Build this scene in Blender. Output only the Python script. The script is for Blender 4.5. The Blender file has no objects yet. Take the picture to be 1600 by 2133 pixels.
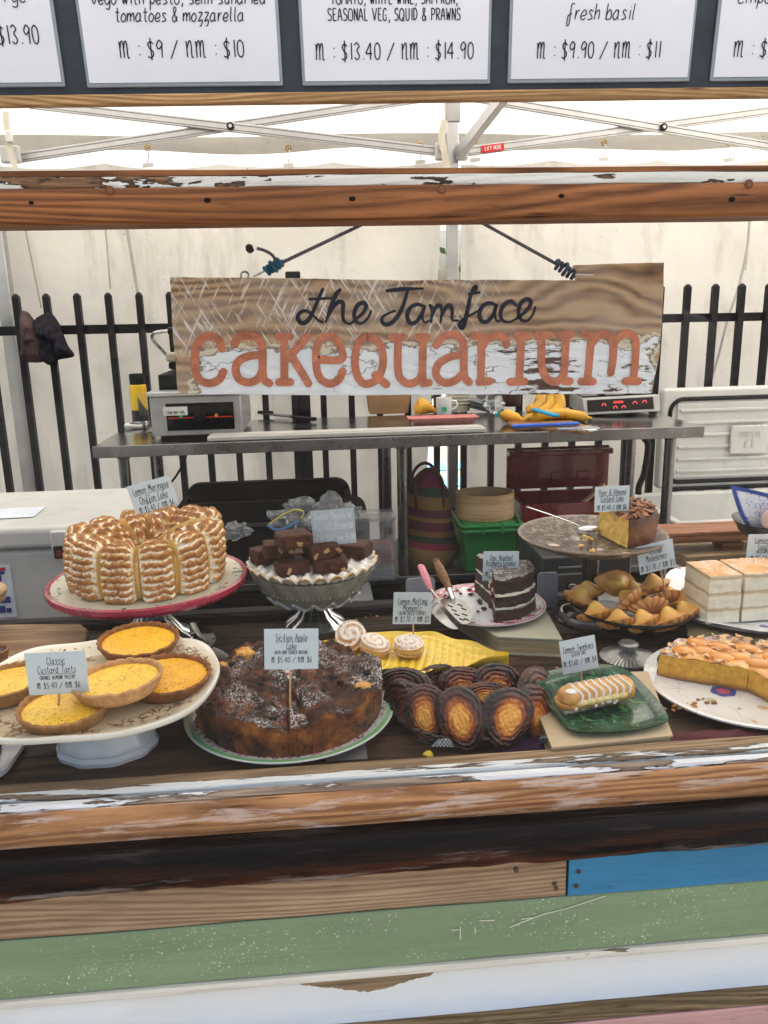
import bpy, math, random
from mathutils import Vector, Matrix, Euler, noise
from math import sin, cos, pi, radians, atan, atan2, sqrt, tan

SC = bpy.context.scene
COL = SC.collection

# ------------------------------------------------------------------ camera
FPX, IW, IH = 1650.0, 1600.0, 2133.0
PITCH, YAW, ROLL = atan((1066.5 - 655) / FPX), radians(4.57), 0.022
EYE = Vector((0, 0, 1.30))
FW = Vector((sin(YAW) * cos(PITCH), cos(YAW) * cos(PITCH), -sin(PITCH)))
_r0 = Vector((cos(YAW), -sin(YAW), 0))
_u0 = _r0.cross(FW)
RT = _r0 * cos(ROLL) - _u0 * sin(ROLL)
UP = _u0 * cos(ROLL) + _r0 * sin(ROLL)
cam_data = bpy.data.cameras.new('camera')
cam = bpy.data.objects.new('camera', cam_data)
COL.objects.link(cam)
cam_data.sensor_fit = 'HORIZONTAL'
cam_data.sensor_width = 36.0
cam_data.lens = FPX / IW * 36.0
cam_data.clip_start = 0.02
cam_data.clip_end = 400
m = Matrix((RT, UP, -FW)).transposed().to_4x4()
m.translation = EYE
cam.matrix_world = m
SC.camera = cam

# ------------------------------------------------------------------ light
SUN_EL, SUN_AZ = radians(52), radians(78)          # azimuth from +Y (behind the stall) towards +X
world = bpy.data.worlds.new('World')
SC.world = world
world.use_nodes = True
wn = world.node_tree
bg = wn.nodes['Background']
sky = wn.nodes.new('ShaderNodeTexSky')
sky.sky_type = 'NISHITA'
sky.sun_disc = False
sky.sun_elevation = SUN_EL
sky.sun_rotation = SUN_AZ
sky.air_density = 1.0
sky.dust_density = 6.0
sky.ozone_density = 0.4
wn.links.new(sky.outputs[0], bg.inputs['Color'])
bg.inputs['Strength'].default_value = 0.10
sun_d = bpy.data.lights.new('sun', 'SUN')
sun_d.energy = 4.6
sun_d.angle = radians(0.5)
sun_d.color = (1.0, 0.93, 0.82)
sun = bpy.data.objects.new('sun', sun_d)
COL.objects.link(sun)
sun_dir = Vector((sin(SUN_AZ) * cos(SUN_EL), cos(SUN_AZ) * cos(SUN_EL), sin(SUN_EL)))
sun.rotation_euler = sun_dir.to_track_quat('Z', 'Y').to_euler()
sun.location = sun_dir * 20
SC.render.engine = 'CYCLES'
SC.view_settings.view_transform = 'Standard'
SC.view_settings.look = 'None'
SC.view_settings.exposure = 1.76
SC.view_settings.gamma = 1.0
SC.view_settings.use_curve_mapping = False
try:
    SC.cycles.max_bounces = 10
    SC.cycles.diffuse_bounces = 5
    SC.cycles.transparent_max_bounces = 12
    SC.cycles.caustics_reflective = False
    SC.cycles.use_denoising = True
except Exception:
    pass

# ------------------------------------------------------------------ placing helpers
def ray(x, y):
    return FW + RT * ((x - IW / 2) / FPX) - UP * ((y - IH / 2) / FPX)
def onZ(x, y, z):
    r = ray(x, y)
    return EYE + r * ((z - EYE.z) / r.z)
def onY(x, y, d):
    r = ray(x, y)
    return EYE + r * (d / r.y)
def mpp(p):                                     # metres per photograph pixel at point p
    return (Vector(p) - EYE).dot(FW) / FPX

# ------------------------------------------------------------------ objects
def tag(o, label=None, cat=None, group=None, kind=None):
    if label: o['label'] = label
    if cat: o['category'] = cat
    if group: o['group'] = group
    if kind: o['kind'] = kind
    return o
def thing(name, label, cat, loc=(0, 0, 0), rz=0.0, group=None, rot=None):
    o = bpy.data.objects.new(name, None)
    COL.objects.link(o)
    o.location = loc
    o.rotation_euler = rot if rot is not None else (0, 0, rz)
    o.empty_display_size = 0.05
    return tag(o, label, cat, group)
def copy_tree(o, parent=None):
    c = o.copy(); COL.objects.link(c)
    if parent is not None: c.parent = parent
    for ch in list(o.children): copy_tree(ch, c)
    return c

def catmull(pts, n=6, closed=False):
    pts = [Vector(p) for p in pts]
    if len(pts) < 3: return pts
    out = []
    m_ = len(pts)
    rng = m_ if closed else m_ - 1
    for i in range(rng):
        if closed:
            p0, p1, p2, p3 = pts[(i - 1) % m_], pts[i], pts[(i + 1) % m_], pts[(i + 2) % m_]
        else:
            p1, p2 = pts[i], pts[i + 1]
            p0 = pts[i - 1] if i > 0 else p1 * 2 - p2
            p3 = pts[i + 2] if i + 2 < m_ else p2 * 2 - p1
        for k in range(n):
            t = k / n
            out.append(0.5 * ((2 * p1) + (p2 - p0) * t + (2 * p0 - 5 * p1 + 4 * p2 - p3) * t * t + (3 * p1 - p0 - 3 * p2 + p3) * t ** 3))
    if not closed: out.append(pts[-1])
    return out

def frames(pts):
    T = []
    for i in range(len(pts)):
        a = pts[max(i - 1, 0)]; b = pts[min(i + 1, len(pts) - 1)]
        d = (b - a)
        T.append(d.normalized() if d.length > 1e-9 else Vector((0, 0, 1)))
    ref = Vector((0, 0, 1)) if abs(T[0].z) < 0.9 else Vector((1, 0, 0))
    n0 = T[0].cross(ref).normalized()
    out = []
    for t in T:
        n0 = (n0 - t * n0.dot(t))
        n0 = n0.normalized() if n0.length > 1e-6 else t.orthogonal().normalized()
        out.append((t, n0, t.cross(n0)))
    return out

class MB:
    def __init__(s):
        s.v = []; s.f = []; s.mi = []; s.at = {}
    def face(s, f, mi=0):
        s.f.append(tuple(f)); s.mi.append(mi)
    def box(s, c, d, R=None, mi=0, taper=(1, 1)):
        c = Vector(c); b = len(s.v)
        for z in (-1, 1):
            tx, ty = taper if z > 0 else (1, 1)
            for x, y in ((-1, -1), (1, -1), (1, 1), (-1, 1)):
                p = Vector((x * d[0] / 2 * tx, y * d[1] / 2 * ty, z * d[2] / 2))
                if R is not None: p = R @ p
                s.v.append(c + p)
        for f in ((3, 2, 1, 0), (4, 5, 6, 7), (0, 1, 5, 4), (1, 2, 6, 5), (2, 3, 7, 6), (3, 0, 4, 7)):
            s.face([b + i for i in f], mi)
        return s
    def bar(s, a, b_, w, h, up=Vector((0, 0, 1)), mi=0):
        a, b_ = Vector(a), Vector(b_)
        x = (b_ - a); L = x.length; x.normalize()
        y = up.cross(x)
        y = y.normalized() if y.length > 1e-6 else Vector((1, 0, 0))
        z = x.cross(y)
        R = Matrix((x, y, z)).transposed()
        return s.box((a + b_) / 2, (L, w, h), R, mi)
    def tube(s, pts, r, n=10, mi=0, cap=True, flat=None):
        pts = [Vector(p) for p in pts]
        fr = frames(pts); b = len(s.v)
        for i, p in enumerate(pts):
            ri = r[i] if isinstance(r, (list, tuple)) else r
            t, u, w = fr[i]
            for k in range(n):
                a = 2 * pi * k / n
                s.v.append(p + u * (cos(a) * ri) + w * (sin(a) * ri * (flat or 1)))
        for i in range(len(pts) - 1):
            for k in range(n):
                k2 = (k + 1) % n
                s.face((b + i * n + k, b + i * n + k2, b + (i + 1) * n + k2, b + (i + 1) * n + k), mi)
        if cap:
            s.face([b + k for k in range(n)][::-1], mi)
            e = b + (len(pts) - 1) * n
            s.face([e + k for k in range(n)], mi)
        return s
    def cyl(s, a, b_, r, r2=None, n=20, mi=0):
        return s.tube([a, b_], [r, r if r2 is None else r2], n, mi)
    def lathe(s, prof, n=48, fn=None, mi=0, c=(0, 0, 0), a0=0.0, a1=2 * pi, sx=1, sy=1):
        c = Vector(c); b = len(s.v); full = abs(a1 - a0 - 2 * pi) < 1e-6
        m_ = n if full else n + 1
        for i, (r, z) in enumerate(prof):
            for k in range(m_):
                a = a0 + (a1 - a0) * k / n
                rr, zz = (r, z) if fn is None else fn(a, r, z, i)
                s.v.append(c + Vector((rr * cos(a) * sx, rr * sin(a) * sy, zz)))
        for i in range(len(prof) - 1):
            for k in range(n):
                k2 = (k + 1) % m_ if full else k + 1
                s.face((b + i * m_ + k, b + i * m_ + k2, b + (i + 1) * m_ + k2, b + (i + 1) * m_ + k), mi)
        return s
    def grid(s, fn, nu, nv, mi=0, cu=False, attr=None):
        b = len(s.v); mu = nu if cu else nu + 1
        for j in range(nv + 1):
            for i in range(mu):
                r = fn(i / nu, j / nv)
                if attr:
                    s.at.setdefault(attr, {})[len(s.v)] = r[1]; r = r[0]
                s.v.append(Vector(r))
        for j in range(nv):
            for i in range(nu):
                i2 = (i + 1) % mu if cu else i + 1
                s.face((b + j * mu + i, b + j * mu + i2, b + (j + 1) * mu + i2, b + (j + 1) * mu + i), mi)
        return s
    def poly(s, pts, mi=0):
        b = len(s.v); s.v += [Vector(p) for p in pts]
        s.face(range(b, b + len(pts)), mi); return s
    def prism(s, pts, h, mi=0, mi_side=None):              # pts: 3D loop, h: extrusion vector
        b = len(s.v); h = Vector(h); n = len(pts)
        s.v += [Vector(p) for p in pts] + [Vector(p) + h for p in pts]
        s.face([b + i for i in range(n)][::-1], mi); s.face([b + n + i for i in range(n)], mi)
        for i in range(n):
            j = (i + 1) % n
            s.face((b + i, b + j, b + n + j, b + n + i), mi if mi_side is None else mi_side)
        return s
    def sphere(s, c, r, nu=16, nv=10, mi=0, sc=(1, 1, 1), R=None, fn=None):
        c = Vector(c)
        def g(u, v):
            th = v * pi; ph = u * 2 * pi
            p = Vector((sin(th) * cos(ph) * sc[0], sin(th) * sin(ph) * sc[1], -cos(th) * sc[2])) * r
            if fn: p = fn(p)
            if R is not None: p = R @ p
            return c + p
        return s.grid(g, nu, nv, mi, cu=True)
    def disc(s, c, r, n=24, nrm=Vector((0, 0, 1)), mi=0):
        c = Vector(c); u = nrm.orthogonal().normalized(); w = nrm.cross(u)
        return s.poly([c + u * (cos(2 * pi * k / n) * r) + w * (sin(2 * pi * k / n) * r) for k in range(n)], mi)
    def ribbon(s, pts, w, nrm, h=0.0, mi=0, caps=True, wf=None):
        """flat stroke of width w along pts lying in the plane with normal nrm; h = thickness."""
        pts = [Vector(p) for p in pts]; n = len(pts)
        if n < 2: return s
        L = []; R_ = []
        for i, p in enumerate(pts):
            d = pts[min(i + 1, n - 1)] - pts[max(i - 1, 0)]
            if d.length < 1e-9: d = Vector((1, 0, 0))
            side = nrm.cross(d).normalized()
            ww = w * (wf(i / (n - 1)) if wf else 1) / 2
            L.append(p + side * ww); R_.append(p - side * ww)
        H = nrm * h
        b = len(s.v)
        for a, c in zip(L, R_): s.v += [a + H, c + H]
        for i in range(n - 1):
            s.face((b + 2 * i + 1, b + 2 * i + 3, b + 2 * i + 2, b + 2 * i), mi)
        if h > 0:
            b2 = len(s.v)
            for a, c in zip(L, R_): s.v += [a, c]
            for i in range(n - 1):
                s.face((b + 2 * i, b + 2 * i + 2, b2 + 2 * i + 2, b2 + 2 * i), mi)
                s.face((b + 2 * i + 3, b + 2 * i + 1, b2 + 2 * i + 1, b2 + 2 * i + 3), mi)
        if caps:
            for p, q, sg in ((pts[0], pts[1], -1), (pts[-1], pts[-2], -1)):
                d = (q - p).normalized(); sd = nrm.cross(d)
                wr = w / 2 * (wf(0) if wf and p is pts[0] else (wf(1) if wf else 1))
                k = 7
                loop = [p + H * 0.97 - d * (sin(pi * i / k) * wr) + sd * (cos(pi * i / k) * wr) for i in range(k + 1)]
                bb = len(s.v); s.v += loop
                s.face(range(bb, bb + k + 1), mi)
                if h > 0:
                    b3 = len(s.v); s.v += [x - H * 0.97 for x in loop]
                    for i in range(k): s.face((bb + i, b3 + i, b3 + i + 1, bb + i + 1), mi)
        return s
    def warp(s, fn):
        s.v = [Vector(fn(Vector(p))) for p in s.v]; return s
    def build(s, name, mats, parent=None, smooth=30, bevel=0, seg=2, sub=0, loc=None, rot=None):
        me = bpy.data.meshes.new(name)
        me.from_pydata([tuple(p) for p in s.v], [], s.f)
        if not isinstance(mats, (list, tuple)): mats = [mats]
        for m_ in mats: me.materials.append(m_)
        if len(mats) > 1: me.polygons.foreach_set('material_index', s.mi)
        for nm, d in s.at.items():
            a = me.attributes.new(nm, 'FLOAT', 'POINT')
            for k, val in d.items(): a.data[k].value = val
        me.update()
        if smooth:
            me.shade_smooth()
            try: me.set_sharp_from_angle(angle=radians(smooth))
            except Exception: pass
        o = bpy.data.objects.new(name, me); COL.objects.link(o)
        if parent is not None: o.parent = parent
        if loc is not None: o.location = loc
        if rot is not None: o.rotation_euler = rot
        if bevel:
            b = o.modifiers.new('bevel', 'BEVEL'); b.width = bevel; b.segments = seg; b.limit_method = 'ANGLE'; b.angle_limit = radians(40)
            b.harden_normals = False
        if sub:
            q = o.modifiers.new('sub', 'SUBSURF'); q.levels = sub; q.render_levels = sub
        return o

def fbm(p, sc=1.0, seed=0.0, oct=3):
    return noise.fractal(Vector(p) * sc + Vector((seed, seed * 1.7, seed * .3)), 1.0, 2.0, oct)
def Rz(a): return Matrix.Rotation(a, 3, 'Z')
def Rx(a): return Matrix.Rotation(a, 3, 'X')
def Ry(a): return Matrix.Rotation(a, 3, 'Y')

# ------------------------------------------------------------------ materials
class NT:
    """small wrapper to write node graphs tersely"""
    def __init__(s, name):
        s.m = bpy.data.materials.new(name); s.m.use_nodes = True
        s.t = s.m.node_tree; s.b = s.t.nodes['Principled BSDF']; s.o = s.t.nodes['Material Output']
        s._c = None
    def n(s, kind, **kw):
        nd = s.t.nodes.new('ShaderNode' + kind)
        for k, v in kw.items():
            if k.startswith('_'): setattr(nd, k[1:], v)
        for k, v in kw.items():
            if k.startswith('_'): continue
            key = int(k[1:]) if k[0] == 'i' and k[1:].isdigit() else k.replace('__', ' ')
            s.set(nd.inputs[key], v)
        return nd
    def set(s, sock, v):
        if isinstance(v, bpy.types.NodeSocket): s.t.links.new(v, sock)
        else:
            if sock.type == 'RGBA' and len(v) == 3: v = (*v, 1)
            sock.default_value = v
    def co(s, scale=(1, 1, 1), off=True, loc=(0, 0, 0)):
        tc = s.n('TexCoord')
        src = tc.outputs['Object']
        if off:
            oi = s.n('ObjectInfo')
            mu = s.n('Math', _operation='MULTIPLY', i0=oi.outputs['Random'], i1=37.0)
            ad = s.n('VectorMath', _operation='ADD', i0=src, i1=mu.outputs[0]); src = ad.outputs[0]
        mp = s.n('Mapping', Vector=src, Scale=scale, Location=loc)
        return mp.outputs[0]
    def noise(s, vec, scale=5, detail=4, rough=.55, dist=0):
        return s.n('TexNoise', Vector=vec, Scale=scale, Detail=detail, Roughness=rough, Distortion=dist).outputs[0]
    def vor(s, vec, scale=5, feature='F1', out='Distance', rand=1.0):
        nd = s.n('TexVoronoi', _feature=feature, Vector=vec, Scale=scale, Randomness=rand)
        return nd.outputs[out]
    def ramp(s, fac, stops, interp='LINEAR'):
        r = s.n('ValToRGB', Fac=fac); cr = r.color_ramp; cr.interpolation = interp
        while len(cr.elements) < len(stops): cr.elements.new(0.5)
        for e, (p, c) in zip(cr.elements, stops):
            e.position = p
            e.color = (c, c, c, 1) if isinstance(c, (int, float)) else (*c, 1)
        return r.outputs[0]
    def mix(s, f, a, b, mode='MIX'):
        nd = s.n('Mix', _data_type='RGBA', _blend_type=mode)
        s.set(nd.inputs[0], f); s.set(nd.inputs[6], a); s.set(nd.inputs[7], b)
        return nd.outputs[2]
    def math(s, op, a, b=0.0, c=None):
        nd = s.n('Math', _operation=op, i0=a, i1=b)
        if c is not None: s.set(nd.inputs[2], c)
        return nd.outputs[0]
    def sep(s, vec): return s.n('SeparateXYZ', Vector=vec).outputs
    def bump(s, h, strength=.3, dist=.01, nrm=None):
        nd = s.n('Bump', Height=h, Strength=strength, Distance=dist)
        if nrm is not None: s.set(nd.inputs['Normal'], nrm)
        s.set(s.b.inputs['Normal'], nd.outputs[0]); return nd.outputs[0]
    def attr(s, name): return s.n('Attribute', _attribute_name=name).outputs['Fac']
    def P(s, **kw):
        mp = dict(col='Base Color', rough='Roughness', metal='Metallic', spec='Specular IOR Level', coat='Coat Weight', crough='Coat Roughness',
                  sss='Subsurface Weight', trans='Transmission Weight', alpha='Alpha', ior='IOR', emc='Emission Color', ems='Emission Strength', sheen='Sheen Weight')
        for k, v in kw.items(): s.set(s.b.inputs[mp[k]], v)
        if 'sss' in kw:
            s.b.inputs['Subsurface Radius'].default_value = (1, .5, .25); s.b.inputs['Subsurface Scale'].default_value = .006
        return s

MATS = {}
def simple(name, col, rough=.5, metal=0, var=.12, scale=12, bump=0, bscale=None, **kw):
    if name in MATS: return MATS[name]
    t = NT(name); co = t.co()
    nz = t.noise(co, scale, 5)
    lo = tuple(c * (1 - var) for c in col); hi = tuple(min(1, c * (1 + var)) for c in col)
    kw.setdefault('spec', .28 if max(col) > .06 else .12)
    if metal: kw['spec'] = .5
    t.P(col=t.ramp(nz, [(.3, lo), (.7, hi)]), metal=metal, **kw)
    nz2 = t.noise(co, scale * 2.7, 4)
    t.set(t.b.inputs['Roughness'], t.ramp(nz2, [(.3, max(0, rough - .08)), (.7, min(1, rough + .08))]))
    if bump: t.bump(t.noise(co, bscale or scale * 4, 5), bump, .01)
    MATS[name] = t.m
    return t.m

def wood(name, dark, light, axis='X', scale=6, rough=.6, bump=.25, grain=1.0, paint=None, chips=None, knots=False, seed=0, coat=0, blotch=None, flecks=None):
    """grained timber; paint = (colour, threshold, softness, stretch) laid over the wood where the mask is high"""
    if name in MATS: return MATS[name]
    t = NT(name)
    k = {'X': (.09, 1, 1), 'Y': (1, .09, 1), 'Z': (1, 1, .09)}[axis]
    co = t.co(tuple(x * scale for x in k), loc=(seed, seed, seed))
    warp = t.noise(co, 1.6, 3)
    wv = t.n('VectorMath', _operation='ADD', i0=co, i1=t.n('VectorMath', _operation='SCALE', i0=t.n('TexNoise', Vector=co, Scale=.8, Detail=2).outputs[1], Scale=2.2).outputs[0]).outputs[0]
    rings = t.n('TexWave', _wave_type='BANDS', _bands_direction={'X': 'Z', 'Y': 'X', 'Z': 'X'}[axis], Vector=wv, Scale=4.2, Distortion=7.0, Detail=5, Detail__Scale=1.2).outputs[1]
    fine = t.noise(t.co(tuple(x * scale * 26 for x in (k if axis != 'X' else (.035, 1, 1)))), 1.0, 7, .78)
    g = t.math('ADD', t.math('MULTIPLY', rings, .36 * grain), t.math('MULTIPLY', fine, .8))
    mid = tuple((a + b) / 2 for a, b in zip(dark, light))
    col = t.ramp(g, [(.30, dark), (.52, mid), (.78, light)])
    streak = t.noise(t.co(tuple(x * scale * 3 for x in (k if axis != 'X' else (.05, 1, 1)))), 1.0, 6, .7)
    col = t.mix(t.ramp(streak, [(.46, 0.), (.72, .7)]), col, tuple(c * .5 for c in mid))
    big = t.noise(t.co((2.2, 9, 9)), 2.2, 5)
    col = t.mix(t.ramp(big, [(.40, .0), (.66, .55)]), col, tuple(c * .55 for c in mid))
    if blotch:
        bm = t.noise(t.co((5, 46, 46), loc=(3, seed, 1)), 1.5, 8, .72)
        col = t.mix(t.ramp(bm, [(blotch[1], 0.), (min(.99, blotch[1] + .07), .75)]), col, blotch[0])
    # small dark checks along the grain
    ck = t.vor(t.co((9, 110, 110)), 1.0)
    ckm = t.ramp(t.noise(t.co((4, 12, 12)), 1.3, 3), [(.46, 0.), (.58, 1.)])
    col = t.mix(t.math('MULTIPLY', t.ramp(ck, [(.08, .85), (.20, 0.)]), ckm), col, tuple(c * .25 for c in dark))
    rgh = rough
    if paint:
        pc, th, sf, st = paint
        pm = t.noise(t.co(st, loc=(seed * 3, 0, 0)), 1.0, 7, .62)
        mask = t.ramp(pm, [(th, 0.), (min(.999, th + sf), 1.)])
        rim = t.ramp(pm, [(th - .035, 0.), (th, 1.), (min(.99, th + .05), 0.)])
        pn = t.noise(t.co((2, 10, 10)), 3, 5)
        pcol = t.ramp(pn, [(.3, tuple(c * .8 for c in pc)), (.7, pc)])
        pcol = t.mix(t.ramp(fine, [(.50, 0.), (.72, .35)]), pcol, tuple(c * .6 for c in pc))
        pcol = t.mix(t.ramp(t.noise(t.co((1.2, 7, 7), loc=(9, 0, 0)), 1.2, 6, .7), [(.52, 0.), (.66, .38)]), pcol, tuple(a * .55 + b * .25 for a, b in zip(pc, (.5, .45, .35))))
        col = t.mix(rim, col, tuple(c * .45 for c in dark))
        col = t.mix(mask, col, pcol)
        h = t.math('ADD', t.math('MULTIPLY', g, .5), t.math('MULTIPLY', mask, .9))
    else:
        h = g
    if flecks:
        fk = t.ramp(t.noise(t.co((1, 1, 1)), 330, 2, .5), [(flecks[1], 0.), (flecks[1] + .02, 1.)])
        fr2 = t.ramp(t.noise(t.co((3, 1, 6)), 3.2, 4), [(.42, .0), (.56, 1.)])
        col = t.mix(t.math('MULTIPLY', fk, fr2), col, flecks[0])
    t.P(col=col, rough=rgh, coat=coat, spec=.18)
    t.bump(h, bump * 1.6, .004)
    MATS[name] = t.m
    return t.m

# ------------------------------------------------------------------ stroke lettering
GL = {
 'a': "7b 4c 1a 08 26 46 78 7c|7c 77 96", 'b': "1k 16|18 3b 6c 89 87 56 26 18", 'c': "7b 4c 1a 08 26 56 77", 'd': "7b 4c 1a 08 26 46 78|7k 77 86",
 'e': "18 79 7b 4c 1a 08 26 56 77", 'f': "8j 6k 4i 49 42 11 18 39 6a", 'g': "7b 4c 1a 08 26 46 78|7c 73 51 12", 'h': "1k 16|19 3b 6c 7a 76",
 'i': "3c 36|3f 3g", 'j': "4c 43 21 02|4f 4g", 'k': "1k 16|7c 18|3a 76", 'l': "2k 27 46", 'm': "0c 06|09 2b 4c 5a 56|59 7b 9c aa a6",
 'n': "1c 16|19 3b 5c 7a 76", 'o': "4c 1a 08 26 56 78 7a 4c", 'p': "1c 10|1a 4c 7a 78 46 18", 'q': "7b 4c 1a 08 26 46 78|7c 70",
 'r': "1c 16|18 3b 6c", 's': "7b 4c 2b 3a 68 77 46 16", 't': "3j 38 46 66|0d 6d", 'u': "1c 18 36 56 78|7c 77 86", 'v': "0c 46 8c",
 'w': "0c 26 4b 66 8c", 'x': "1c 76|7c 16", 'y': "1c 18 36 67|7c 73 41 12", 'z': "1c 7c 16 77 62 31",
 'A': "06 4k 86|2b 6b", 'B': "1k 16|1k 6j 6e 1d|1d 7c 78 16", 'C': "7i 4k 1h 09 26 56 78", 'D': "1k 16|1k 5j 7f 7b 58 16", 'E': "7k 1k|1k 16|16 76|1d 5d",
 'F': "7k 1k|1k 16|1d 5d", 'G': "7i 4k 1h 09 26 56 7a|7c 4c", 'H': "1k 16|7k 76|1d 7d", 'I': "3k 36", 'J': "6k 68 46 17", 'K': "1k 16|7k 1c|3d 76",
 'L': "1k 16|16 66", 'M': "06 1k|1k 4b|4b 8k|8k 96", 'N': "16 1k|1k 76|76 7k", 'O': "4k 1h 09 36 66 89 8h 4k", 'P': "1k 16|1k 6j 7g 5d 1c",
 'Q': "4k 1h 09 36 66 89 8h 4k|59 95", 'R': "1k 16|1k 6j 7g 5d 1c|3c 76", 'S': "7i 4k 1i 2e 6c 79 46 07", 'T': "4k 46|0k 8k", 'U': "1k 19 36 56 79 7k",
 'V': "0k 46|46 8k", 'W': "0k 26|26 4f|4f 66|66 8k", 'Y': "0k 4d|8k 4d|4d 46", 'X': "0k 86|8k 06", 'Z': "0k 8k|8k 06|06 86",
 '0': "4k 1h 19 46 79 7h 4k", '1': "3k 36", '2': "1h 4k 7h 5c 16|16 76", '3': "1i 4k 7h 4e 79 46 18", '4': "6k 0b|0b 8b|6k 66", '5': "7k 2k|2k 1d|1d 5e 7a 46 17",
 '6': "6k 2f 08 36 68 6b 3d 1a", '7': "0k 7k|7k 36", '8': "4k 1h 3e 7a 46 1a 5e 7h 4k", '9': "7i 4k 1g 3d 7g 7i|7i 66",
 '$': "7h 4j 1h 3d 6b 68 36 07|4m 44", '/': "0 5 9k", ':': "39 38|3g 3f", '.': "36 37", ',': "37 23", '&': "86 2h 4k 6h 1a 26 56 8b", '-': "2c 7c",
 '~': "0i 1i 16|1d 3j 5i 56|5d 7j 9i 97 b6", '^': "0i 1i 16|1d 4j 6i 67 86",
}
GL['/'] = "05 9k"
B36 = '0123456789abcdefghijklmnopqrstuvwxyz'
def _glyphs():
    out = {}
    for ch, s in GL.items():
        sts = []; wmax = 3
        for part in s.split('|'):
            pts = []
            for q in part.split():
                x, y = B36.index(q[0]), B36.index(q[1])
                if ch.islower() or ch in '':
                    y = 6 + (y - 6) * 1.4 if 6 <= y <= 12 else (14.4 + (y - 12) * .7 if y > 12 else y)
                pts.append((x, y - 6, 0)); wmax = max(wmax, x)
            sts.append(pts)
        out[ch] = (sts, wmax)
    return out
GLY = _glyphs()
def text_width(s, h, ws=1.0, gap=2.6):
    k = h / 14.0; w = 0
    for ch in s: w += (5.0 if ch == ' ' else GLY[ch][1] * ws + gap) * k
    return w - gap * k
def write(mb, s, org, ux, uy, h, w, nrm, ws=1.0, gap=2.6, center=True, ul=False, slant=0.0, hh=0.0, detail=3):
    """write string s with stroke letters; org = centre of the baseline"""
    k = h / 14.0; W_ = text_width(s, h, ws, gap); x0 = -W_ / 2 if center else 0.0
    x = x0
    for ch in s:
        if ch == ' ': x += 5.0 * k; continue
        sts, wd = GLY[ch]
        for st in sts:
            pp = [org + ux * (x + (p[0] * ws + slant * p[1]) * k) + uy * (p[1] * k) for p in st]
            if len(pp) > 2: pp = catmull(pp, detail)
            mb.ribbon(pp, w, nrm, hh, caps=False)
        x += (wd * ws + gap) * k
    if ul:
        mb.ribbon([org + ux * x0 - uy * (h * .16), org + ux * (x0 + W_) - uy * (h * .16)], w * .9, nrm, hh, caps=False)

# ------------------------------------------------------------------ common materials
ink = simple('ink', (.02, .02, .03), .6)
black_metal = simple('black_painted_metal', (.018, .017, .02), .42, var=.3, bump=.06)
steel = simple('brushed_steel', (.42, .42, .42), .24, 1.0, var=.1, scale=20)
alu = simple('grey_aluminium', (.50, .50, .50), .38, .85, var=.08)
cutlery = simple('cutlery_steel', (.62, .62, .62), .2, 1.0, var=.06)
dark_plastic = simple('dark_plastic', (.012, .012, .014), .4)
white_plastic = simple('white_plastic', (.72, .72, .70), .4)

def tarp_mat(name, col, trans, dirt=.25):
    t = NT(name); co = t.co((1, 1, 1), off=False)
    nz = t.noise(co, 1.1, 6, .6); sm = t.noise(t.co((5, 5, 1.2), off=False), 1.6, 7, .7)
    c = t.mix(t.ramp(nz, [(.35, 0.), (.75, dirt)]), col, tuple(x * .72 for x in col))
    c = t.mix(t.ramp(sm, [(.54, 0.), (.74, .45)]), c, (.30, .27, .22))
    sp = t.vor(t.co((1, 1, 1), off=False), 26)
    spm = t.math('MULTIPLY', t.ramp(sp, [(.05, 1.), (.09, 0.)]), t.ramp(t.noise(co, 2.3, 3), [(.50, 0.), (.56, .8)]))
    c = t.mix(spm, c, (.16, .14, .12))
    t.P(col=c, rough=.45, spec=.35)
    t.bump(t.noise(co, 3.0, 4), .35, .06)
    tr = t.n('BsdfTranslucent', Color=c)
    mx = t.n('MixShader', i0=trans, i1=t.b.outputs[0], i2=tr.outputs[0])
    t.t.links.new(mx.outputs[0], t.o.inputs[0])
    return t.m
tarp = tarp_mat('tarp_fabric', (.79, .765, .71), .15)
roof_fabric = tarp_mat('roof_fabric', (.86, .85, .82), .42, .1)

# ------------------------------------------------------------------ ground
t = NT('paving'); co = t.co(off=False)
sp = t.noise(co, 60, 3, .8); bigp = t.noise(co, .6, 4)
c = t.ramp(sp, [(.3, (.12, .112, .10)), (.55, (.28, .262, .235)), (.8, (.46, .44, .40))])
c = t.mix(t.ramp(bigp, [(.4, 0.), (.7, .4)]), c, (.14, .137, .13))
t.P(col=c, rough=.9); t.bump(sp, .4, .01)
tag(MB().box((0, 0, -.06), (240, 240, .12)).build('ground', t.m, smooth=0), kind='structure')
t = NT('shade_dark_floor'); t.P(col=t.ramp(t.noise(t.co(off=False), 40, 5), [(.3, (.010, .010, .011)), (.7, (.03, .03, .03))]), rough=.8)
tag(MB().box((.1, 2.1, .006), (4.4, 2.6, .004)).build('floor', t.m, smooth=0), kind='structure')  # ground inside the stall coloured near black to stand in for deep shade
blue_line = simple('blue_line_paint', (.12, .42, .75), .7, var=.3, scale=30)
lb = MB()
for a, b in (((872, 978), (985, 968)), ((872, 1012), (985, 1000))):
    p, q = onZ(*a, 0), onZ(*b, 0)
    lb.bar((p.x - .4, p.y, .006), (q.x + .4, q.y, .006), .32, .004)
tag(lb.build('painted_road_line', blue_line, smooth=0), kind='structure')

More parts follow.
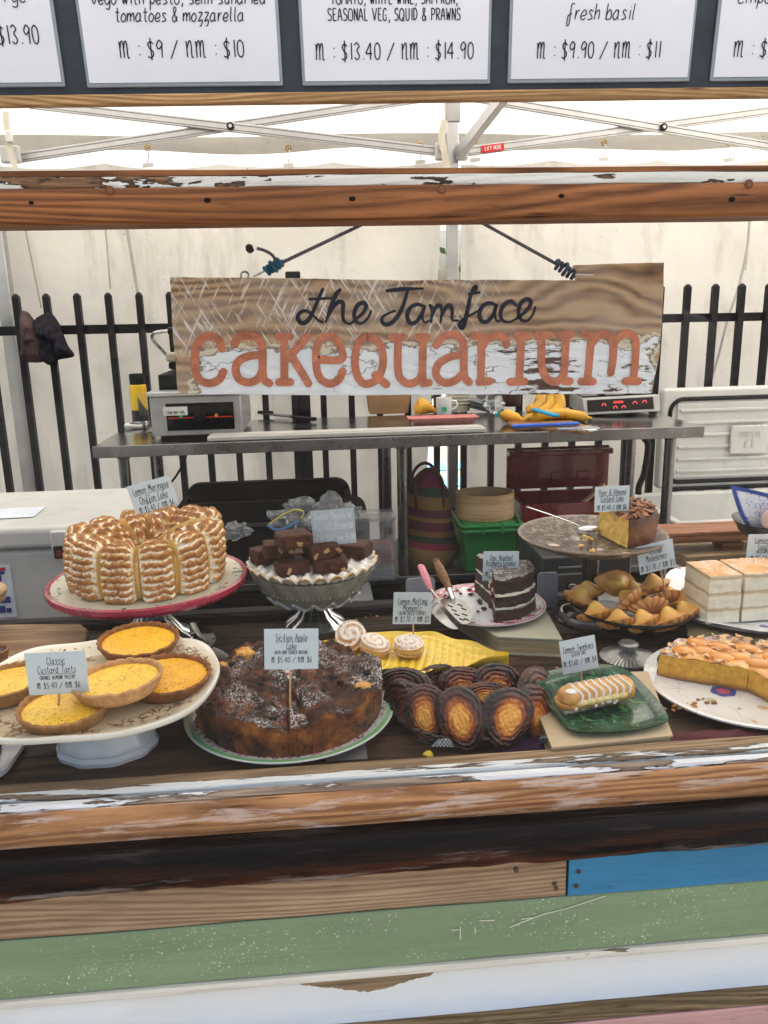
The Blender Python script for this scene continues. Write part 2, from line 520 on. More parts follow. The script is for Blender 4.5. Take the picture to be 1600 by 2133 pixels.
# ------------------------------------------------------------------ tent wall, roof, frame
YF, YT, YP = 3.15, 3.42, 3.30          # fence, tarp, pole planes
def tarp_panel(name, x0, x1, ztop, zbot, y, label, cat, nu, sag=.012, lean=0, kind=None, wav=.034, mat_=None):
    def f(u, v):
        x = x0(v) + (x1(v) - x0(v)) * u
        z = zbot + (ztop(u) - zbot) * v
        yy = y + wav * fbm((x * 1.3, z * .35, 0), 1.0, 3.3) + .6 * wav * fbm((x * 5, z * 2.2, 0), 1.0, 1.3)
        return (x, yy, z)
    o = MB().grid(f, nu, 40).build(name, mat_ or tarp, smooth=180)
    return o
xl = onY(918, 465, YT); xl2 = onY(888, 1010, YT); xr = onY(960, 465, YT)
ztl = onY(400, 338, YT).z; ztr = onY(1300, 325, YT).z
def hang(n, ph=0, d=.02): return lambda u: ztl - d * abs(sin((u * n + ph) * pi)) ** .7
def slitl(v):
    z = v * ztl
    return xl2.x + (xl.x - xl2.x) * (z - xl2.z) / (xl.z - xl2.z)
wl = thing('tent_side_wall', 'cream tarpaulin wall hung left of the grey tent pole behind the fence', 'tent wall', (0, 0, 0))
tarp_panel('sheet', lambda v: -2.6, slitl, hang(7), 0.01, YT, '', '', 120).parent = wl
wr_ = thing('tent_side_wall', 'cream tarpaulin wall hung right of the grey tent pole behind the open white cooler', 'tent wall', (0, 0, 0))
tarp_panel('sheet', lambda v: xr.x, lambda v: 3.4, hang(6, .2), 0.01, YT, '', '', 110).parent = wr_
seam = simple('seam_grey', (.42, .40, .36), .6)
def seamline(par, a, b, name='seam', w=.012):
    MB().ribbon([onY(*a, YT - .028), onY((a[0] + b[0]) / 2, (a[1] + b[1]) / 2, YT - .034), onY(*b, YT - .028)], w, Vector((0, -1, 0)), .003).build(name, seam, par)
seamline(wl, (262, 462), (292, 640), 'zip'); seamline(wl, (50, 462), (86, 640), w=.006); seamline(wl, (219, 462), (230, 600), w=.006)
seamline(wr_, (1562, 460), (1552, 560), w=.01)
# eyelets with bungee hooks along the valance
brass = simple('brass', (.45, .30, .12), .35, .9)
val = thing('valance', 'grey fabric valance strip with brass eyelets hanging above the tarpaulin wall', 'valance', (0, 0, 0))
def vf(u, v):
    x = -2.6 + 6.2 * u
    z0 = onY(800, 312, YT + .02).z; z1 = onY(800, 279, YT + .02).z
    return (x, YT + .03 + .01 * fbm((x * 3, v, 0), 1, 2), z0 + (z1 - z0) * v + .006 * sin(x * 4) + (.0 if v > .5 else .008 * sin(x * 7)))
gfab = tarp_mat('valance_fabric', (.46, .44, .40), .25)
MB().grid(vf, 120, 4).build('strip', gfab, val, smooth=180)
for ex, ey in ((308, 308), (601, 309), (876, 302), (990, 298), (1258, 297), (1520, 299), (-250, 312), (1800, 300)):
    p = onY(ex, ey, YT - .005)
    e = thing('hook', None, None, (0, 0, 0)); e.parent = val
    MB().lathe([(.007, 0), (.013, 0), (.014, .003), (.012, .006), (.007, .006)], 18).warp(lambda q: Vector((q.x, -q.z, q.y)) + p).build('eyelet', brass, e)
    b = p + Vector((-.004, -.012, -.055))
    MB().tube(catmull([p, p + Vector((.004, -.012, -.02)), b], 5), .0028, 6).build('hook_wire', steel, e)
    MB().bar(b + Vector((-.02, 0, -.012)), b + Vector((.022, 0, -.008)), .006, .016).build('clip', white_plastic, e)
# own canopy roof
rf = thing('canopy_roof', 'white tent canopy roof over the stall above the menu board', 'canopy', (0, 0, 0))
apex = Vector((.25, 1.9, 3.1)); cs = [Vector((-2.6, .25, 2.2)), Vector((3.1, .25, 2.2)), Vector((3.1, 3.6, 2.2)), Vector((-2.6, 3.6, 2.2))]
for i in range(4):
    a, b = cs[i], cs[(i + 1) % 4]
    MB().grid(lambda u, v: (a.lerp(b, u)).lerp(apex, v) + Vector((0, 0, -.05 * sin(pi * v) - .02 * sin(pi * u) * (1 - v))), 10, 8).build('roof_panel', roof_fabric, rf, smooth=180)
# neighbouring white marquee behind
nb = thing('white_marquee', 'white marquee roof glowing in the sun behind the tarpaulin wall', 'marquee', (0, 0, 0))
MB().grid(lambda u, v: (-5 + 11 * u, 4.7 + 1.2 * v, 1.74 + 1.7 * v + .03 * sin(u * 25)), 40, 12).build('roof_sheet', roof_fabric, nb, smooth=180)
for x in (-4.6, 5.6):
    MB().cyl((x, 4.75, 0), (x, 4.75, 1.76), .03).build('post', alu, nb)
# frame
fr_ = thing('tent_frame', 'grey folding aluminium tent frame with crossed truss bars and pole', 'tent frame', (0, 0, 0))
def fbar(a, b, w=.034, name='truss_bar', y0=YP, y1=YP, t_=.016):
    p, q = onY(*a, y0), onY(*b, y1)
    e = MB().bar(p, q, t_, w).build(name, alu, fr_, bevel=.002)
    d = (q - p).normalized(); s = Vector((0, -1, 0)).cross(d).normalized()
    g = MB()
    for k in (-.28, .28): g.bar(p + s * (w * k) + Vector((0, -t_ / 2 - .001, 0)), q + s * (w * k) + Vector((0, -t_ / 2 - .001, 0)), .002, .002)
    g.build('groove', simple('dark_groove', (.16, .16, .16), .5), e)
    return e
fbar((60, 216), (925, 317)); fbar((42, 329), (930, 196), y0=YP + .02, y1=YP + .02)
fbar((990, 203), (1680, 318)); fbar((965, 317), (1700, 218), y0=YP + .02, y1=YP + .02)
fbar((955, 322), (1058, 190), .04, 'roof_strut', YP - .03, YP - .35, .03)
for x, y in ((480, 263), (1382, 265)):
    p = onY(x, y, YP - .012)
    e = MB().cyl(p, p + Vector((0, -.008, 0)), .014, n=20).build('pivot_bolt', black_metal, fr_, bevel=.001)
    MB().cyl(p + Vector((0, -.008, 0)), p + Vector((0, -.012, 0)), .007, n=6).build('bolt_head', alu, e)
ptop = onY(943, 190, YP); pb = onY(941, 1000, YP)
MB().box((ptop.x, YP + .01, ptop.z / 2 + .12), (.044, .044, ptop.z + .2)).build('pole', alu, fr_, bevel=.003)
MB().box((ptop.x, YP + .01, onY(943, 235, YP).z + .04), (.056, .056, .15)).build('pole_sleeve', simple('sleeve_grey', (.40, .40, .40), .5, .3), fr_, bevel=.004)
for x in (918, 963):
    p = onY(x, 316, YP - .03)
    e = MB().box(p, (.045, .02, .065)).build('bracket', simple('bracket_grey', (.52, .52, .52), .45), fr_, bevel=.008, seg=3)
    MB().cyl(p + Vector((0, -.01, 0)), p + Vector((0, -.016, 0)), .006, n=10).build('screw', black_metal, e)
p = onY(22, 322, YP - .03)
MB().box(p, (.07, .03, .06)).build('bracket', MATS['bracket_grey'], fr_, bevel=.006)
p2 = onY(-30, 330, YP)
MB().box((p2.x, YP + .02, 1.1), (.05, .05, 2.2)).build('pole', alu, fr_, bevel=.003)
strap = simple('cream_strap', (.66, .62, .52), .7)
def ribbon_thing(par, name, pts, y, w, m_):
    P_ = catmull([onY(a, b, y) for a, b in pts], 6)
    return MB().ribbon(P_, w, Vector((0, -1, 0)), .002, caps=False).build(name, m_, par)
ribbon_thing(fr_, 'strap', [(12, 232), (14, 262), (18, 285), (22, 320), (34, 352)], YP - .08, .022, strap)
ribbon_thing(fr_, 'strap', [(926, 250), (921, 275), (920, 290), (926, 320), (931, 352)], YP - .06, .026, strap)
MB().box(onY(19, 284, YP - .09), (.026, .012, .04)).build('buckle', white_plastic, fr_, bevel=.004)
# LIFT HERE sticker
redst = simple('red_sticker', (.62, .03, .03), .4)
p = onY(1027, 308, YP + .002); ang = atan2(onY(1050, 305, YP).z - onY(1004, 311, YP).z, onY(1050, 305, YP).x - onY(1004, 311, YP).x)
ux = Vector((cos(ang), 0, sin(ang))); uz = Vector((-sin(ang), 0, cos(ang)))
st = MB().box(p, (.088, .002, .026), Ry(-ang)).build('sticker', redst, fr_)
tb = MB(); write(tb, 'LIFT HERE', p + Vector((0, -.002, 0)) - uz * .006, ux, uz, .013, .0026, Vector((0, -1, 0)), ws=.9)
tb.build('lettering', white_plastic, st, smooth=0)

# ------------------------------------------------------------------ fence
A = onY(30, 612, YF); B = onY(1548, 590, YF); NB = 25
step = (B.x - A.x) / NB
fence = thing('picket_fence', 'black metal picket fence with pointed bars along the tarpaulin wall', 'fence', (0, 0, 0))
for k in range(-7, NB + 9):
    x = A.x + step * k; zt = A.z + (B.z - A.z) * k / NB
    lean = (.005 * fbm((k * 1.3, 0, 0), 1, 2))
    m_ = MB(); w = .024
    for zz, ww in ((.06, w), (zt - .012, w), (zt - .003, w * .55), (zt, w * .2)):
        dx = lean * zz
        for sx, sy in ((-1, -1), (1, -1), (1, 1), (-1, 1)): m_.v.append(Vector((x + dx + sx * ww / 2, YF + sy * ww / 2, zz)))
    for j in range(3):
        for i in range(4): m_.face((j * 4 + i, j * 4 + (i + 1) % 4, j * 4 + 4 + (i + 1) % 4, j * 4 + 4 + i))
    m_.face((12, 13, 14, 15)); m_.face((3, 2, 1, 0))
    m_.build('picket', black_metal, fence, smooth=0)
ra, rb = onY(150, 687, YF), onY(1500, 661, YF)
def rail(za, zb, h, nm='rail'):
    s = (zb - za) / (rb.x - ra.x)
    MB().bar((A.x - 7 * step, YF + .022, za + s * (A.x - 7 * step - ra.x)), (B.x + 9 * step, YF + .022, za + s * (B.x + 9 * step - ra.x)), .02, h).build(nm, black_metal, fence, bevel=.002)
rail(ra.z, rb.z, .034); rail(.22, .22, .034)
for px_ in (636, ):
    p = onY(px_, 900, YF); MB().box((p.x, YF + .03, .68), (.05, .05, 1.36)).build('post', black_metal, fence, bevel=.002)

# cloth items hanging on the fence
cl = simple('charcoal_cloth', (.022, .020, .028), .9, var=.4, scale=40, bump=.4)
cl2 = simple('brown_cloth', (.075, .045, .05), .9, var=.4, scale=30, bump=.4)
def draped(name, outline, y, m_, label, cat, depth=.05, seed=0):
    P_ = [onY(a, b, y) for a, b in outline]; P_ = catmull(P_, 4, True)
    c = sum(P_, Vector()) / len(P_); n = len(P_)
    tg = thing(name, label, cat, c)
    mb = MB()
    def f(u, v):
        q = P_[int(u * n) % n] - c
        k = v
        r = q * k
        r.y = -depth * (1 - k ** 2.2) * (1 + .9 * fbm(r * 14, 1, seed)) + .5 * depth * abs(fbm((r.x * 30, r.z * 5, 0), 1, seed)) * (1 - k * .6)
        return r
    mb.grid(f, n, 12, cu=True)
    mb.grid(lambda u, v: Vector((f(u, 1 - v).x, .012, f(u, 1 - v).z)), n, 2, cu=True)
    mb.build('fabric', m_, tg, smooth=50)
    return tg
draped('hanging_cloth', [(40, 655), (55, 650), (70, 668), (88, 690), (95, 720), (92, 752), (60, 755), (40, 752), (44, 720)], YF - .03, cl2, 'dark brown cloth hung over the second fence picket from the left', 'cloth', .05, 1)
draped('hanging_bag', [(70, 668), (95, 652), (108, 655), (122, 675), (128, 690), (140, 720), (153, 742), (120, 750), (116, 760), (95, 758), (78, 735), (72, 700)], YF - .05, cl, 'charcoal cloth bag with a square corner hung on the fence', 'bag', .04, 5)
# white cable hanging at the right
cb = MB().tube(catmull([onY(a, b, YT - .12) for a, b in ((1562, 455), (1556, 520), (1538, 600), (1516, 665), (1497, 740), (1480, 800), (1476, 840))], 6), .0055, 8)
tag(cb.build('hanging_cable', simple('cable_grey', (.45, .43, .40), .5)), 'pale grey cable hanging in front of the tarpaulin wall at the right', 'cable')

# ------------------------------------------------------------------ outside, seen through the gap between the tarpaulins
leafm = simple('hedge_leaf', (.06, .11, .035), .6, var=.5, scale=8)
random.seed(4)
hg = MB()
for k in range(5000):
    x, y, z = random.uniform(-3, 6), 11 + random.gauss(0, .35), abs(random.gauss(0, .9))
    if z > 2.2: continue
    R = Euler((random.uniform(0, 6), random.uniform(0, 6), random.uniform(0, 6))).to_matrix(); s = random.uniform(.04, .09)
    hg.poly([Vector((x, y, z)) + R @ Vector(q) for q in ((-s, 0, 0), (0, -s * .5, 0), (s, 0, 0), (0, s * .5, 0))])
tag(hg.build('hedge', leafm, smooth=0), 'dense green hedge glimpsed through the gap beside the tent pole', 'hedge', kind='stuff')

# the customer's side: van mirrored in the glass, trees added to darken it
van = thing('white_van', 'white delivery van parked across the street, mirrored in the glass', 'van', (2.2, -8.5, 0))
vm = simple('van_white', (.72, .73, .74), .3, coat=.5)
prof = [(-2.6, .45), (-2.6, 1.9), (-2.45, 2.15), (.9, 2.2), (1.6, 1.5), (2.5, 1.15), (2.65, .9), (2.65, .45)]
MB().prism([(x, -.95, z) for x, z in prof], (0, 1.9, 0)).build('body', vm, van, smooth=0, bevel=.06, seg=3)
MB().prism([(x, .951, z) for x, z in ((.95, 1.35), (.95, 1.95), (1.15, 1.95), (1.65, 1.4))], (0, .01, 0)).build('window', simple('van_glass', (.02, .02, .025), .1), van, smooth=0)
for x in (-1.7, 1.7):
    for y in (-.85, .85):
        w_ = MB().cyl((x, y - .12, .36), (x, y + .12, .36), .36, n=28).build('wheel', dark_plastic, van, bevel=.03)
        MB().cyl((x, y - .125, .36), (x, y + .125, .36), .2, n=20).build('rim', alu, w_)
random.seed(9)
hb = MB()  # tree row added out of view to block sky and dim the reflections
for k in range(9000):
    x, y, z = random.uniform(-16, 16), -13 + random.gauss(0, .8), abs(random.gauss(0, 2.4))
    if z > 2.6 + .6 * sin(x): continue
    R = Euler((random.uniform(0, 6), random.uniform(0, 6), random.uniform(0, 6))).to_matrix(); s = random.uniform(.12, .26)
    hb.poly([Vector((x, y, z)) + R @ Vector(q) for q in ((-s, 0, 0), (0, -s * .6, 0), (s, 0, 0), (0, s * .6, 0))])
tag(hb.build('added_tree_screen', leafm, smooth=0), 'unseen row of dark green trees added behind the customers to darken the reflections', 'trees', kind='stuff')

# ------------------------------------------------------------------ display cabinet
ZS = .725                                # shelf height
X0, X1 = -1.05, 1.30
tan_wood = wood('sill_wood', (.16, .10, .055), (.42, .29, .17), scale=7, rough=.65)
white_flake = wood('flaking_white_paint', (.20, .135, .085), (.42, .31, .22), scale=8, rough=.55, bump=.6, paint=((.82, .85, .84), .47, .012, (3.5, 30, 30)), seed=1)
white_flake2 = wood('flaking_white_paint_lower', (.20, .15, .11), (.40, .30, .22), scale=8, rough=.5, bump=.6, paint=((.82, .84, .84), .50, .012, (4.0, 26, 26)), seed=6)
orange_wood = wood('orange_pine', (.16, .06, .022), (.52, .27, .12), scale=7, rough=.5, bump=.35, seed=2, blotch=((.58, .45, .38), .52), coat=.03)
beam_wood = wood('beam_pine', (.075, .026, .010), (.34, .135, .048), scale=6, rough=.5, bump=.25, seed=5, coat=.05, blotch=((.10, .04, .02), .62))
cab = thing('display_cabinet', 'timber cake display cabinet with glass front and mixed salvaged board cladding', 'display cabinet', (0, 0, 0))
def runner(name, prof, m_, x0=X0, x1=X1, nx=60, rough_=.0, smooth=35, seed=0, parent=cab, sc=6):
    """a long moulding: profile in (y,z) swept along x with slight unevenness"""
    n = len(prof)
    mb = MB()
    def f(u, v):
        j = int(round(v * n)) % n
        y, z = prof[j]; x = x0 + (x1 - x0) * u
        d = rough_ * fbm((x * sc, y * 60, z * 60), 1, seed)
        d2 = rough_ * fbm((x * sc, y * 60 + 9, z * 60), 1, seed + 5)
        return (x, y + d, z + d2)
    mb.grid(f, nx, n)
    e0 = [i * (nx + 1) for i in range(n)]; e1 = [i * (nx + 1) + nx for i in range(n)]
    mb.face(e0); mb.face(e1[::-1])
    return mb.build(name, m_, parent, smooth=smooth)
# sill
runner('sill_inner_rail', [(.908, .70), (.908, .744), (.886, .7455), (.886, .70)], tan_wood, rough_=.0008)
runner('sill_painted_rail', [(.8855, .70), (.8855, .7463), (.884, .7475), (.8715, .7475), (.8700, .7455), (.8700, .70)], white_flake, rough_=.0006)
runner('sill_groove', [(.8697, .69), (.8697, .7395), (.8640, .7395), (.8640, .69)], simple('groove_dark', (.10, .085, .09), .7, var=.4, scale=30), rough_=.0004)
runner('sill_painted_lip', [(.8637, .69), (.8637, .7450), (.862, .7465), (.854, .7460), (.8515, .743), (.851, .69)], white_flake2, rough_=.0007)
runner('sill_front_rail', [(.8507, .68), (.8507, .741), (.849, .7425), (.846, .742), (.8425, .737), (.840, .728), (.8395, .71), (.8395, .68)], orange_wood, rough_=.0007)
# charred beam
t = NT('charred_beam'); co = t.co((1.2, 14, 14)); f1 = t.noise(co, 3.2, 8, .7); f2 = t.noise(t.co((2.5, 30, 30)), 1.4, 7, .7)
zc = t.sep(t.co(off=False))[2]
hot = t.math('MULTIPLY', t.ramp(f1, [(.44, 0.), (.62, 1.)]), t.ramp(zc, [(.655, 1.), (.690, .0)]))
c = t.mix(hot, t.ramp(f2, [(.35, (.002, .0015, .002)), (.7, (.009, .006, .005))]), (.085, .024, .007))
fl = t.vor(t.co((16, 150, 150)), 1.0, 'SMOOTH_F1')
c = t.mix(t.math('MULTIPLY', t.ramp(f2, [(.55, 0.), (.62, .75)]), t.ramp(zc, [(.652, 1.), (.692, .1)])), c, (.26, .22, .19))
t.P(col=c, rough=t.ramp(f1, [(.3, .22), (.7, .5)]), spec=.12, coat=.07, crough=.12)
t.bump(t.math('ADD', f1, t.math('MULTIPLY', f2, .9)), .9, .006)
prof = []
for k in range(9): a = pi / 2 * k / 8; prof.append((.829 - .022 * sin(a) * .9, .683 + .0185 * cos(a)))
prof = [(.8506, .7020)] + prof + [(.807, .677), (.808, .670), (.8065, .662), (.8085, .6545), (.815, .6505), (.8506, .6505)]
def beamrow():
    n = len(prof); mb = MB(); nx = 260
    def f(u, v):
        j = int(round(v * n)) % n; y, z = prof[j]; x = X0 + (X1 - X0) * u
        lo = max(0, min(1, (.692 - z) / .03)) if y < .84 else 0
        d = lo * (.0035 * fbm((x * 5, z * 70, 0), 1, 1) + .0035 * fbm((x * 18, z * 190, 0), 1, 4, 4))
        dz = .0022 * fbm((x * 3, 0, 0), 1, 8) if y < .84 else 0
        return (x, y - d, z + dz)
    mb.grid(f, nx, n); mb.face([i * (nx + 1) for i in range(n)]); mb.face([i * (nx + 1) + nx for i in range(n)][::-1])
    return mb.build('charred_beam', t.m, cab, smooth=50)
beamrow()
# cladding boards
def board(mat_, xa, xb, za, zb, y=.8385, th=.02, r_=.0012, lab=None, seed=0, nx=70):
    prof = [(y, za + .0015), (y, (za + zb) / 2), (y, zb - .0015), (y + .0015, zb), (y + th, zb), (y + th, za), (y + .0015, za)]
    o = runner('board', prof, mat_, xa, xb, nx, r_, seed=seed)
    if lab: o['label'] = lab
    return o
raw_a = wood('bare_board', (.22, .13, .07), (.54, .37, .23), scale=6, rough=.7, seed=9, blotch=((.16, .13, .10), .63))
blue_b = wood('blue_board', (.10, .07, .045), (.30, .20, .13), scale=7, rough=.5, bump=.35, paint=((.055, .25, .44), .30, .02, (7, 60, 60)), seed=4)
green_b = wood('green_board', (.30, .28, .2), (.7, .68, .58), scale=7, rough=.42, bump=.12, paint=((.25, .345, .19), .26, .008, (28, 45, 45)), seed=7, flecks=((.72, .70, .60), .672))
cream_b = wood('cream_moulding', (.25, .17, .10), (.5, .38, .25), scale=7, rough=.5, bump=.2, paint=((.78, .74, .62), .33, .01, (6, 40, 40)), seed=8)
mott_b = wood('mottled_board', (.07, .045, .02), (.34, .25, .14), scale=9, rough=.7, seed=11, blotch=((.05, .03, .015), .56))
pink_b = wood('pink_board', (.28, .17, .13), (.5, .36, .30), scale=7, rough=.6, paint=((.62, .36, .33), .36, .10, (10, 50, 50)), seed=12)
# white / pale blue board with a chipped bare patch
t = NT('white_blue_board'); zc = t.sep(t.co(off=False)); nb_ = t.noise(t.co((3, 8, 8), off=False), 2.4, 6, .65)
zz = t.math('ADD', zc[2], t.math('MULTIPLY', nb_, .045))
c = t.ramp(t.math('ADD', t.math('MULTIPLY', zz, 9.0), -3.55), [(.25, (.52, .63, .76)), (.60, (.74, .78, .80)), (.95, (.80, .80, .74))])
edge = t.noise(t.co((9, 14, 14), off=False), 1.6, 7, .6)
px_ = onY(765, 2045, .8385)
dx = t.math('ABSOLUTE', t.math('SUBTRACT', zc[0], px_.x)); dz = t.math('MAXIMUM', t.math('SUBTRACT', .4795, zc[2]), 0.)
dd = t.math('ADD', t.math('MULTIPLY', dx, 9.), t.math('MULTIPLY', dz, 26.))
patch = t.ramp(t.math('MULTIPLY', t.math('ADD', dd, t.math('MULTIPLY', edge, 1.1)), .5), [(.64, 1.), (.65, 0.)])
sc_ = t.ramp(t.noise(t.co((14, 40, 40), off=False, loc=(3, 0, 0)), 1.4, 6, .7), [(.71, 0.), (.735, 1.)])
c = t.mix(sc_, c, (.22, .18, .14))
c = t.mix(patch, c, t.ramp(t.noise(t.co((3, 50, 50)), 2, 5), [(.3, (.16, .10, .05)), (.7, (.40, .28, .16))]))
t.P(col=c, rough=.45); t.bump(t.math('SUBTRACT', t.noise(t.co((3, 50, 50)), 1, 5), patch), .35, .003)
wb = t.m
xj = onY(1181, 1840, .8385).x
board(raw_a, X0, xj - .0015, .577, .6525, seed=1, lab='bare tan board left of the blue one')
board(blue_b, xj + .0015, X1, .5765, .6525, y=.8365, seed=2, r_=.0018, lab='sky blue painted board')
board(green_b, X0, X1, .4925, .5755, seed=3, lab='sage green painted board flecked with white')
runner('moulding', [(.8355, .4805), (.8335, .483), (.8335, .488), (.8355, .4910), (.8585, .4910), (.8585, .4805)], cream_b, rough_=.0006)
board(wb, X0, X1, .408, .4795, seed=4, lab='white and pale blue painted board with a chipped patch')
board(mott_b, X0, X1, .3755, .4065, y=.8400, seed=5)
board(pink_b, X0, X1, .30, .374, seed=6)
board(raw_a, X0, X1, .215, .2985, seed=7); board(green_b, X0, X1, .13, .2135, seed=8); board(raw_a, X0, X1, .05, .1285, seed=9)
MB().box((.125, .875, .34), (X1 - X0 - .04, .03, .6)).build('backing_panel', simple('dark_backing', (.03, .025, .02), .8), cab)
# screws and nail heads
for (px1, py1, yy) in ((1205, 1815, .8365), (1200, 1845, .8365), (1158, 1850, .8385), (1075, 1812, .806), (1155, 1840, .8385)):
    p = onY(px1, py1, yy)
    MB().cyl(p + Vector((0, .002, 0)), p + Vector((0, -.0012, 0)), .0032, n=10).build('nail', simple('rusty_nail', (.10, .07, .05), .6, .6), cab)
# white scratches on the green board
scr = MB()
for pts in (((1061, 1932), (1130, 1905), (1180, 1893), (1262, 1866)), ((941, 1938), (960, 1936)), ((959, 1930), (959, 1957)), ((1000, 1918), (1030, 1917)), ((990, 1932), (990, 1945)), ((1086, 1915), (1110, 1912))):
    scr.ribbon([onY(a, b, .8367) for a, b in pts], .0011, Vector((0, -1, 0)), .0002, caps=False)
scr.build('scratch', simple('scratch_white', (.72, .70, .60), .7), cab)
# shelf planks
sw = [wood('shelf_plank_%s' % 'abc'[i], d, l, scale=5 + i, rough=.6, bump=.6, seed=20 + i, coat=.06) for i, (d, l) in enumerate((((.014, .007, .004), (.075, .036, .018)), ((.018, .009, .005), (.10, .050, .025)), ((.011, .006, .004), (.060, .030, .016))))]
ys = [.9085, 1.005, 1.105, 1.20, 1.30, 1.385, 1.462]
for i in range(len(ys) - 1):
    a, b = ys[i] + .0012, ys[i + 1] - .0012
    runner('shelf_plank', [(a, ZS - .025), (a, ZS - .0015), (a + .002, ZS), (b - .002, ZS), (b, ZS - .0015), (b, ZS - .025)], sw[(i * 2 + 1) % 3], rough_=.0007, seed=i * 3, nx=90)
runner('back_rail', [(1.464, ZS - .03), (1.464, ZS + .012), (1.470, ZS + .018), (1.496, ZS + .018), (1.50, ZS - .03)], wood('black_rail', (.006, .005, .006), (.05, .04, .04), scale=9, rough=.5, bump=.8, seed=31), rough_=.002)
# top beam: painted band above an orange face
zb = onY(800, 459, .852).z; zm = onY(800, 386, .852).z; ztp = onY(800, 351, .86).z
runner('beam_face', [(.852, zb + .003), (.8505, zb + .012), (.8500, (zb + zm) / 2), (.8505, zm - .004), (.8525, zm), (.905, zm), (.905, zb), (.856, zb)], beam_wood, rough_=.0007, seed=3)
runner('beam_painted_band', [(.8545, zm + .0003), (.8535, zm + .004), (.8545, zm + .010), (.8575, ztp - .006), (.860, ztp - .0055), (.90, ztp - .0055), (.90, zm + .0003)], wood('flaking_white_paint_beam', (.13, .07, .04), (.34, .20, .11), scale=9, rough=.5, bump=.8, paint=((.82, .84, .80), .445, .012, (9, 38, 38)), seed=3), rough_=.0010, sc=14)
runner('beam_top_strip', [(.8585, ztp - .0052), (.8585, ztp), (.90, ztp), (.90, ztp - .0052)], beam_wood, rough_=.0004)
for px1, py1, r in ((65, 422, .0022), (432, 417, .003), (734, 414, .0028), (1170, 408, .0026), (1525, 415, .0032)):
    p = onY(px1, py1, .8497)
    MB().sphere(p, r, 12, 8, sc=(1.2, .5, .8)).build('nail_hole', simple('soot_black', (.012, .008, .006), .9), cab)
for px1, py1 in ((229, 397), (920, 394), (1560, 383)):
    p = onY(px1, py1, .8503)
    MB().lathe([(0, .0012), (.0028, .0010), (.0034, .0002), (.0042, .0008), (.0047, 0)], 18).warp(lambda q: Vector((q.x, -q.z, q.y)) + p).build('plugged_hole', simple('plug_wood', (.16, .075, .035), .6), cab)
# glass pane standing in the groove
gm = NT('window_glass'); gm.t.nodes.remove(gm.b)
fz = gm.n('Fresnel', IOR=1.5); sm_ = gm.noise(gm.co((1, 1, 3)), 1.4, 5, .6)
gl_ = gm.n('BsdfGlossy', Color=(1, 1, 1, 1), Roughness=0.0); tr_ = gm.n('BsdfTransparent', Color=(.97, .98, .975, 1))
mx = gm.n('MixShader', i0=gm.math('MULTIPLY', fz.outputs[0], 0.24), i1=tr_.outputs[0], i2=gl_.outputs[0])
gd = gm.n('BsdfDiffuse', Color=(.8, .8, .8, 1))
smr = gm.ramp(gm.noise(gm.co((2, 1, 5), off=False), 2.2, 6, .7), [(.50, .0), (.80, .014)])
mx2 = gm.n('MixShader', i0=smr, i1=mx.outputs[0], i2=gd.outputs[0])
gm.t.links.new(mx2.outputs[0], gm.o.inputs[0])
MB().poly([(X0, .867, .741), (X1, .867, .741), (X1, .867, zb + .004), (X0, .867, zb + .004)]).build('glass_pane', gm.m, cab, smooth=0)
for x in (X0 + .03, X1 - .03):
    MB().box((x, .874, .99), (.05, .05, .9)).build('corner_post', beam_wood, cab, bevel=.002)
    MB().box((x, 1.475, .70), (.05, .05, 1.48)).build('corner_post', beam_wood, cab, bevel=.002)
# rear top rail from which the sign hangs (hidden behind the front beam from the customer side)
zr = onY(800, 405, 1.49).z
MB().box((.125, 1.49, zr), (X1 - X0, .04, .045)).build('rear_top_rail', beam_wood, cab, bevel=.002)

# ------------------------------------------------------------------ menu board
YM = 1.12
mbT = thing('menu_board', 'dark slate menu board with printed white menu sheets above the cake cabinet', 'menu board', (0, 0, 0))
def onM(x, y):      # the board leans forward at the top
    n = Vector((0, cos(radians(7)), sin(radians(7)))); p0 = Vector((0, YM, 1.565))
    r = ray(x, y); return EYE + r * ((p0 - EYE).dot(n) / r.dot(n))
def onMd(x, y, d):
    n = Vector((0, cos(radians(7)), sin(radians(7)))); return onM(x, y) - n * d
MN = -Vector((0, cos(radians(7)), sin(radians(7))))
MU = Vector((0, -sin(radians(7)), cos(radians(7))))
a, b = onM(0, 226), onM(1600, 206)
dirx = (b - a).normalized()
MUx = dirx.cross(MN) * -1
MUx = MN.cross(dirx).normalized() if MN.cross(dirx).z > 0 else dirx.cross(MN).normalized()
org = onM(800, 214)
def bx_on(name, u0, u1, v0, v1, d0, d1, m_, par, bevel=0):
    R = Matrix((dirx, -MN, MUx)).transposed()
    c = org + dirx * ((u0 + u1) / 2) + MUx * ((v0 + v1) / 2) + MN * ((d0 + d1) / 2)
    return MB().box(c, (u1 - u0, abs(d1 - d0), v1 - v0), R).build(name, m_, par, bevel=bevel)
slate = simple('slate_paint', (.035, .045, .062), .5, var=.3, scale=14, bump=.08)
bx_on('panel', -.9, 1.0, .012, .75, -.012, 0, slate, mbT)
bx_on('timber_trim', -.9, 1.0, 0.0, .0125, -.014, .010, wood('trim_wood', (.25, .13, .05), (.62, .40, .20), scale=9, rough=.55, seed=15), mbT, .0025)
paper = simple('menu_paper', (.70, .74, .84), .5, var=.03, scale=5)
sleeve = simple('sleeve_edge', (.28, .33, .38), .25, var=.08)
def mp(px_, py_, d=.004): return onMd(px_, py_, d)
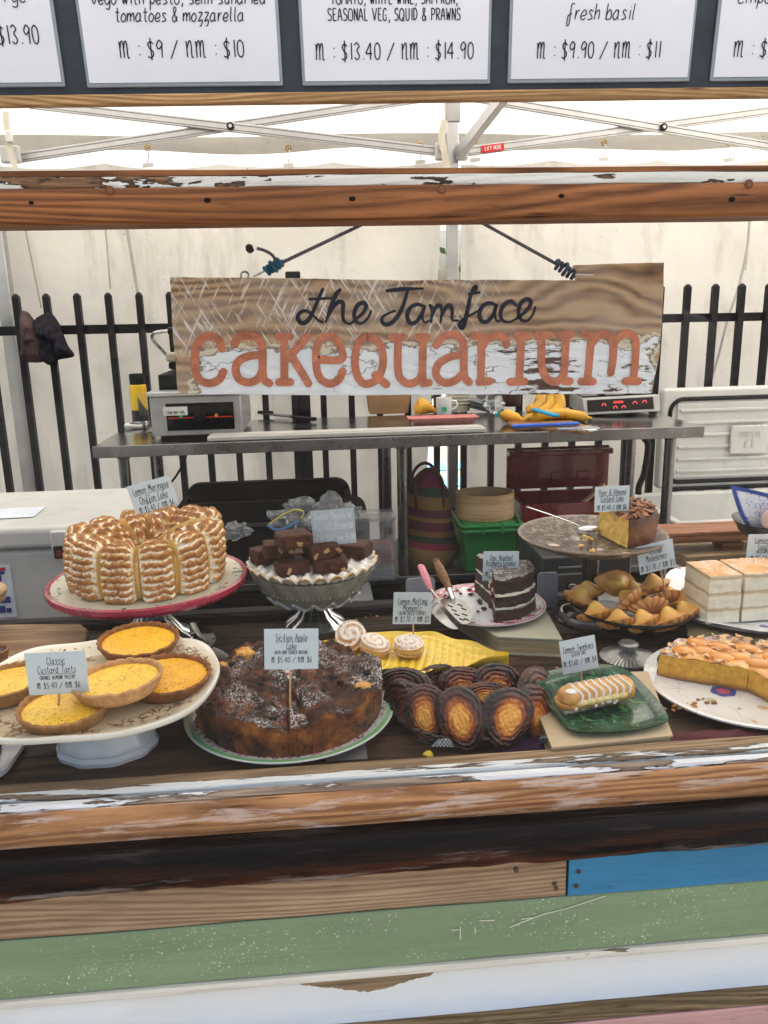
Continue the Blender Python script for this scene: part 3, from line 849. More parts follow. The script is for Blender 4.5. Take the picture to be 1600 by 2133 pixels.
sheets = [
 ((-260, 138, 186), [('rye', 34, 6, 24, False), ('$13.90', 43, 93, 32, True)]),
 ((183, 590, 184), [('tomatoes & mozzarella', 376, 46, 24, False), ('vego with pesto, semi sundried', 374, 10, 24, False), ('~ : $9 / ^~ : $10', 381, 121, 30, True)]),
 ((630, 1020, 180), [('SEASONAL VEG, SQUID & PRAWNS', 821, 44, 21, False), ('TOMATO, WHITE WINE, SAFFRON,', 821, 10, 21, False), ('~ : $13.40 / ^~ : $14.90', 822, 125, 30, True)]),
 ((1056, 1434, 175), [('fresh basil', 1248, 42, 28, False), ('~ : $9.90 / ^~ : $11', 1244, 122, 30, True)]),
 ((1476, 1860, 171), [('chipotle', 1586, 8, 24, False), ('bacon', 1632, 44, 24, False), ('~ : $13.40', 1594, 119, 30, True)]),
]
k0 = mpp(org)
for (xa, xb, yb), lines in sheets:
    c0, c1 = mp(xa, yb + (-.5)), mp(xb, yb - (xb - xa) * .012)
    u0 = (c0 - org).dot(dirx); u1 = (c1 - org).dot(dirx); v0 = ((c0 - org).dot(MUx) + (c1 - org).dot(MUx)) / 2
    sh = bx_on('sheet_sleeve', u0, u1, v0, v0 + .42, .0005, .0035, sleeve, mbT, .003)
    pg = bx_on('menu_page', u0 + .004, u1 - .004, v0 + .005, v0 + .415, .0037, .0045, paper, sh)
    tb = MB()
    for s_, lx, ly, hpx, pr in lines:
        o_ = mp(lx, ly, .0052)
        ws = (.92 if pr else .8)
        tw = {'tomatoes & mozzarella': 244, 'vego with pesto, semi sundried': 326, '~ : $9 / ^~ : $10': 232, 'SEASONAL VEG, SQUID & PRAWNS': 258, 'TOMATO, WHITE WINE, SAFFRON,': 246, '~ : $13.40 / ^~ : $14.90': 306, 'fresh basil': 138, '$13.90': 76, '~ : $13.40': 148, 'chipotle': 110, 'rye': 40, '~ : $9.90 / ^~ : $11': 246}.get(s_)
        h_ = hpx * k0; gp = 2.6
        if tw:
            W0 = text_width(s_, h_, 1.0, 2.6); ws = tw * k0 / W0; gp = 2.6 * ws
        write(tb, s_, o_, dirx, MUx, h_, .0015 if pr else .0013, MN, ws=ws, gap=gp, detail=4, slant=(.12 if s_[0].islower() else 0))
    tb.build('lettering', ink, pg, smooth=0)
MB().box((.05, 1.14, 2.05), (.03, .03, .02)).build('hanger', steel, mbT)
for x in (-.85, .95):
    MB().box((x, 1.16, .95), (.045, .045, 1.9)).build('upright', beam_wood, mbT, bevel=.002)

# ------------------------------------------------------------------ sign
YS = 1.50
sg = thing('cake_sign', 'weathered plank sign with big copper lettering hung on dark rope', 'sign', (0, 0, 0))
def oS(x, y, d=0.0):
    p = onY(x, y, YS); q = p.copy(); return onY(x, y, YS - d)
# plank outline
out = [(354, 577), (500, 578), (800, 583), (1205, 583), (1201, 560), (1199, 552), (1270, 549), (1384, 546), (1383, 600), (1379, 680), (1374, 740), (1362, 800), (1359, 819), (1200, 821), (980, 822), (700, 824), (520, 822), (392, 821), (376, 818), (369, 808), (366, 760), (360, 700), (357, 640)]
def densify(pts, step=14):
    o = []
    for i in range(len(pts)):
        a = Vector((*pts[i], 0)); b = Vector((*pts[(i + 1) % len(pts)], 0)); n = max(1, int((b - a).length / step))
        for k in range(n): o.append(a.lerp(b, k / n))
    return o
loop = [oS(p.x + 1.0 * fbm((p.x * .05, p.y * .05, 0)), p.y + 1.4 * fbm((p.x * .03, p.y * .03, 4))) for p in densify(out)]
t = NT('sign_plank'); base = t.co(off=False)
s3 = t.sep(base); cx = oS(870, 700)
wv = t.n('VectorMath', _operation='ADD', i0=t.co((.8, 1, 7), off=False, loc=(.4, 0, .9)), i1=t.n('VectorMath', _operation='SCALE', i0=t.n('TexNoise', Vector=t.co((1.6, 1, 4), off=False), Scale=1.8, Detail=3).outputs[1], Scale=1.25).outputs[0]).outputs[0]
rings = t.n('TexWave', _wave_type='BANDS', _bands_direction='Z', Vector=wv, Scale=2.0, Distortion=2.5, Detail=4, Detail__Scale=1.5).outputs[1]
fine = t.noise(t.co((4, 1, 90), off=False), 1.2, 6, .7)
g = t.math('ADD', t.math('MULTIPLY', rings, .6), t.math('MULTIPLY', fine, .5))
col = t.ramp(g, [(.15, (.09, .042, .018)), (.45, (.30, .17, .085)), (.85, (.52, .35, .20))])
grey = t.noise(t.co((3, 1, 6), off=False), 2, 5); col = t.mix(t.ramp(grey, [(.36, 0.), (.6, .6)]), col, (.46, .37, .29))
# diagonal white saw scratches on the upper left
def scratch(rot, loc):
    mp0 = t.n('Mapping', Vector=base, Rotation=(0, rot, 0)); mp_ = t.n('Mapping', Vector=mp0.outputs[0], Scale=(9, 1, 110), Location=loc)
    return t.ramp(t.noise(mp_.outputs[0], 1.3, 5, .65), [(.555, 0.), (.61, 1.)])
region = t.ramp(t.noise(t.co((9, 1, 12), off=False, loc=(2, 0, 0)), 1.5, 4), [(.34, 0.), (.48, 1.)])
xm = t.ramp(s3[0], [(.20, 1.), (.40, 0.)]); zup = t.ramp(t.math('SUBTRACT', s3[2], 1.2), [(.02, 0.), (.06, 1.)])
sm1 = t.math('MAXIMUM', scratch(radians(62), (0, 0, 0)), scratch(radians(-58), (5, 0, 2)))
sm1 = t.math('MULTIPLY', t.math('MULTIPLY', sm1, region), t.math('MULTIPLY', xm, zup))
col = t.mix(t.math('MULTIPLY', sm1, .95), col, (.74, .71, .68))
# white paint on the lower half, flaking
zlow = t.math('SUBTRACT', oS(870, 712).z, s3[2])
px0, px1 = oS(395, 760).x, oS(1372, 760).x
edgen = t.noise(t.co((10, 1, 22), off=False), 1.5, 7, .62)
xl_ = t.math('SUBTRACT', s3[0], px0); xr__ = t.math('SUBTRACT', px1, s3[0])
dd = t.math('MINIMUM', t.math('MINIMUM', zlow, t.math('MULTIPLY', xl_, .7)), t.math('MULTIPLY', xr__, .6))
dd = t.math('ADD', dd, t.math('MULTIPLY', t.math('SUBTRACT', edgen, .5), .075))
cream_m = t.ramp(t.math('MULTIPLY', dd, 20.), [(.0, 0.), (.03, 1.)])
dd2 = t.math('ADD', dd, t.math('MULTIPLY', t.math('SUBTRACT', t.noise(t.co((40, 1, 60), off=False), 1.3, 5), .5), .02))
white_m = t.ramp(t.math('MULTIPLY', dd2, 20.), [(.20, 0.), (.23, 1.)])
rimm = t.ramp(t.math('MULTIPLY', dd2, 20.), [(.10, 0.), (.18, .9), (.24, 0.)])
# dark missing streaks growing towards the right
fl = t.noise(t.co((9, 1, 60), off=False, loc=(7, 0, 3)), 1.5, 6, .68)
flx = t.ramp(s3[0], [(.0, .0), (.22, .04), (.44, .19), (.5, .10)])
holes = t.ramp(t.math('ADD', fl, flx), [(.70, 0.), (.72, 1.)])
cr = t.vor(t.n('VectorMath', _operation='ADD', i0=t.co((14, 1, 26), off=False), i1=t.n('VectorMath', _operation='SCALE', i0=t.n('TexNoise', Vector=t.co((20, 1, 30), off=False), Scale=1.5).outputs[1], Scale=.9).outputs[0]).outputs[0], 1.0, 'DISTANCE_TO_EDGE')
crm = t.math('MULTIPLY', t.ramp(cr, [(.012, .8), (.03, 0.)]), t.ramp(t.noise(t.co((6, 1, 9), off=False, loc=(1, 0, 6)), 1.2, 3), [(.5, 0.), (.6, 1.)]))
col = t.mix(cream_m, col, (.66, .61, .50))
col = t.mix(rimm, col, (.13, .08, .05))
col = t.mix(white_m, col, t.ramp(t.noise(base, 20, 3), [(.3, (.72, .78, .86)), (.7, (.84, .88, .92))]))
col = t.mix(t.math('MULTIPLY', white_m, t.math('MAXIMUM', holes, crm)), col, (.10, .055, .04))
t.P(col=col, rough=.6, spec=.3)
t.bump(t.math('ADD', t.math('MULTIPLY', g, .8), t.math('SUBTRACT', white_m, t.math('MULTIPLY', holes, white_m))), .5, .004)
pl = MB().prism(loop, (0, .022, 0)).build('plank', t.m, sg, smooth=0, bevel=.0012)
copper = simple('copper_leaf', (.44, .155, .09), .34, .6, var=.24, scale=35, bump=.5, bscale=45)
Q1 = lambda p: (340 + p[0] / 2.963, 540 + p[1] / 2.963)
Q2 = lambda p: (860 + p[0] / 2.963, 520 + p[1] / 2.963)
Q4 = lambda p: (800 + p[0] / 2, 440 + p[1] / 2)
cop = {
 'c': (Q1, [[(362, 552), (345, 500), (285, 472), (225, 505), (196, 590), (200, 690), (232, 748), (290, 765), (345, 742), (372, 695)]]),
 'a': (Q1, [[(440, 525), (470, 480), (540, 472), (598, 505), (614, 570), (614, 690), (625, 745), (655, 765)], [(612, 592), (540, 595), (470, 625), (447, 680), (468, 738), (525, 760), (580, 742), (612, 690)]]),
 'k': (Q1, [[(712, 476), (780, 476)], [(748, 476), (748, 755)], [(715, 758), (785, 758)], [(888, 475), (768, 615)], [(795, 600), (896, 766)]]),
 'e': (Q1, [[(955, 620), (1098, 618), (1096, 545), (1062, 488), (1015, 474), (968, 500), (945, 570), (948, 680), (975, 742), (1030, 768), (1082, 742), (1108, 692)]]),
 'q': (Q1, [[(1262, 478), (1212, 505), (1184, 600), (1192, 700), (1225, 758), (1268, 768), (1325, 735), (1356, 650), (1350, 560), (1318, 500), (1262, 478)], [(1308, 715), (1345, 745), (1378, 772)]]),
 'u': (Q1, [[(1412, 482), (1482, 482)], [(1450, 482), (1450, 690), (1475, 745), (1520, 768), (1575, 745), (1600, 700)], [(1600, 700), (1603, 482)], [(1570, 482), (1625, 482)], [(1600, 700), (1604, 765)], [(1604, 765), (1640, 762)]]),
 'A': (Q2, [[(145, 590), (175, 545), (240, 527), (298, 550), (315, 615), (315, 745), (325, 795), (348, 818)], [(310, 648), (235, 660), (165, 700), (142, 755), (160, 800), (205, 822), (260, 808), (312, 765)]]),
 'r': (Q2, [[(378, 532), (428, 538)], [(425, 545), (420, 812)], [(410, 816), (475, 812)], [(428, 600), (462, 550), (520, 525), (565, 550), (578, 588)]]),
 'i': (Q2, [[(645, 530), (708, 530)], [(672, 530), (656, 812)], [(600, 816), (690, 814)]]),
 'U': (Q2, [[(768, 528), (842, 528)], [(795, 530), (796, 715), (828, 795), (880, 816), (925, 780), (938, 715)], [(948, 530), (930, 800)], [(905, 526), (975, 526)], [(935, 812), (970, 812)]]),
 'm': (Q2, [[(1052, 522), (1092, 528)], [(1102, 540), (1078, 812)], [(1038, 814), (1112, 814)], [(1105, 580), (1148, 528), (1200, 524), (1236, 566), (1236, 670), (1222, 760)], [(1242, 575), (1290, 524), (1345, 524), (1376, 572), (1372, 690), (1362, 812)], [(1312, 812), (1392, 812)]]),
}
for ch, (Q, sts) in cop.items():
    mb = MB()
    for i, st in enumerate(sts):
        pts = [oS(*Q(p), .0006 + .0002 * i) for p in st]
        if len(pts) > 2: pts = catmull(pts, 7)
        mb.ribbon(pts, .0148, Vector((0, -1, 0)), .0007)
    mb.build('copper_letter', copper, sg, smooth=0)
script = {
 't': (Q1, [[(985, 185), (950, 265), (915, 345), (885, 385), (850, 392), (830, 360), (845, 330), (880, 318), (920, 340), (955, 375), (985, 390)], [(905, 246), (1038, 240)]]),
 'h': (Q1, [[(1092, 188), (1068, 215), (1030, 300), (1005, 385)], [(1012, 365), (1045, 300), (1085, 262), (1110, 275), (1108, 330), (1115, 378), (1150, 398), (1185, 375)]]),
 'e': (Q1, [[(1185, 372), (1235, 330), (1252, 290), (1235, 268), (1200, 285), (1178, 340), (1192, 385), (1225, 395), (1262, 365), (1283, 320)]]),
 'J': (Q4, [[(12, 331), (85, 324), (160, 322)], [(98, 330), (84, 380), (62, 430), (35, 462), (8, 472), (-8, 460), (-5, 440), (20, 425), (45, 415)]]),
 'a': (Q4, [[(165, 395), (138, 388), (110, 402), (97, 432), (105, 462), (128, 465), (152, 438), (170, 395), (160, 440), (170, 463), (190, 455)]]),
 'm': (Q4, [[(192, 392), (202, 415), (196, 462)], [(198, 440), (215, 402), (232, 393), (240, 412), (236, 462)], [(238, 440), (258, 400), (275, 393), (284, 415), (284, 452), (308, 455)]]),
 'f': (Q4, [[(372, 318), (360, 355), (350, 400), (340, 450), (328, 485), (316, 478), (320, 460), (345, 440), (375, 425), (398, 412)], [(372, 318), (384, 316), (378, 340)], [(355, 345), (398, 338)]]),
 'b': (Q4, [[(468, 392), (440, 382), (412, 395), (398, 425), (405, 455), (428, 460), (452, 435), (468, 392), (462, 432), (472, 458), (492, 450)]]),
 'c': (Q4, [[(550, 392), (530, 375), (502, 388), (486, 420), (492, 452), (520, 462), (552, 448)]]),
 'E': (Q4, [[(552, 448), (592, 415), (612, 382), (598, 366), (572, 380), (560, 420), (572, 452), (598, 455), (620, 430), (630, 400)]]),
}
for ch, (Q, sts) in script.items():
    mb = MB()
    for i, st in enumerate(sts):
        pts = catmull([oS(*Q(p), .0005 + .0002 * i) for p in st], 7)
        mb.ribbon(pts, .0082, Vector((0, -1, 0)), .0004, wf=lambda q: .55 + .45 * sin(pi * min(1, q * 1.1 + .1)))
    mb.build('script_letter', simple('navy_paint', (.012, .015, .028), .5), sg, smooth=0)
# rope, knots and shackles
rope = NT('rope'); w_ = rope.n('TexWave', Vector=rope.co((160, 160, 160), off=False), Scale=.6, Distortion=1.0).outputs[1]
rope.P(col=rope.ramp(w_, [(.3, (.02, .025, .045)), (.55, (.05, .075, .11)), (.8, (.16, .13, .13))]), rough=.75); rope.bump(w_, .5, .003)
teal = simple('teal_cord', (.02, .09, .14), .7, var=.5, scale=60, bump=.3)
knt = simple('navy_cord', (.03, .04, .07), .7, var=.5, scale=60, bump=.3)
topp = Vector((oS(889, 423).x, YS - .02, zr))
rp = thing('hanging_rope', 'dark twisted rope with knotted ends holding up the cake sign', 'rope', (0, 0, 0))
kl = oS(585, 548, .01); kr = oS(1160, 550, .01)
MB().tube([kl, topp, kr], .0032, 8).build('rope', rope.m, rp)
MB().tube(catmull([oS(a, b, .012) for a, b in ((575, 545), (568, 532), (552, 522), (535, 517))], 6), .0028, 8).build('loose_end', rope.m, rp)
MB().sphere(oS(521, 518, .012), .0075, 12, 8, fn=lambda p: p * (1 + .35 * fbm(p * 180))).build('end_knot', simple('frayed_brown', (.04, .025, .025), .9), rp)
def knot(a, b, m_, n, r):
    p, q = oS(*a, .014), oS(*b, .014); d = (q - p); u = d.normalized().orthogonal(); w = d.normalized().cross(u)
    pts = []
    for i in range(n * 12 + 1):
        tt = i / (n * 12); an = 2 * pi * n * tt
        rr = r * (.7 + .5 * sin(pi * tt) + .25 * sin(tt * 17))
        pts.append(p + d * tt + (u * cos(an) + w * sin(an)) * rr)
    return MB().tube(pts, .0034, 7).build('knot', m_, rp)
knot((553, 565), (588, 545), teal, 5, .0052); knot((1158, 548), (1197, 576), knt, 5, .0058)
MB().tube([oS(528, 576, .012), oS(556, 562, .012)], .0022, 6).build('wire', alu, rp)
MB().tube([oS(1192, 572, .012), oS(1235, 574, .012)], .0022, 6).build('wire', alu, rp)
for a in ((510, 574), (1237, 573)):
    p = oS(*a, -.008)
    MB().tube([p + Vector((.007 * cos(k / 12 * 2 * pi), 0, .007 * sin(k / 12 * 2 * pi))) for k in range(13)], .0022, 6, cap=False).build('eye_bolt', steel, rp)
p = onY(610, 573, 3.10)
tag(MB().box(p, (.056, .03, .026)).build('fence_clip', dark_plastic, bevel=.005), 'small black clip box on the fence just above the sign edge', 'clip')

# ------------------------------------------------------------------ steel table
TZ = .944
ta, tb_ = onY(192, 926, 2.35), onY(1466, 895, 2.35)
TX0, TX1, TY0, TY1 = ta.x, tb_.x, 2.35, 2.86
tab = thing('steel_table', 'stainless steel prep table with undershelf behind the cake sign', 'table', (0, 0, 0))
t = NT('worn_steel'); co = t.co((1, 1, 1)); n1 = t.noise(co, 7, 6, .6); n2 = t.noise(t.co((2, 60, 2)), 4, 4)
t.P(col=t.ramp(n1, [(.3, (.26, .26, .27)), (.7, (.46, .46, .46))]), metal=1.0, rough=t.ramp(n1, [(.3, .12), (.7, .24)])); t.bump(n2, .05, .002)
wsteel = t.m
MB().box(((TX0 + TX1) / 2, (TY0 + TY1) / 2, TZ - .003), (TX1 - TX0 - .004, TY1 - TY0, .006)).build('tabletop', wsteel, tab, bevel=.002)
dk_edge = simple('table_edge_steel', (.20, .20, .205), .3, .9, var=.25, scale=9)
MB().box(((TX0 + TX1) / 2, TY0 - .004, TZ - .0165), (TX1 - TX0, .006, .035)).build('apron', dk_edge, tab, bevel=.002)
for x in (TX0 + .003, TX1 - .003):
    MB().box((x, (TY0 + TY1) / 2, TZ - .022), (.006, TY1 - TY0 - .01, .03)).build('apron', dk_edge, tab, bevel=.002)
legm = simple('table_leg_steel', (.14, .14, .145), .3, .9, var=.3, scale=6)
ZU = .49
for px_, py_, y in ((262, 1000, 2.40), (333, 1000, 2.80), (1392, 980, 2.40), (1312, 980, 2.80), (838, 1000, 2.40), (806, 1000, 2.80)):
    x = onY(px_, py_, y).x
    l_ = MB().cyl((x, y, 0.02), (x, y, TZ - .02), .0165, n=18).build('leg', legm, tab)
    MB().cyl((x, y, TZ - .045), (x, y, TZ - .028), .021, n=18).build('collar', legm, l_, bevel=.002)
    MB().cyl((x, y, 0.0), (x, y, .03), .021, .017, n=18).build('foot', dark_plastic, l_)
MB().box(((TX0 + TX1) / 2, 2.60, ZU - .012), (TX1 - TX0 - .16, .44, .024)).build('undershelf', simple('undershelf_steel', (.10, .10, .105), .35, .8, var=.3), tab, bevel=.003)

def lath(name, label, cat, p, prof, m_, n=40, rz=0, fn=None, group=None, sx=1, sy=1, smooth=40):
    tg = thing(name, label, cat, p, rz, group)
    MB().lathe(prof, n, fn, sx=sx, sy=sy).build('body', m_, tg, smooth=smooth)
    return tg
# spray can
p = onZ(294, 881, TZ); k = mpp(p)
can = thing('spray_can', 'yellow and black spray can with a black cap standing left of the sandwich press', 'spray can', p)
t = NT('can_print'); s3 = t.sep(t.co(off=False)); zz = s3[2]
base = t.ramp(t.math('MULTIPLY', zz, 5.5), [(.02, (.01, .01, .01)), (.24, (.015, .015, .015)), (.26, (.75, .48, .01)), (.78, (.78, .50, .01)), (.80, (.3, .3, .3))], 'CONSTANT')
sw = t.ramp(t.math('ADD', t.math('MULTIPLY', zz, 8.0), t.math('MULTIPLY', s3[0], 16.)), [(.80, 1.), (.81, 0.)])
c = t.mix(t.math('MULTIPLY', sw, t.ramp(s3[0], [(.0, 0.), (.002, 1.)])), base, (.012, .012, .012))
lb_ = t.math('MULTIPLY', t.ramp(t.n('TexBrick', Vector=t.co((160, 160, 260), off=False), Scale=1.0).outputs[1], [(.5, 0.), (.6, .6)]), t.math('MULTIPLY', t.ramp(s3[0], [(.0, 0.), (.003, 1.)]), t.ramp(zz, [(.03, 0.), (.031, 1.), (.11, 1.), (.111, 0.)])))
c = t.mix(lb_, c, (.5, .5, .46)); t.P(col=c, rough=.3)
r = 17.0 * k
MB().lathe([(0, .002), (r * .93, .002), (r, .008), (r, .128), (r * .96, .134), (r * .8, .139), (0, .14)], 32).build('can_body', t.m, can)
MB().lathe([(r * .9, .134), (r * .9, .168), (r * .84, .1735), (0, .1745)], 32).build('cap', dark_plastic, can)
MB().lathe([(r * .94, .002), (r * 1.04, 0.0), (r * 1.04, .005), (r, .008)], 32).build('rim', steel, can)
# little white timer
p = onZ(279, 893, TZ)
tm = thing('kitchen_timer', 'small white plastic timer lying at the left end of the steel table', 'timer', p, .1)
MB().box((0, 0, .009), (.058, .034, .014), Ry(.12)).build('case', white_plastic, tm, bevel=.005, seg=3)
MB().box((.004, .0, .0168), (.03, .018, .002), Ry(.12)).build('display', simple('timer_display', (.14, .08, .06), .3), tm)
# sandwich press
PZ = TZ
gx0, gx1 = onY(313, 850, 2.44).x, onY(503, 850, 2.44).x
gp = thing('sandwich_press', 'grey steel contact grill with a black control panel half behind the sign', 'grill', ((gx0 + gx1) / 2, 2.60, PZ))
W2 = (gx1 - gx0) / 2; zt = onY(410, 823, 2.44).z - PZ
gsteel = simple('grill_steel', (.35, .35, .355), .35, .6, var=.12)
MB().box((0, 0, .012 + (zt - .012) / 2), (2 * W2, .33, zt - .012)).build('housing', gsteel, gp, bevel=.004)
MB().box((0, -.002, zt + .006), (2 * W2 + .012, .345, .014)).build('drip_tray', simple('tray_steel', (.46, .46, .46), .4, .5), gp, bevel=.003)
cp = MB().box((.012, -.1665, zt * .52), (2 * W2 - .07, .004, zt * .62)).build('control_panel', simple('panel_black', (.008, .008, .009), .25), gp)
MB().box((.012, -.1692, zt * .50), (2 * W2 - .08, .001, .003)).build('red_stripe', simple('red_stripe', (.5, .03, .02), .4), cp)
MB().cyl((.012, -.168, zt * .52), (.012, -.186, zt * .52), .0185, .0165, 24).build('dial', dark_plastic, cp, bevel=.001)
for dx, cm in ((-.045, (.02, .42, .10)), (.06, (.55, .25, .02))):
    MB().cyl((dx, -.168, zt * .54), (dx, -.173, zt * .54), .005, n=14).build('indicator', simple('lamp_%d' % int(dx * 1000 + 100), cm, .3), cp)
stk = MB().box((-W2 + .075, -.1691, zt * .66), (.072, .001, .026)).build('sticker', simple('sticker_white', (.62, .62, .60), .5), cp)
tb = MB(); write(tb, '1300 887 559', Vector((-W2 + .075, -.1702, zt * .66 - .009)), Vector((1, 0, 0)), Vector((0, 0, 1)), .009, .0013, Vector((0, -1, 0)), ws=.72); tb.build('lettering', ink, stk, smooth=0)
for sx in (-1, 1):
    MB().cyl((sx * (W2 - .03), -.12, 0), (sx * (W2 - .03), -.12, .014), .014, n=14).build('foot', dark_plastic, gp)
MB().box((-.005, .02, zt + .035), (2 * W2 - .05, .25, .05)).build('lower_plate', simple('cast_iron', (.015, .015, .016), .5, bump=.3), gp, bevel=.004)
MB().box((.005, .03, zt + .078), (2 * W2 - .09, .22, .02), Rx(-.06)).build('upper_plate', simple('cast_iron', (.015,) * 3), gp, bevel=.004)
MB().box((.01, .03, zt + .104), (2 * W2 - .07, .24, .03), Rx(-.06)).build('plate_cover', simple('stained_steel', (.40, .34, .26), .4, .5, var=.3), gp, bevel=.008)
hx = -W2 + .012
MB().tube(catmull([(hx + .035, .12, zt + .06), (hx + .005, .05, zt + .12), (hx, -.09, zt + .165), (hx + .015, -.125, zt + .185), (hx + .06, -.13, zt + .19)], 6), .0055, 8).build('handle_rod', steel, gp)
MB().tube([(hx + .055, -.13, zt + .19), (hx + .25, -.13, zt + .185)], .011, 12).build('handle_grip', dark_plastic, gp)
MB().tube(catmull([(W2 - .02, .1, zt + .06), (W2 - .01, .0, zt + .14), (W2 - .02, -.13, zt + .185), (hx + .25, -.13, zt + .185)], 6), .0055, 8).build('handle_rod', steel, gp)
# paper bag
brown_paper = simple('brown_paper', (.30, .20, .12), .8, var=.2, scale=18, bump=.4)
clear = NT('clear_plastic'); fz = clear.n('Fresnel', IOR=1.45); g_ = clear.n('BsdfGlossy', Color=(1, 1, 1, 1), Roughness=.12); tr = clear.n('BsdfTransparent', Color=(.90, .92, .93, 1)); d_ = clear.n('BsdfDiffuse', Color=(.75, .78, .80, 1))
m1 = clear.n('MixShader', i0=fz.outputs[0], i1=tr.outputs[0], i2=g_.outputs[0]); m2 = clear.n('MixShader', i0=clear.ramp(clear.noise(clear.co(), 40, 4), [(.35, .06), (.75, .30)]), i1=m1.outputs[0], i2=d_.outputs[0])
clear.t.nodes.remove(clear.b); clear.t.links.new(m2.outputs[0], clear.o.inputs[0]); clear = clear.m
pb = thing('paper_bag', 'flat brown paper bag in clear film lying in front of the sandwich press', 'paper bag', onZ(395, 893, TZ))
def crump(w, d, h, seed, a):
    return lambda u, v: ((u - .5) * w, (v - .5) * d, .002 + h * (sin(pi * u) * sin(pi * v)) ** .4 * (.6 + a * fbm((u * 6, v * 5, seed))))
MB().grid(crump(.23, .10, .016, 1, .9), 30, 16).build('bag', brown_paper, pb, smooth=25)
MB().grid(crump(.27, .13, .021, 2, 1.0), 26, 14).build('film', clear, pb, smooth=25)
bgp = thing('plastic_bag', 'small crumpled clear bag holding white paper beside the brown bag', 'plastic bag', onZ(458, 884, TZ), .5)
MB().sphere((0, 0, .026), .026, 18, 12, sc=(1.3, .8, 1), fn=lambda p: p * (1 + .5 * fbm(p * 60, 1, 2))).build('film', clear, bgp, smooth=20)
MB().box((-.01, 0, .016), (.035, .02, .026), Ry(.4)).build('paper', white_plastic, bgp, bevel=.003)
# grater / knife lying on the table
kn = thing('cake_spatula', 'black handled offset spatula with a perforated blade lying on the steel table', 'spatula', onZ(590, 868, TZ), .0)
p0, p1, p2 = onZ(540, 862, TZ + .012) - onZ(590, 868, TZ), onZ(608, 868, TZ + .012) - onZ(590, 868, TZ), onZ(655, 873, TZ + .012) - onZ(590, 868, TZ)
MB().prism([p0 + Vector((0, .02, 0)), p0 + Vector((.0, -.012, 0)), p1 + Vector((0, -.03, 0)), p1 + Vector((.0, .03, 0))], (0, 0, .003)).build('blade', simple('dull_steel', (.07, .07, .07), .3, .8), kn, smooth=0)
MB().tube([p1, p2], [.009, .012], 10, flat=.6).build('handle', dark_plastic, kn)
MB().tube([p0 + Vector((-.005, .015, .004)), p0 + Vector((.05, -.005, .004))], .006, 8).build('handle', dark_plastic, kn)
# long white tray lid
tl = thing('long_tray_lid', 'long pale grey strip lid lying along the front edge of the steel table', 'lid', (0, 0, 0))
a_, b_ = onZ(438, 908, TZ + .008), onZ(1016, 898, TZ + .008)
MB().bar((a_.x, TY0 + .05, TZ + .008), (b_.x, TY0 + .05, TZ + .008), .075, .014).build('lid', simple('pale_grey_plastic', (.45, .44, .42), .35), tl, bevel=.003)
MB().bar((a_.x + .01, TY0 + .05, TZ + .016), (b_.x - .01, TY0 + .05, TZ + .016), .055, .003).build('ridge', simple('pale_grey_plastic', (.45, .44, .42)), tl, bevel=.001)
# kraft box
p = onZ(811, 862, TZ); k = mpp(p)
kb = thing('kraft_box', 'brown kraft takeaway box standing behind the pink tray', 'box', p + Vector((0, .05, 0)))
kraft = simple('kraft_card', (.34, .20, .10), .75, var=.1, scale=20)
MB().box((0, 0, .036), (80 * k, .10, .072), taper=(1.1, 1.1)).build('body', kraft, kb, bevel=.002)
MB().box((0, 0, .0745), (90 * k, .112, .004)).build('lid', kraft, kb, bevel=.001)
# squash-like yellow cone (piping bag of curd)
yel = simple('yellow_curd', (.72, .36, .04), .45, var=.15, scale=8)
tip = onZ(912, 858, TZ + .004); top_ = onY(868, 832, tip.y + .03)
pc = thing('piping_bag', 'yellow filled piping bag lying with its tip towards the white mug', 'piping bag', tip)
d = (onZ(868, 846, TZ + .03) - tip)
MB().tube([d * t_ for t_ in (0, .15, .4, .7, .9, 1.0)], [.003, .009, .021, .033, .034, .022], 20).warp(lambda q: Vector((q.x, q.y, max(q.z, -.002)))).build('bag', yel, pc)
# mug
p = onZ(925, 864, TZ); k = mpp(p)
mg = thing('white_mug', 'white mug with a small green square print beside the piping bag', 'mug', p)
china = simple('white_china', (.74, .75, .74), .16, var=.04, coat=.4)
R_ = 16.5 * k
MB().lathe([(0, .001), (R_ * .9, .001), (R_, .006), (R_, .062), (R_ * .93, .062), (R_ * .9, .008), (0, .007)], 32).build('cup', china, mg)
MB().tube(catmull([(R_ * .9, 0, .050), (R_ * 1.5, -.004, .046), (R_ * 1.55, -.004, .026), (R_ * .95, 0, .018)], 6), .004, 8).build('handle', china, mg)
MB().box((-.004, -R_ - .0006, .024), (.018, .001, .014)).build('print', simple('green_print', (.05, .42, .20), .4), mg)
# bowls and lids
bs = thing('bowl_stack', 'stack of cream takeaway bowls behind the white mug', 'bowls', onZ(962, 858, TZ + .0) + Vector((0, .04, 0)))
for i in range(4):
    z = .018 + i * .013
    MB().lathe([(.034, z), (.036, z + .001), (.043, z + .012), (.041, z + .013), (.034, z + .003)], 32).build('bowl', simple('cream_paper', (.60, .57, .48), .6), bs)
MB().lathe([(0, 0), (.036, 0), (.040, .02), (.038, .021), (0, .019)], 32).build('bowl', simple('cream_paper', (.60, .57, .48)), bs)
for i, (x, y) in enumerate(((960, 864), (983, 868))):
    tag(lath('round_lid', ('black round lid lying flat left of another black lid', 'black round lid lying flat right of another black lid')[i], 'lid', onZ(x, y, TZ + .001), [(0, .005), (.026, .005), (.028, .003), (.029, 0)], dark_plastic, 24), group='black round lids on the steel table')
tr_ = thing('plastic_trays', 'stack of dark clear plastic trays left of the bananas', 'trays', onZ(1003, 858, TZ) + Vector((0, .03, 0)), -.3)
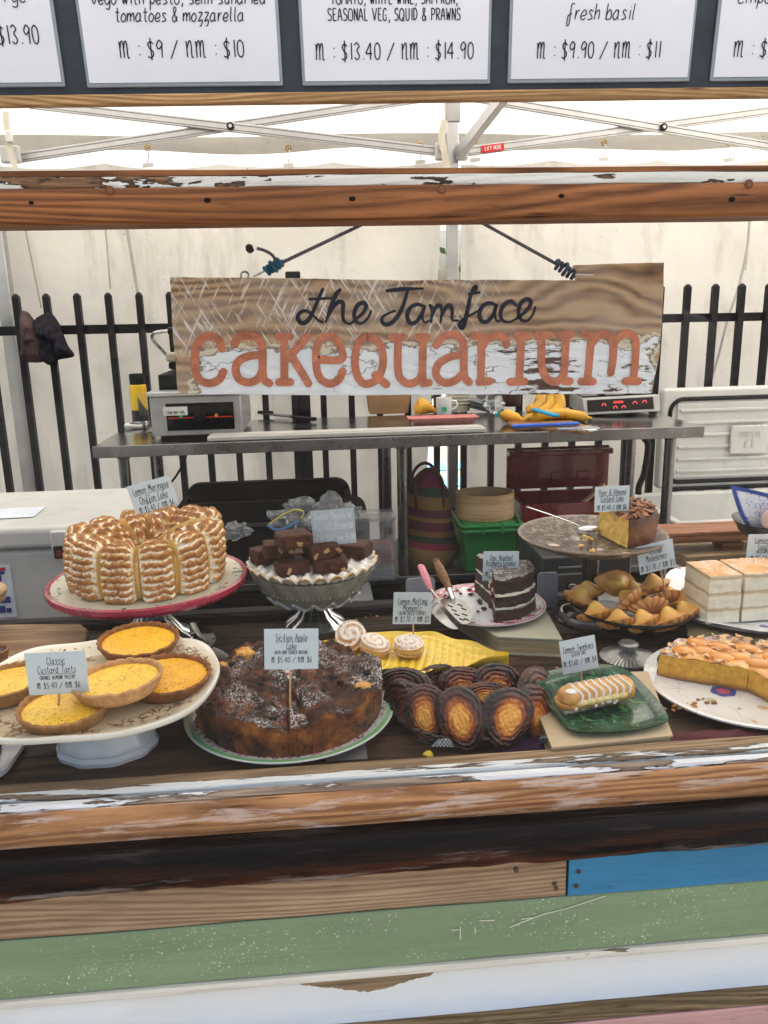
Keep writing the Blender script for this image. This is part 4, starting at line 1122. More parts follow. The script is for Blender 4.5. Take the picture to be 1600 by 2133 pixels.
for i in range(3):
    MB().box((0, 0, .012 + i * .011), (.07, .10, .006), Ry(.25)).build('tray', simple('smoky_plastic', (.045, .06, .075), .2), tr_, bevel=.002)
on_ = thing('onion_punnet', 'clear punnet of dark red onions behind the bananas', 'punnet', onZ(1018, 842, TZ) + Vector((0, .06, 0)))
random.seed(2)
for i in range(5):
    MB().sphere((-.05 + .028 * i, random.uniform(-.02, .02), .035 + random.uniform(0, .02)), .022, 14, 10).build('onion', simple('red_onion', (.16, .02, .05), .3, var=.4), on_)
MB().box((0, 0, .032), (.16, .09, .06)).build('punnet', clear, on_, bevel=.004)
jr = thing('jam_jar', 'dark chocolate brown jar beside the onions under the sign', 'jar', onZ(1075, 850, TZ) + Vector((0, .08, 0)))
MB().lathe([(0, 0), (.034, 0), (.036, .004), (.036, .055), (.03, .062), (.03, .075), (0, .075)], 28).build('jar', simple('dark_jam', (.05, .02, .02), .2), jr)
jr2 = thing('cocoa_tin', 'tall brown tin standing between the bananas and the induction cooker', 'tin', onZ(1185, 850, TZ) + Vector((0, .05, 0)))
MB().lathe([(0, 0), (.034, 0), (.034, .085), (.036, .087), (.036, .10), (0, .10)], 28).build('tin', simple('brown_tin', (.07, .035, .025), .4), jr2)
# pink tray
pk = simple('pink_melamine', (.62, .27, .25), .35, var=.08, scale=30)
pt = thing('pink_tray', 'rectangular pink ribbed tray on the steel table below the kraft box', 'tray', onZ(922, 884, TZ))
k = mpp(onZ(922, 884, TZ)); w = 146 * k
def trayf(u, v):
    x = (u - .5) * w; y = (v - .5) * .085; e = max(abs(u - .5) * 2, abs(v - .5) * 2)
    e = max(0, (e - .80) / .2); return (x, y, .004 + .022 * e ** 1.2 + .0012 * sin(u * 60) * (1 - e))
MB().grid(trayf, 80, 16).build('dish', pk, pt, smooth=50)
MB().box((0, 0, .0022), (w * .8, .06, .004)).build('foot', pk, pt)
# bananas
ban = NT('banana_skin'); n_ = ban.noise(ban.co((1, 1, 1)), 26, 5, .7)
ban.P(col=ban.ramp(n_, [(.40, (.62, .33, .01)), (.60, (.52, .26, .015)), (.66, (.12, .05, .01)), (.8, (.05, .02, .005))]), rough=.45)
bb = thing('banana_bunch', 'bunch of ripe spotted bananas leaning under the sign', 'bananas', onZ(1110, 856, TZ))
k = mpp(onZ(1110, 856, TZ))
def banana(parent, a, b, c, r=.016):
    P_ = catmull([a, b, c], 10); n = len(P_)
    rr = [r * (min(1, .35 + 1.9 * sin(pi * i / (n - 1)))) * (1 if i < n - 2 else .6) for i in range(n)]
    rr[0] = r * .3; rr[1] = r * .35; rr[-1] = r * .25
    return MB().tube(P_, rr, 7).build('banana', ban.m, parent, smooth=70)
def rel(x, y, z, o): return onZ(x, y, z) - o
o_ = Vector(bb.location)
for a, b, c in (((1098, 858, 1.0 * TZ + .02), (1120, 846, TZ + .03), (1133, 812, TZ + .07)), ((1120, 866, TZ + .02), (1148, 845, TZ + .035), (1150, 808, TZ + .08)), ((1150, 866, TZ + .02), (1166, 845, TZ + .035), (1158, 808, TZ + .08))):
    ys_ = onZ(a[0], a[1], a[2]).y
    banana(bb, onY(a[0], a[1], ys_) - o_, onY(b[0], b[1], ys_ + .02) - o_, onY(c[0], c[1], ys_ + .05) - o_, .021)
b2 = thing('banana', 'single brown spotted banana lying behind the blue spatula', 'banana', onZ(1140, 872, TZ + .015))
o_ = Vector(b2.location); yy = o_.y
banana(b2, onY(1232, 872, yy) - o_, onY(1160, 862, yy) - o_, onY(1085, 876, yy) - o_, .019)
sp = thing('piping_bag', 'clear piping bag of yellow curd with a turquoise clip by the bananas', 'piping bag', onZ(1062, 872, TZ + .016))
o_ = Vector(sp.location); yy = o_.y
MB().tube([onY(1040, 862, yy) - o_, onY(1052, 864, yy) - o_, onY(1075, 872, yy) - o_, onY(1094, 881, yy) - o_], [.008, .020, .019, .004], 16).build('bag', yel, sp)
MB().tube([onY(1034, 868, yy) - o_, onY(1048, 852, yy) - o_], .006, 8).build('clip', simple('turquoise_plastic', (.01, .35, .40), .4), sp)
MB().sphere(onY(1030, 846, yy) - o_, .028, 14, 10, sc=(1.2, .7, .8), fn=lambda p: p * (1 + .6 * fbm(p * 70, 1, 5))).build('film', clear, sp, smooth=20)
# chopping board, blue spatulas, spoon
cbd = thing('chopping_board', 'small round edged wooden paddle board under the blue spatula', 'chopping board', onZ(1130, 890, TZ))
o_ = Vector(cbd.location)
lp = catmull([onZ(*q, TZ + .001) - o_ for q in ((1058, 882), (1090, 872), (1150, 874), (1200, 884), (1226, 898), (1215, 906), (1180, 901), (1120, 897), (1075, 894))], 4, True)
MB().prism(lp, (0, 0, .009)).build('board', wood('paddle_wood', (.16, .07, .03), (.38, .20, .10), scale=8, rough=.5, seed=40), cbd, smooth=0, bevel=.001)
for (nm, a, b, z, cm, lab) in (('silicone_spatula', (1068, 888), (1206, 882), .018, (.01, .10, .55), 'royal blue silicone spatula lying across the wooden paddle board'), ('silicone_spatula', (1112, 853), (1160, 866), .046, (.01, .30, .52), 'turquoise blue spatula resting on the bananas')):
    q0, q1 = onZ(*a, TZ + z), onZ(*b, TZ + z)
    s_ = thing(nm, lab, 'spatula', q0)
    MB().bar((0, 0, 0), q1 - q0, .022, .009).build('handle', simple('%s_%d' % (nm, a[0]), cm, .35), s_, bevel=.003)
q = onZ(1225, 893, TZ + .016)
s_ = thing('measuring_spoon', 'clear plastic spoon lying on the wooden paddle board', 'spoon', q)
MB().sphere((0, 0, 0), .026, 18, 10, sc=(1.4, 1, .35)).build('bowl', clear, s_)
MB().bar((-.09, .0, .002), (-.02, 0, .002), .010, .004).build('handle', simple('pale_blue_plastic', (.25, .42, .70), .3), s_, bevel=.001)
# induction cooker
p = onZ(1308, 866, TZ); k = mpp(p)
ic = thing('induction_cooker', 'grey induction cooker with red lit buttons at the right end of the table', 'cooker', (p.x, p.y + .16, TZ), .0)
ic.rotation_euler = (0, radians(-2), radians(-7))
w = 158 * k
icm = simple('cooker_grey', (.36, .36, .35), .35, .3)
MB().box((0, 0, .036), (w, .32, .056)).warp(lambda q: Vector((q.x, q.y + (.022 if (q.z > .05 and q.y < 0) else 0), q.z))).build('housing', icm, ic, bevel=.004)
MB().box((0, .02, .0665), (w - .01, .27, .004)).build('glass_top', simple('black_glass', (.01, .01, .01), .08), ic)
sl = atan(.022 / .056)
R = Rx(-sl)
def fp(x, z): return Vector((x, -.16 + .022 * ((z - .008) / .056) - .0016, z))
cp = MB().box(fp(-.004, .038), (w * .86, .002, .042), R).build('control_panel', simple('panel_dark', (.025, .02, .02), .2), ic)
glow = NT('lit_red'); glow.P(col=(.3, .03, .03), emc=(1, .10, .09), ems=.55)
glow = glow.m
for x, z in ((-.060, .038), (-.022, .028), (.006, .028), (.045, .040), (.078, .042)):
    c0 = fp(x, z) + Vector((0, -.0012, 0))
    MB().tube([c0 + Vector((.0062 * cos(2 * pi * i / 16), 0, .0062 * sin(2 * pi * i / 16))) for i in range(17)], .0011, 6, cap=False).build('button_ring', glow, cp)
for i in range(4):
    c0 = fp(-.024 + i * .0085, .044) + Vector((0, -.001, 0))
    m_ = MB()
    for dz in (-.006, 0, .006): m_.box(c0 + Vector((0, 0, dz)), (.0055, .001, .0012))
    for dx in (-.003, .003): m_.box(c0 + Vector((dx, 0, .003)), (.0012, .001, .005)); m_.box(c0 + Vector((dx, 0, -.003)), (.0012, .001, .005))
    tag(m_.build('digit', glow, cp, smooth=0), kind='stuff')
for sx in (-1, 1):
    for sy in (-1, 1): MB().cyl((sx * w * .42, sy * .13, 0), (sx * w * .42, sy * .13, .012), .012, n=12).build('foot', dark_plastic, ic)

# black cables
tag(MB().tube(catmull([onY(a, b, 2.9) for a, b in ((1342, 912), (1350, 930), (1342, 985), (1330, 1020), (1336, 1070), (1328, 1120), (1336, 1200))], 6), .012, 10).build('cable_bundle', dark_plastic), 'thick black cable bundle hanging between the right hand table legs', 'cable')
tag(MB().tube(catmull([onY(a, b, 2.84) for a, b in ((392, 935), (382, 965), (368, 990), (352, 1015), (345, 1060))], 6), .004, 8).build('grill_cable', dark_plastic), 'thin black cable dropping from the table behind the meringue cake', 'cable')

# ------------------------------------------------------------------ under the table
bt = thing('black_crate', 'large black plastic crate under the steel table behind the brownies', 'crate', (0, 0, ZU))
x0, x1 = onY(350, 1050, 2.42).x, onY(738, 1050, 2.42).x; ztp_ = onY(540, 1046, 2.42).z - ZU
def rrect(x0, x1, y0, y1, r, n=6):
    o = []
    for cx, cy, a in ((x1 - r, y1 - r, 0), (x0 + r, y1 - r, 90), (x0 + r, y0 + r, 180), (x1 - r, y0 + r, 270)):
        for i in range(n + 1): an = radians(a + 90 * i / n); o.append((cx + r * cos(an), cy + r * sin(an)))
    return o
blk = simple('crate_black', (.006, .006, .007), .6, spec=.06)
lp = [(x, 2.42, z) for x, z in rrect(x0, x1, 0.0, ztp_, .05)]
MB().prism(lp, (0, .03, 0)).build('front_panel', blk, bt, bevel=.003, smooth=30)
MB().prism([(x, 2.74, z) for x, z in rrect(x0, x1, 0.0, ztp_, .05)], (0, .03, 0)).build('rear_panel', blk, bt, smooth=30)
MB().box(((x0 + x1) / 2, 2.595, .01), (x1 - x0, .29, .02)).build('floor_panel', blk, bt)
for x in (x0 + .01, x1 - .01): MB().box((x, 2.595, ztp_ * .45), (.02, .29, ztp_ * .8)).build('side_panel', blk, bt)
MB().bar((x0 + .03, 2.415, ztp_ * .72), (x1 - .03, 2.415, ztp_ * .72), .012, .010).build('rib', simple('rib_grey', (.05, .05, .055), .4), bt, bevel=.002)
bt2 = thing('black_crate', 'smaller round topped black crate right of the big black one under the table', 'crate', (0, 0, ZU))
x2, x3 = onY(640, 1050, 2.52).x, onY(768, 1050, 2.52).x; z2 = onY(700, 1058, 2.52).z - ZU
MB().prism([(x, 2.5, z) for x, z in rrect(x2, x3, 0.0, z2, .045)], (0, .2, 0)).build('body', blk, bt2, smooth=30, bevel=.003)
# bags on top of the crate
def bag(name, label, px_, py_, y, r, sc, m_, cat='plastic bag', seed=0):
    p = onY(px_, py_, y); tg = thing(name, label, cat, p)
    MB().sphere((0, 0, 0), r, 26, 16, sc=sc, fn=lambda q: q * (1 + .55 * fbm(q * (1.6 / r), 1, seed)) + Vector((0, 0, .1 * r * fbm(q * (5 / r), 1, seed)))).build('film', m_, tg, smooth=18)
    return tg
bag('plastic_bag', 'tied clear bag poking up above the black crate', 628, 1052, 2.36, .042, (1.1, .6, .5), clear, seed=1)
bag('plastic_bag', 'grey clear bag slumped behind the brownie price card', 690, 1075, 2.36, .075, (1.1, .5, .75), clear, seed=2)
bag('plastic_bag', 'small crumpled clear bag beside the meringue cake', 492, 1106, 2.33, .03, (1.4, .6, .8), clear, seed=7)
zb_ = bag('blue_edged_bag', 'zip bag with blue and yellow edges on the black crate', 600, 1085, 2.35, .045, (1.4, .5, .8), clear, 'zip bag', seed=4)
o_ = Vector(zb_.location)
MB().tube(catmull([onY(a, b, 2.31) - o_ for a, b in ((556, 1094), (575, 1104), (600, 1098), (622, 1086))], 5), .004, 6).build('blue_edge', simple('blue_film', (.05, .16, .34), .3), zb_)
MB().tube(catmull([onY(a, b, 2.31) - o_ for a, b in ((560, 1092), (590, 1072), (615, 1062), (632, 1066), (628, 1080))], 5), .003, 6).build('yellow_edge', simple('yellow_film', (.50, .45, .10), .3), zb_)
# clear tub with pink contents
p = onZ(786, 1212, ZU); k = mpp(p)
tub = thing('clear_tub', 'tall clear plastic tub holding pink ham slices beside the table leg', 'tub', p + Vector((0, .05, 0)))
wd = 80 * k; ht = 128 * k * 1.02
MB().box((0, 0, ht / 2), (wd, .10, ht)).build('tub', clear, tub, bevel=.006)
MB().box((0, 0, ht * .44), (wd * .9, .08, ht * .30)).build('ham', simple('pink_ham', (.50, .20, .20), .4, var=.3, scale=60), tub, bevel=.008)
MB().box((0, 0, ht * .12), (wd * .92, .085, ht * .20)).build('ice_pack', simple('white_pack', (.40, .43, .45), .5), tub, bevel=.008)
MB().box((0, 0, ht + .006), (wd * 1.04, .108, .012)).build('lid', clear, tub, bevel=.003)
p = onZ(720, 1262, .49 - .02)
tg = thing('grey_tub', 'shallow grey plastic tub on the undershelf behind the brownie stand', 'tub', onY(722, 1260, 2.2))
MB().box((0, .1, -.01), (.16, .2, .05)).build('tub', simple('grey_tub_plastic', (.16, .17, .18), .35), tg, bevel=.005)
# woven bag
p = onZ(902, 1192, ZU) + Vector((0, .09, 0)); k = mpp(p)
wb_ = thing('woven_bag', 'striped woven basket bag with leather handles leaning beside the steamer', 'basket bag', p)
t = NT('woven_straw'); cc = t.sep(t.co(off=False)); HB = 186 * k
zn = t.math('MULTIPLY', t.math('ADD', cc[2], t.math('MULTIPLY', cc[0], .12)), 1.0 / HB)
c = t.ramp(zn, [(0, (.46, .29, .10)), (.22, (.42, .02, .10)), (.29, (.015, .05, .03)), (.36, (.32, .17, .05)), (.42, (.22, .01, .07)), (.52, (.34, .19, .06)), (.57, (.20, .015, .07)), (.66, (.34, .19, .06)), (.80, (.02, .055, .04)), (.9, (.22, .02, .09))], 'CONSTANT')
ang_ = t.n('Math', _operation='ARCTAN2', i0=cc[1], i1=cc[0]).outputs[0]
st_ = t.math('SINE', t.math('MULTIPLY', ang_, 60.))
stm = t.math('MULTIPLY', t.ramp(st_, [(.45, 0.), (.5, 1.)]), t.ramp(zn, [(0, 0.), (.42, 1.), (.52, 0.), (.57, 1.), (.66, 0.)], 'CONSTANT'))
c = t.mix(stm, c, (.03, .05, .045))
wv1 = t.math('SINE', t.math('MULTIPLY', ang_, 170.)); wv2 = t.math('SINE', t.math('MULTIPLY', cc[2], 900.))
wv = t.math('MULTIPLY', wv1, wv2); c = t.mix(t.ramp(wv, [(.0, .35), (.6, 0.)]), c, (.02, .012, .008))
t.P(col=c, rough=.75); t.bump(wv, .7, .004)
RB = 62 * k
def bagfn(a, r, z, i):
    q = z / HB
    return (r * (1 + .03 * sin(3 * a)), z + (.045 * q ** 3) * (-cos(2 * a)) * 1.0)
MB().lathe([(0, 0), (RB * .8, 0), (RB, .03), (RB * 1.0, .06), (RB * .9, .10), (RB * .80, .15), (RB * .74, .20), (RB * .70, HB * .93), (RB * .68, HB * .93), (RB * .72, .2), (RB * .85, .1), (RB * .95, .04), (0, .02)], 72, bagfn, sy=.7).build('basket', t.m, wb_, smooth=60)
leather = simple('dark_leather', (.07, .022, .016), .45, var=.3)
for sy in (-1, 1):
    MB().tube(catmull([(-.04, sy * .035, .16), (-.048, sy * .045, HB * .95), (-.02, sy * .05, HB * 1.10), (.015, sy * .05, HB * 1.09), (.042, sy * .045, HB * .92), (.04, sy * .035, .17)], 7), .0055, 8).build('handle', leather, wb_)
# bamboo steamer on green crate
p = onZ(1022, 1190, ZU) + Vector((0, .10, 0)); k = mpp(p)
cw = 118 * k; ch = 98 * k
gc = thing('green_crate', 'green plastic crate with a ribbed rim under the bamboo steamer', 'crate', p)
gcm = simple('green_crate_plastic', (.012, .17, .035), .4, var=.15, coat=.2)
MB().box((0, 0, ch * .5), (cw * .86, .20, ch), taper=(1.10, 1.1)).build('body', gcm, gc, bevel=.006)
for z in (ch * .90, ch * 1.0):
    lp = [(x, y, z) for x, y in rrect(-cw * .52, cw * .52, -.125, .125, .02)]
    MB().tube(lp + [lp[0]], .006, 8, cap=False).build('rim', gcm, gc)
for x in (-.03, .03): MB().box((x, -.128, ch * .95), (.010, .008, .035)).build('rib', gcm, gc, bevel=.001)
MB().box((0, 0, ch - .004), (cw * .96, .22, .006)).build('lid_inset', simple('black_liner', (.01, .015, .01), .5), gc)
bam = NT('bamboo'); w_ = bam.noise(bam.co((3, 3, 60), off=False), 2, 5); bam.P(col=bam.ramp(w_, [(.3, (.30, .185, .085)), (.7, (.50, .34, .17))]), rough=.5)
p2 = p + Vector((0, 0, ch)); rb_ = 60 * k
bs_ = thing('bamboo_steamer', 'round bamboo steamer basket sitting on the green crate', 'steamer', p2)
MB().lathe([(rb_ * .93, .005), (rb_ * .97, 0), (rb_, .002), (rb_, .052), (rb_ * .985, .055), (rb_ * .985, .058)] + [(rb_ * 1.0, .058), (rb_ * 1.0, .084), (rb_ * .93, .084), (rb_ * .92, .055), (rb_ * .93, .012)], 64, sy=.8).build('ring', bam.m, bs_)
MB().lathe([(0, .03), (rb_ * .92, .03)], 40, sy=.8).build('slats', simple('dark_slats', (.05, .03, .02), .7), bs_)
# red tool box, lid open
x0, x1 = onY(1085, 1100, 2.5).x, onY(1310, 1100, 2.5).x
rbx = thing('red_crate', 'dark red plastic case standing open under the right of the table', 'case', ((x0 + x1) / 2, 2.6, ZU))
w = x1 - x0; redm = simple('dark_red_plastic', (.13, .006, .010), .3, var=.25, coat=.3)
h1 = .19
MB().box((0, -.10, h1 / 2), (w, .012, h1)).build('front_wall', redm, rbx, bevel=.003)
MB().box((0, .10, h1 / 2), (w, .012, h1)).build('rear_wall', redm, rbx, bevel=.003)
for sx in (-1, 1): MB().box((sx * (w / 2 - .006), 0, h1 / 2), (.012, .19, h1)).build('side_wall', redm, rbx, bevel=.003)
MB().box((0, 0, .008), (w - .02, .19, .012)).build('floor', redm, rbx)
zl = onY(1180, 932, 2.72).z - ZU
MB().box((0, .115, (h1 + zl) / 2 + .005), (w, .014, zl - h1)).build('lid', redm, rbx, bevel=.004)
MB().box((0, .095, zl - .01), (w, .05, .02)).build('lid_lip', redm, rbx, bevel=.004)
for sx in (-.25, 0, .25): MB().box((sx * w, .105, zl - .10), (.05, .004, .03)).build('embossing', redm, rbx, bevel=.002)
MB().bar((.02, -.04, h1 - .04), (.14, .03, h1 + .03), .012, .01).build('wooden_spoon', bam.m, rbx)
# dark scale machine with knob
p = onZ(1220, 1248, ZU - .12)
p = onY(1220, 1262, 2.0)
sc_ = thing('dark_machine', 'dark grey appliance with vent slots and a round knob behind the chocolate gateau', 'appliance', p)
MB().box((0, .15, .07), (.25, .3, .15)).build('housing', simple('appliance_grey', (.035, .038, .042), .4, .3), sc_, bevel=.006)
for z in (.125, .105): MB().box((-.045, -.002, z - .01), (.07, .003, .004)).build('vent_slot', simple('slot_grey', (.20, .21, .22), .4), sc_)
MB().cyl((-.045, 0, .06), (-.045, -.018, .06), .013, .012, 20).build('knob', steel, sc_, bevel=.001)
MB().box((0, .15, -.32), (.24, .28, .62)).build('stand', simple('appliance_black', (.012, .012, .013), .5), sc_)

# ------------------------------------------------------------------ coolers
gel = NT('cooler_shell'); n_ = gel.noise(gel.co(), 3.2, 6, .65); sm_ = gel.noise(gel.co((6, 6, 1.5)), 2.2, 6, .7)
c = gel.mix(gel.ramp(sm_, [(.55, 0.), (.8, .55)]), gel.ramp(n_, [(.3, (.46, .46, .43)), (.7, (.60, .60, .57))]), (.26, .25, .23))
gel.P(col=c, rough=.42); gel.bump(gel.noise(gel.co(), 60, 3), .05, .002); gel = gel.m
yc = 1.72
rt_ = onY(250, 1097, yc); zt_ = onY(120, 1096, yc).z
lc = thing('ice_box', 'large closed white ice box with a latch at the left behind the meringue cake', 'ice box', (0, 0, 0))
xR = onY(262, 1150, yc).x; xL = xR - .95; zs = onY(120, 1141, yc).z; dp = .40
MB().box(((xL + xR) / 2, yc + dp / 2, zs / 2), (xR - xL - .03, dp - .02, zs - .005)).build('body', gel, lc, bevel=.015, seg=4)
MB().box(((xL + xR) / 2, yc + dp / 2 - .005, (zs + zt_) / 2), (xR - xL, dp, zt_ - zs)).build('lid', gel, lc, bevel=.012, seg=4)
lt = onY(126, 1141, yc - .01)
e = MB().box(lt + Vector((0, 0, .016)), (.034, .016, .045)).build('latch', gel, lc, bevel=.003)
MB().box(lt + Vector((0, -.004, -.008)), (.026, .012, .03)).build('catch', dark_plastic, e, bevel=.003)
MB().box(lt + Vector((0, -.011, -.010)), (.012, .004, .012)).build('button', simple('dull_red', (.16, .02, .02), .4), e)
stw = simple('sticker_pale', (.62, .68, .74), .4)
s1 = MB().box(onZ(18, 1071, zt_) + Vector((0, 0, .0025)), (.14, .10, .001), Rz(.05)).build('sticker', stw, lc)
navy = simple('navy_print', (.02, .04, .20), .4)
tb = MB(); o_ = onZ(10, 1072, zt_) + Vector((0, 0, .0036)); write(tb, 'ICE', o_, Vector((1, 0, 0)), Vector((0, 1, 0)), .035, .006, Vector((0, 0, 1)), center=True); write(tb, 'BOX', o_ - Vector((0, .035, 0)), Vector((1, 0, 0)), Vector((0, 1, 0)), .02, .004, Vector((0, 0, 1)))
bt_ = onY(4, 1235, yc - .0)
s2 = MB().box(Vector((bt_.x - .02, yc + .008, bt_.z)), (.085, .004, .12)).build('sticker', stw, lc)
m_ = MB()
for x, z, w_, h_ in ((.02, .045, .018, .006), (.016, .03, .010, .022), (.008, .012, .02, .014), (.022, -.018, .024, .014), (.012, -.04, .016, .016), (.028, -.043, .01, .01)):
    m_.box(Vector((bt_.x - .02 + x, yc + .0045, bt_.z + z)), (w_, .002, h_))
tag(m_.build('print', navy, s2, smooth=0), kind='stuff')
MB().box(Vector((bt_.x + .002, yc + .0045, bt_.z + .053)), (.02, .002, .007)).build('red_print', simple('red_print', (.40, .02, .03), .4), s2)
# open right cooler
yr0, yr1 = 2.46, 2.92
rc = thing('ice_box', 'white ice box standing open with its ribbed lid upright at the right', 'ice box', (0, 0, 0))
zr_ = onY(1500, 1086, yr0).z; xl_ = onY(1408, 1086, yr0).x; xr_ = xl_ + .85
wt = .035
MB().box(((xl_ + xr_) / 2, yr0 + wt / 2, zr_ / 2), (xr_ - xl_, wt, zr_)).build('front_wall', gel, rc, bevel=.008, seg=3)
MB().box(((xl_ + xr_) / 2, yr1 - wt / 2, zr_ / 2), (xr_ - xl_, wt, zr_)).build('rear_wall', gel, rc, bevel=.008, seg=3)
for x in (xl_ + wt / 2, xr_ - wt / 2): MB().box((x, (yr0 + yr1) / 2, zr_ / 2), (wt, yr1 - yr0 - 2 * wt, zr_)).build('side_wall', gel, rc, bevel=.006)
MB().box(((xl_ + xr_) / 2, (yr0 + yr1) / 2, zr_ - .16), (xr_ - xl_ - .06, yr1 - yr0 - .06, .02)).build('floor', gel, rc)
lzt = onY(1500, 812, yr1 + .02).z; lx0 = onY(1380, 900, yr1).x
lid = MB().box(((lx0 + xr_) / 2, yr1 + .035, (zr_ + lzt) / 2 + .01), (xr_ - lx0, .05, lzt - zr_ - .0)).build('lid', gel, rc, bevel=.012, seg=4)
gsk = simple('rubber_gasket', (.012, .012, .012), .4)
yl = yr1 + .0085
lp = [(x, yl, z) for x, z in rrect(lx0 + .03, xr_ - .03, zr_ + .035, lzt - .03, .05)]
MB().tube(lp + [lp[0]], .0085, 8, cap=False).build('gasket', gsk, lid)
MB().bar((lx0 + .02, yl, zr_ + .006), (xr_ - .02, yl, zr_ + .006), .016, .014).build('gasket', gsk, lid, bevel=.003)
inz0, inz1 = zr_ + .05, lzt - .045
MB().box(((lx0 + xr_) / 2, yl, (inz0 + inz1) / 2), (xr_ - lx0 - .11, .012, inz1 - inz0)).build('inner_panel', gel, lid, bevel=.004)
for i in range(6):
    z = inz0 + (inz1 - inz0) * (i + .6) / 6.2
    MB().box(((lx0 + xr_) / 2, yl - .009, z), (xr_ - lx0 - .13, .010, .012)).build('rib', gel, lid, bevel=.003)
lgp = onY(1560, 915, yl - .02)
e = MB().box(lgp, (.15, .012, .11)).build('emblem_panel', gel, lid, bevel=.004)
tb = MB(); write(tb, 'TROPICAL', lgp + Vector((0, -.0075, .012)), Vector((1, 0, 0)), Vector((0, 0, 1)), .02, .003, Vector((0, -1, 0)), ws=.8, hh=.001); write(tb, 'ICE', lgp + Vector((0, -.0075, -.03)), Vector((1, 0, 0)), Vector((0, 0, 1)), .03, .004, Vector((0, -1, 0)), hh=.001)
tb.build('lettering', gel, e, smooth=0)
p = onZ(1495, 1062, zr_ - .10)
bl = thing('blue_lid_tub', 'white tub with a bright blue lid inside the open ice box', 'tub', (p.x, p.y, zr_ - .15))
MB().box((-.01, 0, .03), (.12, .09, .06)).build('tub', white_plastic, bl, bevel=.005)
bp = [Vector((x, y, .075 + x * -.18)) for x, y in rrect(-.075, .075, -.035, .035, .02)]
MB().tube(bp + [bp[0]], .007, 8, cap=False).build('lid_rim', simple('bright_blue', (.005, .02, .45), .35), bl)
MB().bar((.0, -.035, .073), (.07, -.035, .06), .012, .008).build('lid_tab', simple('bright_blue', (.005, .02, .45)), bl)
# timber bench/boards at the right behind the counter
ZR = onY(1500, 1112, 1.66).z
red_w = wood('reddish_plank', (.18, .07, .035), (.46, .22, .12), scale=8, rough=.5, seed=44)
oak = wood('oak_board', (.22, .14, .07), (.50, .36, .20), scale=11, rough=.5, seed=46, coat=.1)
a_ = onZ(1340, 1098, ZR)
MB_ = MB().box((a_.x + .5, onZ(1450, 1098, ZR).y, ZR - .013), (1.0, .085, .026)).build('side_bench', red_w, bevel=.003)
tag(MB_, 'narrow reddish timber bench plank behind the oak chopping board', 'bench')
MB().box((a_.x + .2, onZ(1450, 1098, ZR).y, ZR / 2 - .02), (.05, .05, ZR - .03)).build('leg', red_w, MB_); MB().box((a_.x + .8, onZ(1450, 1098, ZR).y, ZR / 2 - .02), (.05, .05, ZR - .03)).build('leg', red_w, MB_)
ob = thing('oak_board', 'thick pale oak chopping board with a cut corner behind the lemon loaf', 'chopping board', (0, 0, 0))
q = [onZ(*p_, ZR - .05) for p_ in ((1372, 1112), (1700, 1095), (1750, 1150), (1425, 1168), (1400, 1150))]
q = [onZ(1368, 1112, ZR - .05), onZ(1720, 1098, ZR - .05), onZ(1760, 1140, ZR - .05), onZ(1432, 1160, ZR - .05), onZ(1405, 1148, ZR - .05)]
MB().prism([p_ - Vector((0, 0, .03)) for p_ in q], (0, 0, .03)).build('board', oak, ob, smooth=0, bevel=.003)
zo = ZR - .08
st_m = wood('dark_block', (.03, .016, .01), (.12, .06, .035), scale=8, rough=.5, seed=48)
blk_ = thing('dark_wood_crate', 'dark timber crate under the oak chopping board at the right', 'crate', (0, 0, 0))
cx_ = (q[0].x + q[1].x) / 2 + .05; cy_ = (q[0].y + q[3].y) / 2
MB().box((cx_, cy_ + .01, (ZS + zo) / 2 + .0), (q[1].x - q[0].x - .02, .10, zo - ZS - .002)).build('block', st_m, blk_, bevel=.002)

for i, (xa, xb) in enumerate(((300, 640), (650, 1000), (1010, 1380))):  # black boxes added so the space below the undershelf reads dark
    x0, x1 = onY(xa, 1260, 2.5).x, onY(xb, 1260, 2.5).x
    o = thing('dark_fill_box', ('black box added to darken the space under the left of the steel table', 'black box added to darken the space under the middle of the steel table', 'black box added to darken the space under the right of the steel table')[i], 'crate', ((x0 + x1) / 2, 2.6, .01), 0, 'black boxes added to darken the space under the table')
    MB().box((0, 0, .21), (x1 - x0, .36, .42)).build('body', blk, o, bevel=.02)
    MB().box((0, 0, .43), (x1 - x0 + .02, .38, .025)).build('crate_top', blk, o, bevel=.006)

# ================================================================== the cakes
ivory = simple('ivory_glaze', (.62, .56, .42), .22, var=.06, coat=.5)
white_gl = simple('white_glaze', (.72, .73, .73), .2, var=.04, coat=.5)
def glass_mat(name, tint=(.9, .92, .92), dens=.25, spec_r=.06):
    g = NT(name); fz = g.n('Fresnel', IOR=1.5)
    gl = g.n('BsdfGlossy', Color=(1, 1, 1, 1), Roughness=spec_r); tr = g.n('BsdfTransparent', Color=(*tint, 1)); df = g.n('BsdfDiffuse', Color=(.35, .36, .36, 1))
    lw = g.n('LayerWeight', Blend=.35)
    m1 = g.n('MixShader', i0=fz.outputs[0], i1=tr.outputs[0], i2=gl.outputs[0])
    m2 = g.n('MixShader', i0=g.math('MULTIPLY', lw.outputs[1], dens), i1=m1.outputs[0], i2=df.outputs[0])
    g.t.nodes.remove(g.b); g.t.links.new(m2.outputs[0], g.o.inputs[0]); return g.m
cut_glass = glass_mat('cut_glass', (.62, .64, .62), .9, .12)
smoke_glass = simple('smoked_glass', (.035, .033, .028), .12, var=.3, coat=.5)

